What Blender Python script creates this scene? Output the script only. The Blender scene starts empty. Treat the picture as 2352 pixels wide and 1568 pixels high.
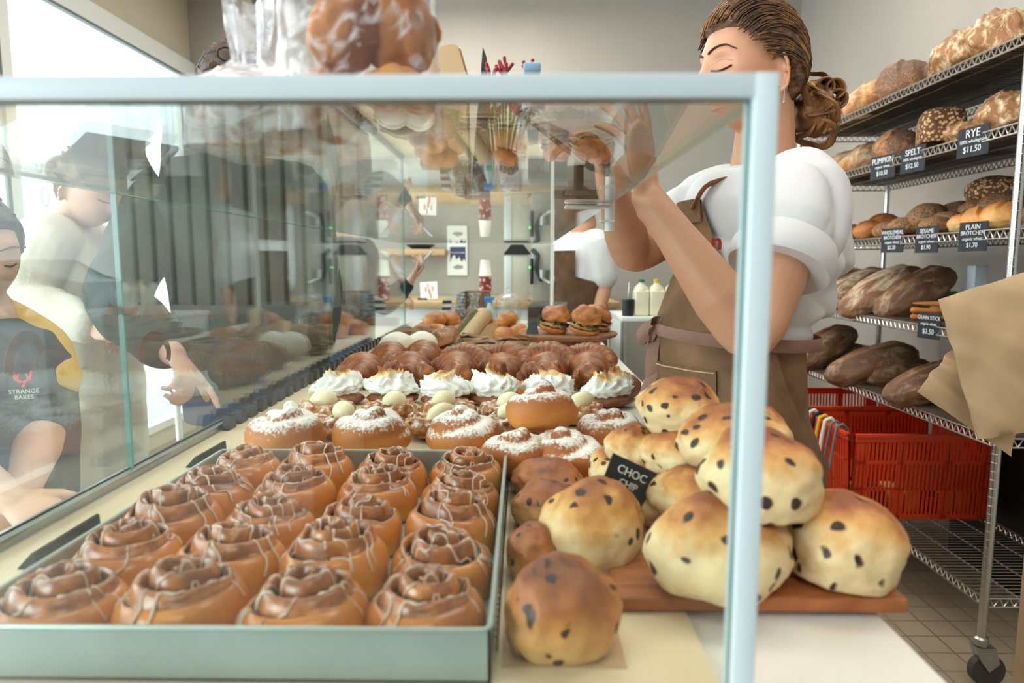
import bpy, bmesh, math, random
from mathutils import Vector, Matrix, noise, Euler
random.seed(11)
RD = math.radians
sc = bpy.context.scene
COL = sc.collection
PI = math.pi

# ------------------------------------------------------------------ camera model
FPX, HCAM = 1568.0, 1.25
YAW = math.atan(24/1568)
PITCH = math.atan((784-605)/1568)
def ray(px, py):
    d = Vector(((px-1176)/FPX, 1.0, -(py-784)/FPX))
    c, s = math.cos(PITCH), math.sin(PITCH)
    d = Vector((d.x, d.y*c+d.z*s, -d.y*s+d.z*c))
    c, s = math.cos(YAW), math.sin(YAW)
    return Vector((d.x*c-d.y*s, d.x*s+d.y*c, d.z))
def P(px, py, Y):
    r = ray(px, py); return Vector((0, 0, HCAM))+r*(Y/r.y)
def PZ(px, py, Z):
    r = ray(px, py); return Vector((0, 0, HCAM))+r*((Z-HCAM)/r.z)
def PX(px, py, X):
    r = ray(px, py); return Vector((0, 0, HCAM))+r*(X/r.x)

# ------------------------------------------------------------------ mesh helpers
def newbm(): return bmesh.new()

def add_box(bm, lo, hi, M=None, bev=0, seg=2):
    g = bmesh.ops.create_cube(bm, size=1)
    vs = g['verts']
    for v in vs:
        v.co = Vector((lo[0]+(v.co.x+.5)*(hi[0]-lo[0]), lo[1]+(v.co.y+.5)*(hi[1]-lo[1]), lo[2]+(v.co.z+.5)*(hi[2]-lo[2])))
    if bev:
        es = list({e for v in vs for e in v.link_edges})
        r = bmesh.ops.bevel(bm, geom=es, offset=bev, segments=seg, affect='EDGES', profile=.5)
        vs = list({v for f in r['faces'] for v in f.verts} | {v for v in vs if v.is_valid})
        seen = set(vs); st = list(vs)
        while st:
            v = st.pop()
            for e in v.link_edges:
                o = e.other_vert(v)
                if o not in seen: seen.add(o); st.append(o)
        vs = list(seen)
    if M is not None:
        for v in vs: v.co = M @ v.co
    return vs

def frames(pts):
    n = len(pts); T = []
    for i in range(n):
        a = pts[max(0, i-1)]; b = pts[min(n-1, i+1)]
        t = (b-a); T.append(t.normalized() if t.length > 1e-9 else Vector((0, 0, 1)))
    up = Vector((0, 0, 1)) if abs(T[0].z) < .9 else Vector((1, 0, 0))
    N = [(up-T[0]*up.dot(T[0])).normalized()]
    for i in range(1, n):
        v = N[-1]-T[i]*N[-1].dot(T[i])
        N.append(v.normalized() if v.length > 1e-9 else N[-1])
    return T, N

def add_tube(bm, pts, rad, n=10, dome=True, closed=False, N0=None, fn=None, attr=None):
    """sweep; rad = number, list of numbers or list of (a,b)"""
    pts = [Vector(p) for p in pts]
    if not isinstance(rad, (list, tuple)): rad = [rad]*len(pts)
    rad = [r if isinstance(r, (list, tuple)) else (r, r) for r in rad]
    T, N = frames(pts)
    if N0 is not None:
        N0 = Vector(N0); N = []
        for t in T:
            v = N0-t*N0.dot(t); N.append(v.normalized())
    rings = []
    def ring(c, t, nn, a, b, i):
        bb = t.cross(nn); L = []
        for k in range(n):
            th = 2*PI*k/n
            q = 1.0 if fn is None else fn(i, th)
            L.append(bm.verts.new(c+nn*(a*q*math.cos(th))+bb*(b*q*math.sin(th))))
        return L
    m = len(pts)
    if dome and not closed:
        r = rad[0]; k = max(r)
        for s in (0.98, .75, .4):
            rings.append(ring(pts[0]-T[0]*(k*s), T[0], N[0], r[0]*math.sqrt(1-s*s), r[1]*math.sqrt(1-s*s), 0))
    for i in range(m): rings.append(ring(pts[i], T[i], N[i], rad[i][0], rad[i][1], i))
    if dome and not closed:
        r = rad[-1]; k = max(r)
        for s in (.4, .75, 0.98):
            rings.append(ring(pts[-1]+T[-1]*(k*s), T[-1], N[-1], r[0]*math.sqrt(1-s*s), r[1]*math.sqrt(1-s*s), m-1))
    for a, b in zip(rings, rings[1:]):
        for k in range(n):
            bm.faces.new((a[k], a[(k+1) % n], b[(k+1) % n], b[k]))
    if closed:
        a, b = rings[-1], rings[0]
        for k in range(n): bm.faces.new((a[k], a[(k+1) % n], b[(k+1) % n], b[k]))
    else:
        bm.faces.new(rings[0][::-1]); bm.faces.new(rings[-1])
    return rings

def add_sphere(bm, c, r, u=24, v=14, M=None):
    if not isinstance(r, (list, tuple)): r = (r, r, r)
    g = bmesh.ops.create_uvsphere(bm, u_segments=u, v_segments=v, radius=1)
    for w in g['verts']:
        w.co = Vector((w.co.x*r[0], w.co.y*r[1], w.co.z*r[2]))
        if M is not None: w.co = M @ w.co
        w.co += Vector(c)
    return g['verts']

def add_ico(bm, c, r, sub=3):
    if not isinstance(r, (list, tuple)): r = (r, r, r)
    g = bmesh.ops.create_icosphere(bm, subdivisions=sub, radius=1)
    for w in g['verts']: w.co = Vector((w.co.x*r[0]+c[0], w.co.y*r[1]+c[1], w.co.z*r[2]+c[2]))
    return g['verts']

def add_lathe(bm, prof, n=32, c=(0, 0, 0), M=None, fn=None):
    c = Vector(c); rings = []
    for (r, z) in prof:
        L = []
        for k in range(n):
            th = 2*PI*k/n; q = fn(th, z) if fn else 1
            p = Vector((max(r, 1e-5)*q*math.cos(th), max(r, 1e-5)*q*math.sin(th), z))
            if M is not None: p = M @ p
            L.append(bm.verts.new(p+c))
        rings.append(L)
    for a, b in zip(rings, rings[1:]):
        for k in range(n): bm.faces.new((a[k], a[(k+1) % n], b[(k+1) % n], b[k]))
    bm.faces.new(rings[0][::-1]); bm.faces.new(rings[-1])
    return rings

def add_prism(bm, pts, d):
    """polygon pts (3D) extruded by vector d"""
    d = Vector(d); pts = [Vector(p) for p in pts]
    a = [bm.verts.new(p) for p in pts]; b = [bm.verts.new(p+d) for p in pts]
    n = len(a)
    bm.faces.new(a[::-1]); bm.faces.new(b)
    for k in range(n): bm.faces.new((a[k], a[(k+1) % n], b[(k+1) % n], b[k]))

def wob(vs, amp, scale, seed=0, c=None):
    off = Vector((seed*7.13, seed*3.7, seed*1.9))
    for v in vs:
        d = v.co-(Vector(c) if c else Vector((0, 0, 0)))
        nv = noise.noise(v.co*scale+off)
        v.co += d.normalized()*nv*amp

def tomesh(bm, m, smooth=True, angle=None):
    bmesh.ops.recalc_face_normals(bm, faces=bm.faces)
    me = bpy.data.meshes.new('mesh'); bm.to_mesh(me); bm.free()
    if m is not None: me.materials.append(m)
    if smooth:
        me.polygons.foreach_set('use_smooth', [True]*len(me.polygons))
        if angle: me.set_sharp_from_angle(angle=RD(angle))
    return me

def setprops(o, label=None, cat=None, group=None, kind=None):
    if label: o['label'] = label
    if cat: o['category'] = cat
    if group: o['group'] = group
    if kind: o['kind'] = kind
    return o

def obj(name, bm, m=None, parent=None, smooth=True, angle=40, label=None):
    """link a bmesh/mesh as one object. One-off parts are drawn in world coordinates (parent location removed)"""
    me = bm if isinstance(bm, bpy.types.Mesh) else tomesh(bm, m, smooth, angle)
    if isinstance(bm, bpy.types.Mesh) and m is not None and len(me.materials) == 0: me.materials.append(m)
    me.name = name
    o = bpy.data.objects.new(name, me); COL.objects.link(o)
    if parent is not None:
        o.parent = parent
        if parent.get('_w'): o.location = -Vector(parent['_w'])
    if label: o['label'] = label
    return o

def thing(name, label, cat, loc=(0, 0, 0), group=None, world=False):
    o = bpy.data.objects.new(name, None); COL.objects.link(o)
    o.empty_display_size = .05
    o.location = loc
    if world: o['_w'] = list(loc)
    return setprops(o, label, cat, group)

def solo(name, bm, m, label, cat, group=None, loc=None, smooth=True, angle=40):
    o = obj(name, bm, m, None, smooth, angle)
    if loc is not None: o.location = loc
    return setprops(o, label, cat, group)

def struct(name, bm, m, smooth=False):
    o = obj(name, bm, m, None, smooth, 40); o['kind'] = 'structure'; return o

def kids(o): return [c for c in COL.objects if c.parent == o]
KID = {}
def dup(root, loc, rot=(0, 0, 0), label=None, group=None, scale=1, first=[None]):
    """copy of a thing with copies of its parts and sub-parts"""
    if root.name not in KID:
        KID[root.name] = [(c, kids(c)) for c in kids(root)]
    r = root.copy(); COL.objects.link(r)
    r.location = loc; r.rotation_euler = rot
    r.scale = (scale,)*3 if not isinstance(scale, (list, tuple)) else scale
    if label: r['label'] = label
    if group: r['group'] = group
    for c, gs in KID[root.name]:
        d = c.copy(); COL.objects.link(d); d.parent = r
        for g in gs:
            h = g.copy(); COL.objects.link(h); h.parent = d
    return r
USED = set()
def place(root, loc, rot=(0, 0, 0), label=None, group=None, scale=1):
    """first call moves the source itself, later calls copy it"""
    if root.name not in USED:
        USED.add(root.name)
        KID[root.name] = [(c, kids(c)) for c in kids(root)]
        root.location = loc; root.rotation_euler = rot
        root.scale = (scale,)*3 if not isinstance(scale, (list, tuple)) else scale
        if label: root['label'] = label
        if group: root['group'] = group
        return root
    return dup(root, loc, rot, label, group, scale)

def fuse(bm, voxel=.005, smooth=4, m=None):
    bmesh.ops.recalc_face_normals(bm, faces=bm.faces)
    me = bpy.data.meshes.new('tmp'); bm.to_mesh(me); bm.free()
    o = bpy.data.objects.new('tmp', me); COL.objects.link(o)
    r = o.modifiers.new('r', 'REMESH'); r.mode = 'VOXEL'; r.voxel_size = voxel; r.use_smooth_shade = True
    if smooth:
        s = o.modifiers.new('s', 'SMOOTH'); s.iterations = smooth; s.factor = .5
    dg = bpy.context.evaluated_depsgraph_get()
    me2 = bpy.data.meshes.new_from_object(o.evaluated_get(dg))
    bpy.data.objects.remove(o); bpy.data.meshes.remove(me)
    me2.materials.clear()
    if m: me2.materials.append(m)
    me2.polygons.foreach_set('use_smooth', [True]*len(me2.polygons))
    return me2

def displace(me, fn):
    nn = [v.normal.copy() for v in me.vertices]
    for v, k in zip(me.vertices, nn): v.co = v.co+k*fn(v.co)
    me.update()

def fattr(me, name, vals):
    a = me.attributes.new(name, 'FLOAT', 'POINT'); a.data.foreach_set('value', vals)

def text_mesh(body, size, m, M, align='CENTER', depth=.0006, shear=0, spacing=1, off=0):
    cu = bpy.data.curves.new('txt', 'FONT'); cu.body = body; cu.size = size
    cu.align_x = align; cu.align_y = 'CENTER'; cu.extrude = depth; cu.shear = shear; cu.space_character = spacing; cu.offset = off
    cu.resolution_u = 3
    o = bpy.data.objects.new('txt', cu); COL.objects.link(o)
    dg = bpy.context.evaluated_depsgraph_get()
    me = bpy.data.meshes.new_from_object(o.evaluated_get(dg))
    bpy.data.objects.remove(o); bpy.data.curves.remove(cu)
    me.materials.clear(); me.materials.append(m)
    me.transform(M)
    return me

def frame_M(o, x, y, z=None):
    x = Vector(x).normalized(); y = Vector(y); y = (y-x*y.dot(x)).normalized(); z = x.cross(y)
    M = Matrix((x, y, z)).transposed().to_4x4(); M.translation = Vector(o); return M

def sm(a, b, x):
    t = max(0, min(1, (x-a)/(b-a))); return t*t*(3-2*t)
def lerp(a, b, t): return a+(b-a)*t

# ------------------------------------------------------------------ materials
def lin(c, a=1):
    r = []
    for v in c:
        v = v/255
        r.append(v/12.92 if v <= .04045 else ((v+.055)/1.055)**2.4)
    return (r[0], r[1], r[2], a)

class NT:
    def __init__(s, name):
        s.m = bpy.data.materials.new(name); s.m.use_nodes = True
        s.t = s.m.node_tree; s.n = s.t.nodes; s.l = s.t.links
        s.b = s.n['Principled BSDF']
    def add(s, t, **kw):
        n = s.n.new(t)
        for k, v in kw.items():
            if k.startswith('_'): setattr(n, k[1:], v)
            else:
                k = k.replace('__', ' ')
                s.put(n.inputs[int(k[1:])] if (k[0] == 'i' and k[1:].isdigit()) else n.inputs[k], v)
        return n
    def put(s, sock, v):
        if hasattr(v, 'is_output'): s.l.new(v, sock)
        else: sock.default_value = v
    def co(s, rnd=True):
        c = s.add('ShaderNodeTexCoord').outputs['Object']
        if rnd:
            o = s.add('ShaderNodeObjectInfo').outputs['Random']
            mu = s.add('ShaderNodeMath', _operation='MULTIPLY', i0=o, i1=37.0)
            c = s.add('ShaderNodeVectorMath', _operation='ADD', i0=c, i1=mu.outputs[0]).outputs[0]
        return c
    def raw(s): return s.add('ShaderNodeTexCoord').outputs['Object']
    def z(s): return s.add('ShaderNodeSeparateXYZ', i0=s.raw()).outputs['Z']
    def noise(s, co, scale, det=4, rough=.55, dist=0):
        return s.add('ShaderNodeTexNoise', Vector=co, Scale=scale, Detail=det, Roughness=rough, Distortion=dist).outputs['Fac']
    def vor(s, co, scale, feat='F1', out='Distance', rnd=1.0):
        n = s.add('ShaderNodeTexVoronoi', _feature=feat, Vector=co, Scale=scale); n.inputs['Randomness'].default_value = rnd
        return n.outputs[out]
    def math(s, op, a, b=0.0, clamp=False):
        return s.add('ShaderNodeMath', _operation=op, _use_clamp=clamp, i0=a, i1=b).outputs[0]
    def rng(s, v, a, b, c=0.0, d=1.0):
        n = s.add('ShaderNodeMapRange', i0=v, i1=a, i2=b, i3=c, i4=d); return n.outputs[0]
    def ramp(s, fac, stops, interp='LINEAR'):
        n = s.add('ShaderNodeValToRGB', Fac=fac); cr = n.color_ramp; cr.interpolation = interp
        while len(cr.elements) < len(stops): cr.elements.new(.5)
        for e, (p, c) in zip(cr.elements, stops): e.position = p; e.color = c if len(c) == 4 else lin(c)
        return n.outputs['Color']
    def mix(s, f, a, b):
        n = s.add('ShaderNodeMix', _data_type='RGBA'); s.put(n.inputs[0], f)
        s.put(n.inputs[6], lin(a) if isinstance(a, tuple) and len(a) == 3 else a)
        s.put(n.inputs[7], lin(b) if isinstance(b, tuple) and len(b) == 3 else b)
        return n.outputs[2]
    def attr(s, name): return s.add('ShaderNodeAttribute', _attribute_name=name).outputs['Fac']
    def bump(s, h, strength=.4, dist=.002):
        n = s.add('ShaderNodeBump', Height=h); n.inputs['Strength'].default_value = strength; n.inputs['Distance'].default_value = dist
        s.l.new(n.outputs[0], s.b.inputs['Normal'])
    def fin(s, col=None, rough=.5, **kw):
        if col is not None: s.put(s.b.inputs['Base Color'], lin(col) if isinstance(col, tuple) and len(col) == 3 else col)
        s.put(s.b.inputs['Roughness'], rough)
        for k, v in kw.items(): s.put(s.b.inputs[k.replace('__', ' ')], v)
        return s.m

def simple(name, c, rough=.5, c2=None, scale=20, bump=0, bscale=60, **kw):
    n = NT(name); co = n.co()
    col = c
    if c2 is not None: col = n.mix(n.rng(n.noise(co, scale), .3, .7), c, c2)
    if bump: n.bump(n.noise(co, bscale, 6), bump, .002)
    return n.fin(col, rough, **kw)

def bread(name, stops, z0, z1, k=.5, nscale=14, rough=.6, bump=.3, bscale=70, flour=None, seeds=None, chips=None, coat=0, sss=0):
    """baked crust: colour runs pale base -> dark top of the loaf itself, broken by noise"""
    n = NT(name); co = n.co()
    g = n.rng(n.z(), z0, z1)
    nz = n.math('MULTIPLY', n.math('SUBTRACT', n.noise(co, nscale, 5), .5), k*2)
    f = n.math('ADD', g, nz, True)
    col = n.ramp(f, stops)
    h = n.noise(co, bscale, 6)
    if flour:
        cf, sc_, lo, hi = flour
        fl = n.rng(n.noise(co, sc_, 6, .7), lo, hi)
        col = n.mix(fl, col, cf)
    if seeds:
        ca, cb, s_, thr = seeds
        d = n.vor(co, s_)
        mk = n.rng(d, thr, thr-.08)
        cc = n.add('ShaderNodeTexVoronoi', Vector=co, Scale=s_).outputs['Color']
        cs = n.mix(n.add('ShaderNodeSeparateColor', i0=cc).outputs[0], ca, cb)
        col = n.mix(mk, col, cs)
        h = n.math('ADD', n.math('MULTIPLY', h, .4), mk)
    if chips:
        ck, s_, thr, keep = chips
        wv = n.add('ShaderNodeTexNoise', Vector=co, Scale=35.0)
        wc = n.add('ShaderNodeVectorMath', _operation='MULTIPLY_ADD', i0=wv.outputs['Color'], i1=(.02, .02, .02), i2=co).outputs[0]
        v = n.add('ShaderNodeTexVoronoi', Vector=wc, Scale=s_)
        sel = n.math('GREATER_THAN', n.add('ShaderNodeSeparateColor', i0=v.outputs['Color']).outputs[0], 1-keep)
        mk = n.math('MULTIPLY', n.rng(v.outputs['Distance'], thr, thr-.12), sel)
        col = n.mix(mk, col, ck)
    col = n.mix(n.rng(n.noise(co, 190, 3, .7), .55, .8, 0, .22), col, stops[0][1] if flour is None else (236, 220, 190))
    n.bump(h, bump, .003)
    return n.fin(col, rough, Coat__Weight=coat, Coat__Roughness=.2)

def glass_mat(name, tint, dirt=0.0):
    n = NT(name); t = n
    bf = t.add('ShaderNodeNewGeometry').outputs['Backfacing']
    ior = t.rng(bf, 0, 1, 1.5, 1/1.5)
    fr = t.add('ShaderNodeFresnel', IOR=ior).outputs[0]
    tr = t.add('ShaderNodeBsdfTransparent', Color=tint)
    gl = t.add('ShaderNodeBsdfGlossy', Color=(1, 1, 1, 1), Roughness=0.0)
    mx = t.add('ShaderNodeMixShader', i0=fr, i1=tr.outputs[0], i2=gl.outputs[0])
    t.l.new(mx.outputs[0], t.n['Material Output'].inputs['Surface'])
    return n.m

M = {}
M['wall'] = simple('wall_paint', (174, 169, 161), .85, (168, 163, 155), 2, .05, 200)
M['wall_cream'] = simple('wall_cream_paint', (200, 192, 172), .85, (194, 186, 166), 2)
M['ceil'] = simple('ceiling_paint', (238, 237, 232), .9)
M['white_frame'] = simple('white_powder_coat', (198, 214, 222), .35)
M['white_metal'] = simple('white_enamel', (235, 236, 234), .35)
M['steel'] = simple('brushed_steel', (176, 180, 176), .32, (160, 164, 160), 30, Metallic=.85)
M['tray_steel'] = simple('tray_steel', (178, 192, 188), .42, (160, 174, 170), 7, Metallic=.35)
M['chrome'] = simple('chrome_wire', (200, 200, 198), .22, Metallic=1.0)
M['black'] = simple('black_plastic', (24, 25, 28), .4)
M['slate'] = simple('slate_card', (30, 36, 44), .75, (40, 47, 55), 30)
M['chalk'] = simple('chalk_ink', (232, 236, 238), .9)
M['liner'] = simple('dark_shelf_liner', (74, 62, 52), .6, (60, 50, 42), 8)
M['glass'] = glass_mat('clear_pane', (.955, .985, .98, 1))
M['glass_edge'] = simple('green_glass_edge', (96, 140, 130), .15)
M['kraft'] = simple('kraft_paper', (206, 174, 136), .75, (194, 162, 124), 9, .25, 40)
M['cream_floor'] = simple('cream_laminate', (236, 216, 182), .4, (228, 206, 170), 5)
M['counter'] = simple('white_counter', (236, 232, 224), .35, (230, 225, 216), 4)
M['red_plastic'] = simple('red_crate_plastic', (246, 78, 32), .4, (236, 66, 26), 5)
M['paper_white'] = simple('white_paper', (238, 238, 236), .8)
M['rubber'] = simple('grey_rubber', (70, 68, 66), .6)
M['pale_wood'] = simple('pale_wood', (206, 176, 138), .55, (192, 160, 120), 12)

def wood(name, a, b, sc_=3, ax=(1, 12, 12), rough=.5):
    n = NT(name); co = n.co()
    mp = n.add('ShaderNodeMapping', Vector=co); mp.inputs['Scale'].default_value = ax
    f = n.noise(mp.outputs[0], sc_, 6, .6, 1.5)
    n.bump(f, .1, .002)
    return n.fin(n.mix(n.rng(f, .3, .7), a, b), rough)
M['board'] = wood('bread_board_wood', (186, 112, 62), (140, 76, 40), 4, (3, 20, 3))
M['dark_wood'] = wood('walnut_stand', (170, 112, 76), (112, 68, 46), 4, (3, 16, 3))
M['wood'] = wood('oak_shelf', (212, 178, 136), (190, 152, 108), 3)

# ------------------------------------------------------------------ camera, world, lights
cam = bpy.data.cameras.new('camera'); camo = bpy.data.objects.new('camera', cam); COL.objects.link(camo)
camo.location = (0, 0, HCAM); camo.rotation_euler = (PI/2-PITCH, 0, YAW)
cam.sensor_width = 36; cam.lens = FPX/2352*36
cam.clip_start = .02; cam.clip_end = 200
cam.dof.use_dof = True; cam.dof.focus_distance = 1.32; cam.dof.aperture_fstop = 4.4
sc.camera = camo
w = bpy.data.worlds.new('sky'); sc.world = w; w.use_nodes = True
bg = w.node_tree.nodes['Background']; bg.inputs[0].default_value = (.92, .97, 1, 1); bg.inputs[1].default_value = 4.6
def area(name, loc, size, power, rot=(0, 0, 0), col=(1, 1, 1)):
    l = bpy.data.lights.new(name, 'AREA'); l.shape = 'RECTANGLE'; l.size, l.size_y = size; l.energy = power; l.color = col
    o = bpy.data.objects.new(name, l); COL.objects.link(o); o.location = loc; o.rotation_euler = rot; return o
for x, y, pw_ in ((-.6, 1.2, 20), (1.0, 1.0, 20), (-.6, 3.2, 21), (1.0, 3.2, 19), (0.2, -1.2, 22), (-.4, 4.4, 40)):
    area('unseen_ceiling_lamp', (x, y, 3.12), (1.2, .5), pw_, col=(1, .93, .84))  # unseen ceiling lights added for fill, the rearmost to brighten the back wall
area('window_daylight', (-2.75, 3.0, 1.6), (2.4, 4.6), 130, (0, -PI/2, 0), (.93, .97, 1))
area('shopfront_daylight', (-3.9, -2.3, 1.9), (2.4, 2.6), 310, (RD(88), 0, RD(-58)), (.95, .98, 1))
sc.view_settings.view_transform = 'Standard'; sc.view_settings.look = 'None'; sc.view_settings.gamma = 1
sc.view_settings.use_curve_mapping = False; sc.view_settings.exposure = -0.36
cy = sc.cycles
cy.transparent_max_bounces = 24; cy.max_bounces = 8; cy.glossy_bounces = 4; cy.diffuse_bounces = 3; cy.use_adaptive_sampling = True; cy.adaptive_threshold = .07; cy.adaptive_min_samples = 16
cy.caustics_reflective = False; cy.caustics_refractive = False; cy.sample_clamp_indirect = 6
cy.use_denoising = True

# ------------------------------------------------------------------ room shell
XL, XR, YB, YF, ZC = -2.5, 2.05, 5.3, -3.0, 3.2
def wallbox(name, lo, hi, m):
    bm = newbm(); add_box(bm, lo, hi); return struct(name, bm, m)
# floor tiles
n = NT('floor_tiles'); co = n.raw()
bk = n.add('ShaderNodeTexBrick', Vector=co, Scale=1.0)
bk.offset = 0; bk.squash = 1
for k, v in (('Color1', lin((172, 158, 136))), ('Color2', lin((164, 150, 128))), ('Mortar', lin((116, 104, 88))), ('Mortar Size', .003), ('Brick Width', .1), ('Row Height', .1)):
    bk.inputs[k].default_value = v
fm = n.fin(n.mix(n.rng(n.noise(co, 3, 5), .35, .75), bk.outputs['Color'], (146, 132, 110)), .4)
wallbox('floor', (XL-.1, YF, -.05), (XR+.1, YB+.1, 0), fm)
wallbox('ceiling', (XL-.1, YF, ZC), (XR+.1, YB+.1, ZC+.05), M['ceil'])
wallbox('wall_right', (XR, YF, 0), (XR+.1, YB+.1, ZC), M['wall'])
wallbox('wall_back', (XL-.1, YB, 0), (XR, YB+.1, ZC), M['wall'])
# left wall: window head, end pier, low sill
wz = PX(240, 75, XL).z
bm = newbm()
add_box(bm, (XL-.1, YF, wz+.12), (XL, YB, ZC))
add_box(bm, (XL-.1, YF, 0), (XL, YB, .12))
add_box(bm, (XL-.1, YB-.12, .12), (XL, YB, wz+.12))
struct('wall_left', bm, M['wall_cream'])
bm = newbm()
add_box(bm, (XL-.06, YF, wz), (XL+.03, YB, wz+.12))
add_box(bm, (XL-.06, YF, .12), (XL+.03, YB, .17))
for y in (3.38, 1.6, -.2, YB-.16):
    add_box(bm, (XL-.05, y-.045, .17), (XL+.01, y+.045, wz))
fr = struct('window_1', bm, simple('window_frame_paint', (226, 230, 228), .4))
bm = newbm(); add_box(bm, (XL-.025, YF, .17), (XL-.018, YB-.1, wz))
obj('window_pane', bm, M['glass'], fr, smooth=False)
# dark gasket on the mullion and the head
bm = newbm()
add_box(bm, (XL-.0, 3.38-.055, .17), (XL+.014, 3.38-.03, wz)); add_box(bm, (XL-.0, YF, wz-.012), (XL+.031, YB-.1, wz+.004))
obj('window_gasket', bm, simple('grey_gasket', (104, 116, 116), .6), fr, smooth=False)
# pilaster on the back wall
a = P(562, 20, YB).x; b = P(584, 20, YB).x
wallbox('trim_1', (a, YB-.05, 0), (b, YB, ZC), M['wall_cream'])
# panelled wall behind the viewer, seen only as a reflection in the front pane
bm = newbm(); x = -2.25
while x < -.98:
    add_box(bm, (x, YF, 0), (x+.075, YF+.03, ZC)); x += .105
struct('trim_2', bm, simple('white_slat_paint', (214, 212, 204), .6))
wallbox('wall_front', (-2.25, YF-.06, 0), (XR, YF, ZC), simple('dark_slat_backing', (46, 48, 48), .8))
bm = newbm(); add_box(bm, (-2.2, YF+.05, 0), (-.98, YF+.75, 1.02)); struct('trim_3', bm, simple('pale_front_bench', (206, 206, 200), .6))
# ground and street outside
bm = newbm(); add_box(bm, (-40, -50, -.2), (XL-.1, 40, -.06)); add_box(bm, (XL-.1, -50, -.2), (40, YF-.06, -.06))
struct('ground', bm, simple('pavement', (196, 198, 198), .8, (180, 182, 182), .6))
# ================================================================== display counter and glass case
ZF = .937                      # case floor
GX0, GX1, GY0, GY1, ZT = -.578, .143, .42, 3.36, 1.349
ct = thing('counter', 'long white service counter with a pale floor running away under the glass case', 'counter', (0, 1.9, 0), world=True)
bm = newbm(); add_box(bm, (-.62, .36, .89), (.325, 3.82, ZF-.004), bev=.003); obj('worktop', bm, M['counter'], ct)
bm = newbm(); add_box(bm, (GX0+.012, .44, ZF-.0045), (GX1+.005, 3.40, ZF)); obj('case_floor', bm, M['cream_floor'], ct, smooth=False)
bm = newbm(); add_box(bm, (-.60, .40, 0), (.27, 3.6, .89)); obj('front_panel', bm, M['white_metal'], ct, smooth=False)

case = thing('display_case', 'glass pastry display case with a slim white metal frame at the near end', 'display case', (0, 1.9, ZF), world=True)
e = .0085
bm = newbm()   # slim square frame at the near end, drawn as one welded frame
add_box(bm, (GX0-.30, GY0-e, ZT-.0032), (GX1+.005, GY0+e, ZT+.0108), bev=.0012)
obj('top_rail', bm, M['white_frame'], case)
bm = newbm(); add_box(bm, (GX1-.0085, GY0-e-.0004, ZF), (GX1+.0058, GY0+e+.004, ZT+.0110), bev=.0012)
obj('corner_post', bm, M['white_frame'], case)
bm = newbm(); add_box(bm, (GX0-.30, GY0-e, ZF), (GX1-.009, GY0+e, ZF+.015), bev=.0012)
obj('bottom_rail', bm, M['white_frame'], case)
def pane(name, lo, hi):
    """clear sheet, its cut edges green"""
    bm = newbm(); add_box(bm, lo, hi)
    d = [hi[i]-lo[i] for i in range(3)]; ax = d.index(min(d))
    me = tomesh(bm, M['glass'], False); me.materials.append(M['glass_edge'])
    for p in me.polygons:
        if abs(p.normal[ax]) < .5: p.material_index = 1
    return obj(name, me, None, case)
g = .006
pane('front_glass', (GX0-.28, GY0-.003, ZF+.016), (GX1-.009, GY0+.003, ZT-.004))
pane('top_glass', (GX0-.004, GY0+.012, ZT-.0), (GX1+.004, GY1, ZT+.007))
pane('side_glass', (GX0-g, GY0+.012, ZF+.012), (GX0, .975, ZT-.001))
pane('side_glass', (GX0-g, .981, ZF+.012), (GX0, GY1, ZT-.001))
pane('back_glass', (GX0+.002, GY1-g, ZF+.002), (GX1-.008, GY1, ZT-.001))
bm = newbm(); add_box(bm, (GX0-.012, GY0, ZF+.0002), (GX0+.010, GY1, ZF+.012), bev=.001); obj('side_channel', bm, M['steel'], case)
bm = newbm(); add_box(bm, (GX1-.007, GY1-.012, ZF), (GX1+.008, GY1+.004, ZT-.001), bev=.001); obj('rear_post', bm, M['white_metal'], case)
# glass clamp on the service edge
c = PX(1395, 492, GX1)
cl = newbm(); add_tube(cl, [(c.x+.004, c.y, ZT-.045), (c.x+.004, c.y, ZT+.045)], .0085, 16, dome=False)
add_box(cl, (c.x-.012, c.y-.016, ZT-.03), (c.x+.010, c.y+.016, ZT-.026))
for z0 in (-.0075, .0085):
    add_box(cl, (c.x-.072, c.y-.010, ZT+z0), (c.x+.004, c.y+.010, ZT+z0+.0055), bev=.002)
obj('glass_clamp', cl, M['white_metal'], case)
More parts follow.
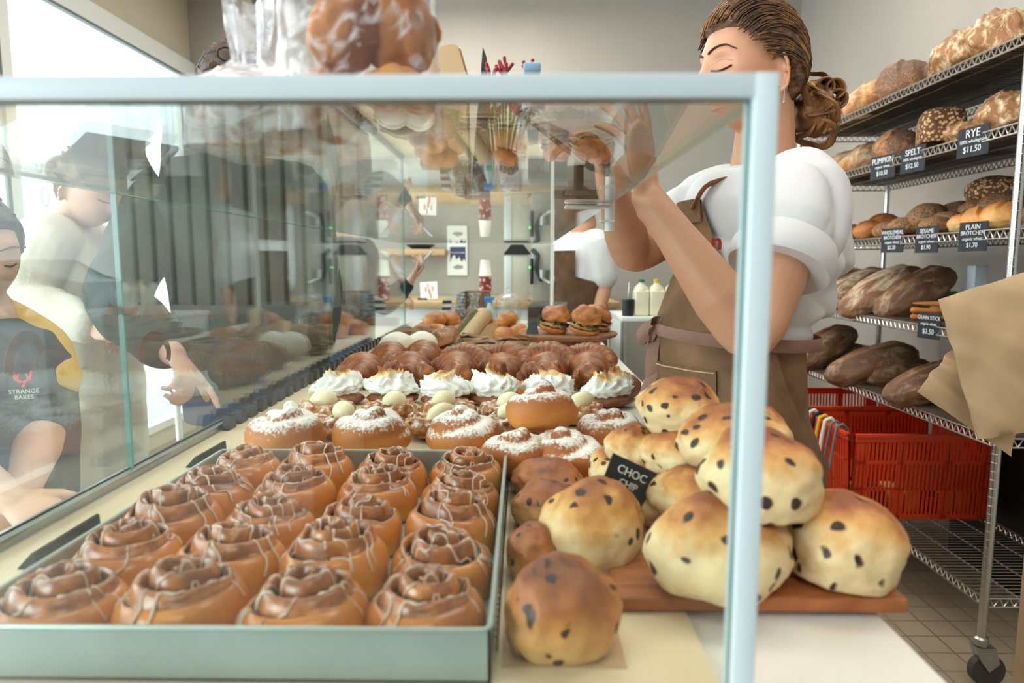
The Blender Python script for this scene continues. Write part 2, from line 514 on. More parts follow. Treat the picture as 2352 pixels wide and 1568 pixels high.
# brown painted lettering on the customers' side glass, read from outside
dec = simple('brown_glass_lettering', (92, 66, 42), .6)
def strokes(name, sts, w, x, parent):
    bm = newbm()
    for s in sts: add_tube(bm, s, [(w, .0008)]*len(s), 6, dome=False, N0=None)
    return obj(name, bm, dec, parent)
def arcpix(cx, cy, rx, ry, a0, a1, n=18):
    L = []
    for k in range(n+1):
        a = RD(lerp(a0, a1, k/n)); L.append(PX(cx+rx*math.cos(a), cy+ry*math.sin(a), GX0-g-.001))
    return L
sts = [arcpix(590, 838, 72, 62, -60, 75), arcpix(560, 860, 48, 55, 60, 215), arcpix(575, 845, 62, 55, 180, 300),
       [PX(497, 843, GX0-g-.001), PX(612, 850, GX0-g-.001)], [PX(584, 800, GX0-g-.001), PX(582, 905, GX0-g-.001)]]
def flat_strokes(name, sts, w):
    bm = newbm()
    for s in sts:
        L = []
        for i, p in enumerate(s):
            a = s[max(0, i-1)]; b = s[min(len(s)-1, i+1)]; t = (b-a).normalized()
            nrm = Vector((1, 0, 0)).cross(t).normalized()
            L.append([bm.verts.new(p+nrm*w), bm.verts.new(p-nrm*w), bm.verts.new(p-nrm*w-Vector((.0006, 0, 0))), bm.verts.new(p+nrm*w-Vector((.0006, 0, 0)))])
        for a, b in zip(L, L[1:]):
            for k in range(4): bm.faces.new((a[k], a[(k+1) % 4], b[(k+1) % 4], b[k]))
        bm.faces.new(L[0][::-1]); bm.faces.new(L[-1])
    return obj(name, bm, dec, case, smooth=False)
flat_strokes('lettering', sts, .0075)
flat_strokes('lettering', [arcpix(356, 812, 32, 42, 160, 380)], .007)
flat_strokes('lettering', [arcpix(480, 690, 42, 38, 20, 160)], .006)
flat_strokes('lettering', [arcpix(285, 690, 42, 26, 20, 150)], .006)
flat_strokes('lettering', [arcpix(62, 850, 42, 78, 170, 330)], .007)
flat_strokes('lettering', [arcpix(545, 970, 48, 40, 40, 150)], .006)

# ================================================================== pastries: materials
mRoll = bread('roll_dough', [(0, (214, 138, 62)), (.45, (196, 110, 46)), (.8, (150, 80, 40)), (1, (126, 66, 38))], .0, .075, .18, 18, .32, .15, 90, coat=.5)
n = NT('roll_swirl'); co = n.co()
gd = n.attr('groove'); sd_ = n.attr('side')
gl1 = n.noise(co, 38, 5, .65, 1.2)
c1 = n.ramp(n.math('ADD', n.noise(co, 50, 5), n.math('MULTIPLY', n.math('SUBTRACT', n.z(), .04), 3)), [(.36, (200, 124, 62)), (.52, (160, 92, 48)), (.72, (116, 66, 38))])
c1 = n.mix(n.rng(gl1, .56, .76, 0, .6), c1, (214, 182, 162))
c2 = n.mix(n.rng(gd, .25, .6), c1, (58, 36, 28))
n.bump(n.noise(co, 120, 5), .2, .002)
cs = n.ramp(n.math('ADD', n.noise(co, 16, 3), n.math('MULTIPLY', n.math('SUBTRACT', n.z(), .03), 9)), [(.2, (228, 160, 78)), (.45, (214, 132, 52)), (.8, (172, 92, 40))])
mSwirl = n.fin(n.mix(n.rng(sd_, .1, .5), c2, cs), .3, Coat__Weight=.4, Coat__Roughness=.22)
mIcing = simple('sugar_icing', (226, 208, 190), .3, (210, 184, 160), 60)
mBun = bread('fruit_bun_crust', [(0, (160, 126, 84)), (.12, (222, 196, 150)), (.5, (232, 206, 156)), (.72, (214, 158, 88)), (.88, (176, 106, 54)), (1, (142, 78, 40))], -.036, .046, .42, 26, .55, .6, 60,
             chips=((52, 30, 24), 74.0, .46, .22))
mBunB = bread('browned_bun_crust', [(0, (170, 130, 84)), (.15, (220, 182, 122)), (.42, (208, 148, 80)), (.65, (186, 112, 56)), (.9, (148, 82, 44)), (1, (120, 66, 38))], -.038, .045, .42, 24, .5, .6, 60,
              chips=((48, 28, 22), 74.0, .45, .18))

# ------------------------------------------------------------------ cinnamon roll
def roll_mesh(seed):
    rnd = random.Random(seed); bm = newbm(); nr, na = 52, 84
    R0, Hh = .0498, .0495; turns = 2.35+rnd.random()*.5; ph0 = rnd.random()*6.28
    hole = rnd.random()*.6+.5; TC = .64; RC = .78
    ox, oy = rnd.uniform(-.007, .007), rnd.uniform(-.007, .007); rows = []
    def prof(t, th):
        sq = 1+.025*math.cos(4*th+.4)+.015*math.sin(3*th+seed)
        if t < TC:
            u = t/TC; r = u*R0*RC*sq
            ph = u*turns-th/(2*PI)-ph0/6.28
            fr = ph-math.floor(ph)
            gr = max(0, 1-abs(fr-.5)/.26); gr = gr*gr*(3-2*gr)
            lift = .011*(1-u)
            z = Hh+lift-.0125*gr*(1 if u > .12 else u/.12)+.003*math.cos((fr-0)*2*PI)-.008*max(0, u-.6)*2
            z -= hole*.014*max(0, 1-u/.2)
            z += .0045*noise.noise(Vector((r*math.cos(th)*34+seed*9, r*math.sin(th)*34, seed)))
            return r, z, gr if u > .05 else 1, 0
        u = (t-TC)/(1-TC)
        r = R0*(RC+.25*math.sin(min(1, u*1.25)*PI*.5)-.05*max(0, u-.7))*sq
        z = (Hh-.0105)*(1-u**1.7)
        r *= 1+.035*noise.noise(Vector((math.cos(th)*2+seed*5, math.sin(th)*2, z*20)))
        return r, z, .9*max(0, 1-u/.08), min(1, u*5)
    va = [.9]; vb = [0]
    cv = bm.verts.new((ox, oy, prof(.001, 0)[1]))
    for i in range(1, nr+1):
        t = i/nr; L = []
        for k in range(na):
            th = 2*PI*k/na; r, z, gr, sd = prof(t, th); s = max(0, 1-t)
            L.append(bm.verts.new((r*math.cos(th)+ox*s, r*math.sin(th)+oy*s, z))); va.append(gr); vb.append(sd)
        rows.append(L)
    for k in range(na): bm.faces.new((cv, rows[0][k], rows[0][(k+1) % na]))
    for a, b in zip(rows, rows[1:]):
        for k in range(na): bm.faces.new((a[k], b[k], b[(k+1) % na], a[(k+1) % na]))
    bm.faces.new(rows[-1][::-1])
    me = tomesh(bm, mSwirl); fattr(me, 'groove', va); fattr(me, 'side', vb)
    ib = newbm()
    for q in range(4):
        th0 = rnd.random()*6.28; y0 = lerp(-.034, .034, (q+.5)/4)+rnd.uniform(-.005, .005); pts = []; sl = rnd.uniform(-.4, .4)
        for j in range(41):
            x = lerp(-.050, .050, j/40); y = y0+sl*x+.004*math.sin(j*.6+q)
            r = math.hypot(x, y); th = math.atan2(y, x); sq = 1+.025*math.cos(4*th+.4)+.015*math.sin(3*th+seed); k_ = r/(R0*sq)
            if k_ < RC: t = k_/RC*TC; z = prof(t, th)[1]
            elif k_ < RC+.235:
                u = math.asin((k_-RC)/.25)/(PI*.5)/1.25; z = (Hh-.0105)*(1-u**1.7)
            else: continue
            s = max(0, 1-min(1, k_)); pts.append((x+ox*s, y+oy*s, z+.0004))
        if len(pts) > 3: add_tube(ib, pts, [(.0009+.0004*math.sin(j*1.7), .0011) for j in range(len(pts))], 6)
    return me, tomesh(ib, mIcing)
rolls = []
for sd in range(4):
    a, b = roll_mesh(sd+1)
    t = thing('cinnamon_roll', 'x', 'cinnamon roll'); obj('bun', a, None, t); obj('icing', b, None, t); rolls.append(t)
TX0, TX1, TY0, TY1 = -.437, -.023, .478, .964
tr = thing('baking_tray', 'deep grey steel tray of cinnamon rolls at the near end of the case', 'tray', ((TX0+TX1)/2, (TY0+TY1)/2, ZF), world=True)
bm = newbm(); tw = .0025
add_box(bm, (TX0, TY0, ZF+.0005), (TX1, TY1, ZF+.003))
add_box(bm, (TX0, TY0, ZF+.001), (TX0+tw, TY1, .980)); add_box(bm, (TX1-tw, TY0, ZF+.001), (TX1, TY1, .980))
add_box(bm, (TX0, TY0, ZF+.001), (TX1, TY0+tw, .980)); add_box(bm, (TX0, TY1-tw, ZF+.001), (TX1, TY1, .980))
obj('tray_body', bm, M['tray_steel'], tr, smooth=False)
bm = newbm()
rim = [(TX0, TY0), (TX1, TY0), (TX1, TY1), (TX0, TY1)]
pts = []
for i, (x, y) in enumerate(rim):
    cx = x+(.008 if x == TX0 else -.008); cyy = y+(.008 if y == TY0 else -.008)
    a0 = (180, 270, 0, 90)[i]
    for k in range(5):
        a = RD(a0+90*k/4); pts.append((cx+.008*math.cos(a), cyy+.008*math.sin(a), .980))
add_tube(bm, pts, .0022, 8, closed=True)
obj('tray_rim', bm, M['tray_steel'], tr)
ORD = ['first', 'second', 'third', 'fourth', 'fifth', 'sixth']
rowname = ['front', 'second', 'middle', 'fourth', 'back']
k = 0
for r in range(5):
    for cix in range(4):
        x = TX0+.0545+cix*(TX1-TX0-.109)/3+random.uniform(-.0015, .0015); y = TY0+.054+r*(TY1-TY0-.108)/4+random.uniform(-.0015, .0015)
        s = random.uniform(.95, 1.03)
        place(rolls[(r*3+cix*2+r*cix) % 4], (x, y, ZF+.004), (RD(random.uniform(-4, 4)), RD(random.uniform(-4, 4)), random.uniform(0, 6.28)),
              'glazed cinnamon roll in the steel tray, %s row, %s from the left' % (rowname[r], ORD[cix]), 'cinnamon rolls in the steel tray', (s, s, s*random.uniform(.92, 1.10)))
# dark price strips lying along the pale floor
for (p0, p1, lab) in (((60, 1290), (212, 1196), 'dark price strip on the pale ledge beside the front of the cinnamon tray'),
                      ((440, 1062), (507, 1024), 'short dark price strip on the pale ledge at the tray back corner')):
    a = PZ(*p0, ZF+.008); b = PZ(*p1, ZF+.008); a.z = b.z = ZF+.0003; d = (b-a).normalized(); nrm = Vector((d.y, -d.x, 0))
    bm = newbm(); add_prism(bm, [a-nrm*.010, a+nrm*.010, a+nrm*.009+Vector((0, 0, .016)), a+nrm*.006+Vector((0, 0, .017))], b-a)
    solo('price_strip', bm, M['slate'], lab, 'label', 'dark price strips', smooth=False)

# ------------------------------------------------------------------ fruit buns
def bun_mesh(seed, m, L=1.0):
    bm = newbm(); vs = add_ico(bm, (0, 0, 0), (1, 1, 1), 5)
    rnd = random.Random(seed); o = Vector((seed*3.3, seed*1.7, 0))
    for v in vs:
        d = v.co.copy()
        q = 1+.14*noise.noise(d*1.4+o)+.05*noise.noise(d*3.4+o)+.018*noise.noise(d*8+o)
        p = Vector((d.x*.054*L, d.y*.050, d.z*.043))*q
        if p.z < -.026: p.z = -.026-(abs(p.z)-.026)*.25
        v.co = p
    return tomesh(bm, m)
bunA = [bun_mesh(s, mBun, 1+.08*(s % 3)) for s in (1, 2, 3, 4)]
bunB = [bun_mesh(s, mBunB, 1+.06*(s % 3)) for s in (5, 6, 7)]
BR = .0285   # bun half height at rest
# serving board, overhanging the counter edge
bx0, bx1, by0, by1 = .085, .347, .585, .93
bz = ZF+.001
bd = newbm(); add_box(bd, (bx0, by0, bz), (bx1, by1, bz+.014), bev=.004, seg=3)
solo('bread_board', bd, M['board'], 'wooden board under the pile of fruit buns beside the corner post', 'board')
zb = bz+.014
gB = 'fruit buns piled beside the cinnamon tray'
def bun(i, kind, px, py, Y, wpx, hpx, lab, tilt=(0, 0), rz=0, zmin=None):
    me = (bunA if kind == 'A' else bunB); me = me[i % len(me)]
    p = P(px, py, Y); s = FPX/Y
    sx = wpx/s/.108; sz = hpx/s/.071
    if zmin is not None:
        p.z = max(p.z, zmin+.028*sz)
    o = obj('fruit_bun', me); o.location = p; o.scale = (sx, sx, sz); o.rotation_euler = (RD(tilt[0]), RD(tilt[1]), RD(rz))
    return setprops(o, lab, 'bun', gB)
bun(0, 'B', 1290, 1448, .53, 262, 225, 'browned fruit bun nearest the tray front, lowest in the pile', (0, 0), 20, ZF)
bun(2, 'B', 1225, 1285, .66, 140, 130, 'fruit bun half hidden behind a larger speckled bun beside the tray', (0, 0), 80, ZF)
bun(0, 'A', 1362, 1216, .69, 250, 205, 'pale speckled fruit bun under the dark price card', (8, 0), 40, ZF)
bun(1, 'B', 1262, 1182, .79, 180, 112, 'browned fruit bun against the middle of the tray side', (0, 0), 10, ZF)
bun(2, 'B', 1260, 1106, .89, 182, 90, 'browned fruit bun against the tray back, below the sugared snails', (0, 0), 130, ZF)
bun(1, 'A', 1652, 1290, .605, 300, 228, 'large pale fruit bun at the front of the board behind the post', (0, 8), 15, zb)
bun(2, 'A', 1938, 1252, .625, 272, 205, 'golden fruit bun at the right end of the board, overhanging', (0, -6), 175, zb)
bun(3, 'A', 1748, 1098, .63, 300, 190, 'large fruit bun with dark chips resting on top of two front buns', (6, 6), 60)
bun(0, 'A', 1682, 1008, .76, 250, 130, 'fruit bun half hidden by the post in the second tier', (0, 4), 200)
bun(2, 'A', 1562, 940, .85, 212, 120, 'topmost fruit bun of the pile, showing a broad brown crown', (0, -8), 95)
bun(1, 'A', 1452, 1030, .86, 136, 96, 'small pale fruit bun at the left of the upper tier above the card', (0, 0), 250)
bun(3, 'A', 1555, 1048, .80, 165, 105, 'small pale fruit bun behind the dark price card', (0, 0), 310)
bun(0, 'A', 1588, 1142, .73, 185, 118, 'fruit bun with a brown crown in the middle tier beside the card', (0, 0), 150)
bun(1, 'A', 1752, 985, .88, 96, 84, 'small fruit bun peeping out behind the post at the back of the pile', (0, 0), 30)
# lower tier at the back of the board, carrying the upper ones
for (x, y, s, lb) in ((.135, .86, .9, 'fruit bun buried at the back left of the board'), (.225, .80, .95, 'fruit bun buried in the middle of the board'),
                      (.285, .88, .95, 'fruit bun buried at the back right of the board'), (.165, .765, .8, 'fruit bun buried behind the middle tier of the board')):
    o = obj('fruit_bun', bunA[int(x*40) % 4]); o.location = (x, y, zb+.0285*s); o.scale = (s, s, s*1.0); o.rotation_euler = (0, 0, x*40)
    setprops(o, lb, 'bun', gB)
# dark price card on a wire pin
def chalk_card(name, label, c, xdir, ydir, w, h, lines, group=None, parent=None, thick=.002):
    """lines: list of (text, size, y offset)"""
    X = Vector(xdir).normalized(); Mx = frame_M(c, xdir, ydir)
    Yv = Mx.col[1].xyz; Z = Mx.col[2].xyz
    t = thing(name, label, 'price sign', c, group)
    t['_w'] = list(c)
    bm = newbm(); add_box(bm, (-w/2, -h/2, -thick), (w/2, h/2, 0), Mx, bev=.0006, seg=1)
    obj('card', bm, M['slate'], t, smooth=False)
    for tx, sz, dy in lines:
        me = text_mesh(tx, sz, M['chalk'], Mx @ Matrix.Translation((0, dy, .0012)), depth=.0003)
        o = obj('lettering', me, None, t); 
    return t
c = P(1442, 1112, .735)
card = chalk_card('price_card', 'small dark price card standing tilted among the fruit buns', c, (.80, .2, -.42), (.40, .30, .85), .060, .050,
           [('CHOC', .013, .012), ('CHIP', .011, -.001), ('$2.50', .011, -.014)])
bm = newbm(); add_tube(bm, [c+Vector((.008, .003, -.012)), c+Vector((.022, .01, -.075))], .0012, 6); obj('wire_pin', bm, M['black'], card)
# kraft liner sheet and jagged paper edge along the tray
bm = newbm(); add_box(bm, (-.016, .50, ZF+.0003), (.082, 1.30, ZF+.0012)); solo('liner_sheet', bm, M['kraft'], 'brown kraft paper sheet under the fruit buns beside the tray', 'paper', smooth=False)
bm = newbm()
for i in range(44):
    y = .52+i*.011; add_prism(bm, [(-.0205, y, ZF+.0012), (-.0205, y+.007, ZF+.0012), (-.0205, y+.0035, ZF+.017)], (.0012, 0, 0))
solo('paper_edging', bm, simple('dark_edging', (60, 50, 40), .6), 'jagged dark paper edging between the tray and the fruit buns', 'edging', smooth=False)
# ------------------------------------------------------------------ sugared snail buns
n = NT('sugared_bun'); co = n.co()
nzv = n.add('ShaderNodeSeparateXYZ', i0=n.add('ShaderNodeTexCoord').outputs['Normal']).outputs['Z']
crust = n.ramp(n.math('ADD', n.rng(n.z(), 0, .06), n.math('MULTIPLY', n.math('SUBTRACT', n.noise(co, 16), .5), .5)), [(0, (226, 158, 80)), (.45, (204, 124, 56)), (1, (156, 86, 40))])
pw = n.math('ADD', n.math('ADD', nzv, n.math('MULTIPLY', n.math('SUBTRACT', n.noise(co, 24, 4), .5), 1.1)), n.math('MULTIPLY', n.math('SUBTRACT', n.noise(co, 210, 3), .5), 1.3))
col = n.mix(n.rng(pw, .52, .92), crust, (246, 240, 232))
n.bump(n.noise(co, 150, 4), .2, .002)
mSnail = n.fin(col, .6)
def snail_mesh(seed):
    rnd = random.Random(seed); bm = newbm()
    N = 70; pts = []; rad = []
    for i in range(N):
        u = i/(N-1); a = u*2*PI*1.75+seed
        r = .046*(1-u)**.8+.003
        z = .027+.033*u**1.4+.002*math.sin(i*.5+seed)
        pts.append((r*math.cos(a), r*math.sin(a), z))
        rad.append((.0265*(1-.50*u), .0235*(1-.48*u)) if u > .05 else (.0265*(.55+9*u), .0235*(.55+9*u)))
    add_tube(bm, pts, rad, 14)
    add_sphere(bm, (0, 0, .026), (.058, .058, .026))
    me = fuse(bm, .0028, 2, mSnail)
    o = Vector((seed*5.1, 0, 0))
    displace(me, lambda c: .003*noise.noise(c*26+o))
    for v in me.vertices:
        if v.co.z < .003: v.co.z = .003*.5+v.co.z*.5 if v.co.z > 0 else 0.0
    return me
snM = [snail_mesh(s) for s in (1, 2.3, 4.1)]
gS = 'sugar dusted snail buns'
for i, (px, yb, Y, w_, z0, tilt, lab) in enumerate((
        (1190, 0, .985, .118, ZF, 0, 'sugar dusted snail bun under two others, right beside the tray back corner'),
        (1296, 0, .985, .118, ZF, 0, 'sugar dusted snail bun in the lower layer nearest the pile of fruit buns'),
        (664, 0, 1.08, .142, ZF, 0, 'sugar dusted snail bun leftmost in its row, behind the tray'),
        (860, 0, 1.08, .138, ZF, 0, 'sugar dusted snail bun second from the left behind the tray'),
        (1058, 0, 1.08, .138, ZF, 0, 'sugar dusted snail bun in the middle of the row behind the tray'),
        (1253, 0, 1.06, .126, ZF+.049, 9, 'sugar dusted snail bun tilted on top of two others'),
        (1408, 0, 1.10, .128, ZF, 0, 'sugar dusted snail bun at the right end, half behind the fruit buns'))):
    x = P(px, 1000, Y).x; s = w_/.128
    o = obj('snail_bun', snM[i % 3]); o.location = (x, Y, z0); o.scale = (s, s*.9, s*1.12); o.rotation_euler = (RD(tilt), RD(-tilt*.6), i*1.9+.8)
    setprops(o, lab, 'bun', gS)

# ------------------------------------------------------------------ crumble rings with a cream quenelle
n = NT('crumble'); co = n.co()
col = n.ramp(n.noise(co, 60, 5), [(.3, (112, 62, 34)), (.5, (176, 112, 64)), (.65, (206, 160, 110))])
pw = n.math('ADD', n.noise(co, 70, 4), n.math('MULTIPLY', n.z(), 3))
col = n.mix(n.rng(pw, .60, .76), col, (238, 228, 214))
n.bump(n.noise(co, 140, 6), .7, .004)
mCrumb = n.fin(col, .8)
mCream = simple('vanilla_cream', (246, 232, 190), .35, (250, 240, 206), 20, Subsurface__Weight=.1)
def crumb_mesh(seed):
    bm = newbm()
    pts = [(.033*math.cos(2*PI*k/40), .033*math.sin(2*PI*k/40), .024) for k in range(40)]
    add_tube(bm, pts, (.019, .020) and .019, 22, closed=True)
    add_sphere(bm, (0, 0, .016), (.048, .048, .016))
    rnd = random.Random(seed)
    for k in range(46):
        a = rnd.random()*6.28; r = rnd.uniform(.018, .048); s = rnd.uniform(.003, .007)
        zz = .024+.019*math.sqrt(max(0, 1-((r-.033)/.019)**2)) if abs(r-.033) < .019 else .02
        add_ico(bm, (r*math.cos(a), r*math.sin(a), zz), s, 1)
    me = fuse(bm, .0030, 2, mCrumb)
    displace(me, lambda c: .004*noise.noise(c*110+Vector((seed, 0, 0))))
    for v in me.vertices: v.co.z = max(v.co.z, 0)
    return me
def quen_mesh(L, fat=1):
    bm = newbm(); N = 14; pts = []; rad = []
    for i in range(N):
        u = -1+2*i/(N-1); pts.append((u*.026*L, 0, .004*(1-u*u))); rad.append(.0145*fat*max(.05, (1-abs(u)**2.2))**.75)
    add_tube(bm, pts, rad, 16, dome=False); return tomesh(bm, mCream)
crM = [crumb_mesh(1), crumb_mesh(2)]
quM = [quen_mesh(.8, 1.05), quen_mesh(1.15, 1)]
gC = 'crumble rings with a cream quenelle'
crs = []
for j in range(2):
    t = thing('crumble_ring', 'x', 'pastry'); obj('pastry_ring', crM[j], None, t)
    q = obj('cream_quenelle', quM[j], None, t); q.location = (.008, -.006, .042); q.rotation_euler = (0, RD(-12), RD(30)); q.scale = (1.2, 1.2, 1.45); crs.append(t)
for i, (px, Y, dz, rz, lab) in enumerate((
        (748, 1.33, 0, 160, 'leftmost crumble ring topped with a ball of cream, far row'),
        (896, 1.33, 0, 20, 'crumble ring with a round cream ball, second in the far row'),
        (1030, 1.33, 0, 200, 'crumble ring with cream, third in the far row, middle of the case'),
        (1166, 1.33, 0, 340, 'crumble ring with a small cream ball, fourth in the far row'),
        (1322, 1.33, 0, 15, 'crumble ring with a long pointed cream quenelle, right end of the far row'),
        (778, 1.22, 0, 90, 'crumble ring low behind the leftmost sugared snail buns'),
        (1000, 1.215, 0, 30, 'crumble ring whose cream shows behind the middle sugared bun'),
        (1182, 1.215, 0, 200, 'crumble ring whose cream ball shows between two sugared buns'))):
    x = P(px, 960, Y).x
    place(crs[1] if i in (4, 6) else crs[0], (x, Y, ZF+dz), (0, 0, RD(rz)), lab, gC, (1.1, 1.1, .90))

# ------------------------------------------------------------------ toasted meringue tarts
n = NT('toasted_meringue'); co = n.co()
tz = n.math('ADD', n.math('MULTIPLY', n.math('SUBTRACT', n.noise(co, 22, 4), .5), 1.5), n.rng(n.z(), .022, .082))
n.bump(n.noise(co, 40, 3), .15, .003)
mMer = n.fin(n.ramp(tz, [(.66, (248, 247, 243)), (.82, (240, 208, 150)), (.94, (206, 142, 70)), (1, (150, 94, 48))]), .42, Subsurface__Weight=.05)
mEcl = bread('choux_case', [(0, (150, 86, 44)), (.5, (134, 74, 40)), (1, (98, 52, 30))], 0, .05, .3, 30, .45, .4, 80, coat=.2)
def mer_mesh(seed):
    rnd = random.Random(seed); bm = newbm(); N = 46; na = 26; rings = []
    o = Vector((seed*4.7, seed, 0))
    vs = add_ico(bm, (0, 0, 0), 1, 5)
    sw = rnd.uniform(.3, .9)
    for v in vs:
        d = v.co.copy(); a = math.atan2(d.y, d.x)
        # folded swirls: ridged noise, sharp crests
        rd = 1-abs(noise.noise(Vector((d.x*2.2+d.z*sw, d.y*2.6, d.z*1.6))+o))*2
        rd2 = 1-abs(noise.noise(d*4.1+o))*2
        q = .80+.20*rd+.07*rd2
        p = Vector((d.x*.056*q, d.y*.038*q, .036+d.z*.024*q))
        pk = max(0, noise.noise(Vector((d.x*3.3, d.y*3.3, 0))+o))
        if d.z > .1: p.z += (.030*pk**.8+.016*max(0, rd)**3)*d.z; p.x += .014*pk*d.z
        if d.z < -.3: p.z = max(p.z, .016)
        p.x += .006*math.sin(p.z*120+seed)
        v.co = p
    return tomesh(bm, mMer)
def ecl_mesh(seed):
    bm = newbm(); vs = add_ico(bm, (0, 0, 0), 1, 4); o = Vector((seed*2.1, 0, 0))
    for v in vs:
        d = v.co.copy(); q = 1+.12*noise.noise(d*3+o)
        v.co = Vector((d.x*.054*q, d.y*.042*q, max(0, .014+d.z*.016*q)))
    return tomesh(bm, mEcl)
gM = 'toasted meringue tarts'
mers = []
for s in range(4):
    t = thing('meringue_tart', 'x', 'pastry'); obj('pastry_case', ecl_mesh(s), None, t); obj('meringue', mer_mesh(s+1), None, t); mers.append(t)
for i, (px, lab) in enumerate(((778, 'toasted meringue tart at the left end of its row, tall pointed peak'), (903, 'toasted meringue tart second from the left, widest browned top'),
                              (1022, 'toasted meringue tart third from the left, mostly white'), (1134, 'toasted meringue tart fourth from the left, swirled brown peaks'),
                              (1262, 'pale meringue tart fifth from the left, barely toasted'), (1398, 'pale meringue tart at the right end of its row, choux showing'))):
    Y = 1.50+.01*math.sin(i*2); x = P(px, 915, Y).x
    sc_ = (1.06, 1, 1.0)
    place(mers[(0, 1, 2, 3, 2, 0)[i]], (x, Y, ZF), (0, 0, RD((12, 185, -8, 160, 170, 12)[i])), lab, gM, sc_)
# extra choux at the right end
o = obj('choux_pastry', ecl_mesh(9)); o.location = (P(1436, 912, 1.56).x, 1.585, ZF); o.scale = (.8, .9, 1.9); o.rotation_euler = (0, 0, RD(35))
setprops(o, 'plain brown choux pastry behind the right end of the meringue row', 'pastry')

# ------------------------------------------------------------------ croissants
n = NT('croissant_crust'); co = n.co()
al = n.attr('along'); st = n.attr('step')
fine = n.math('SINE', n.math('ADD', n.math('MULTIPLY', al, 330), n.math('MULTIPLY', n.noise(co, 25, 4), 7)))
f = n.math('ADD', n.math('ADD', n.math('ADD', .07, n.math('MULTIPLY', st, .20)), n.math('MULTIPLY', fine, .07)), n.math('MULTIPLY', n.noise(co, 34, 6, .65), .80))
col = n.ramp(f, [(.30, (80, 36, 14)), (.50, (124, 60, 22)), (.70, (168, 92, 34)), (.92, (218, 146, 64))])
n.bump(n.math('ADD', n.math('MULTIPLY', fine, .35), n.noise(co, 160, 5)), .35, .002)
mCro = n.fin(col, .38, Coat__Weight=.25, Coat__Roughness=.25)
def croissant_mesh(seed, span=150, Rc=.058, fat=.043, flip=1):
    rnd = random.Random(seed); bm = newbm(); N = 110; na = 26
    steps = [0, .17, .36, .54, .70, .84, .94]
    pts = []; rad = []; al_ = []; stp = []
    for i in range(N):
        t = -1+2*i/(N-1); a = RD(t*span/2); at = abs(t)
        pts.append(Vector((Rc*(math.cos(a)-1)*flip, Rc*1.25*math.sin(a), 0)))
        # stepped rolled layers: each drops from its edge
        k = max(j for j, s in enumerate(steps) if at >= s); s0 = steps[k]; s1 = steps[k+1] if k+1 < len(steps) else 1.0
        fr = (at-s0)/(s1-s0)
        base = fat*(1-.94*at**1.9)**.8
        r = base*(1+.10*(1-fr)**2-.06*(fr > .93))
        r *= 1+.04*noise.noise(Vector((t*6, seed, 0)))
        rad.append(r); al_.append(t); stp.append((1-fr))
    rings = add_tube(bm, pts, [(r*.98, r) for r in rad], na, dome=False, N0=(0, 0, 1),
                     fn=lambda i, th: 1+.05*noise.noise(Vector((math.cos(th)*1.5, math.sin(th)*1.5, al_[i]*5+seed))))
    zmin = -.6*fat; va = []; vb = []
    for i, L in enumerate(rings):
        for v in L: va.append(al_[i]); vb.append(stp[i])
    for v in bm.verts:
        if v.co.z < zmin: v.co.z = zmin+(v.co.z-zmin)*.25
    me = tomesh(bm, mCro); fattr(me, 'along', va); fattr(me, 'step', vb)
    z0 = min(v.co.z for v in me.vertices)
    for v in me.vertices: v.co.z -= z0
    me.update(); return me
crois = [croissant_mesh(s, 150+8*s, .056, .043+.001*s) for s in (1, 2, 3)]
gK = 'croissants in two rows'
colname = ['leftmost', 'second', 'third', 'fourth', 'fifth', 'rightmost']
for i, px in enumerate((832, 938, 1046, 1152, 1253, 1352)):
    Y = 1.74; x = P(px, 850, Y).x
    o = obj('croissant', crois[i % 3]); o.location = (x+.004, Y, ZF); o.rotation_euler = (0, 0, RD((28, 30, 22, 20, 10, 4)[i])); o.scale = (1.12, 1.12, 1.10)
    setprops(o, 'dark golden croissant in the front row, %s of the six' % colname[i], 'croissant', gK)
for i, px in enumerate((898, 975, 1072, 1172, 1260, 1356)):
    Y = 1.98+.02*(i % 2); x = P(px, 812, Y).x
    o = obj('croissant', crois[(i+1) % 3]); o.location = (x, Y, ZF); o.rotation_euler = (0, 0, RD((25, 22, 75, 62, 80, 66)[i])); o.scale = (1.1, 1.08, 1.08)
    setprops(o, 'dark golden croissant in the back row, %s of the six' % colname[i], 'croissant', gK)
# small twisted danishes in front of the croissants
def twist_mesh(seed):
    bm = newbm(); N = 60; pts = []; rad = []; al_ = []
    for i in range(N):
        u = i/(N-1); a = u*3.6+seed
        r = .034*(1-.5*u); pts.append(Vector((r*math.cos(a), r*math.sin(a), .020+.012*math.sin(u*5+seed)))); rad.append(.017*(.55+.45*math.sin(PI*min(1, u*1.1+.05))))
        al_.append(u)
    rings = add_tube(bm, pts, rad, 16, dome=False, fn=lambda i, th: 1+.13*math.cos(4*(th+al_[i]*9)))
    va = [al_[i] for i, L in enumerate(rings) for v in L]; vb = [.5+.5*math.sin(al_[i]*40) for i, L in enumerate(rings) for v in L]
    me = tomesh(bm, mCro); fattr(me, 'along', va); fattr(me, 'step', vb)
    z0 = min(v.co.z for v in me.vertices)
    for v in me.vertices: v.co.z = max(0, v.co.z-z0)
    return me
mApr = simple('apricot_filling', (236, 158, 44), .3, (220, 130, 30), 30)
tws = []
for s in range(2):
    t = thing('twisted_danish', 'x', 'pastry'); obj('twist', twist_mesh(s*1.7), None, t)
    b = newbm(); vs = add_ico(b, (0, 0, .014), (.020, .020, .012), 3); wob(vs, .003, 60, s); obj('filling', b, mApr, t); tws.append(t)
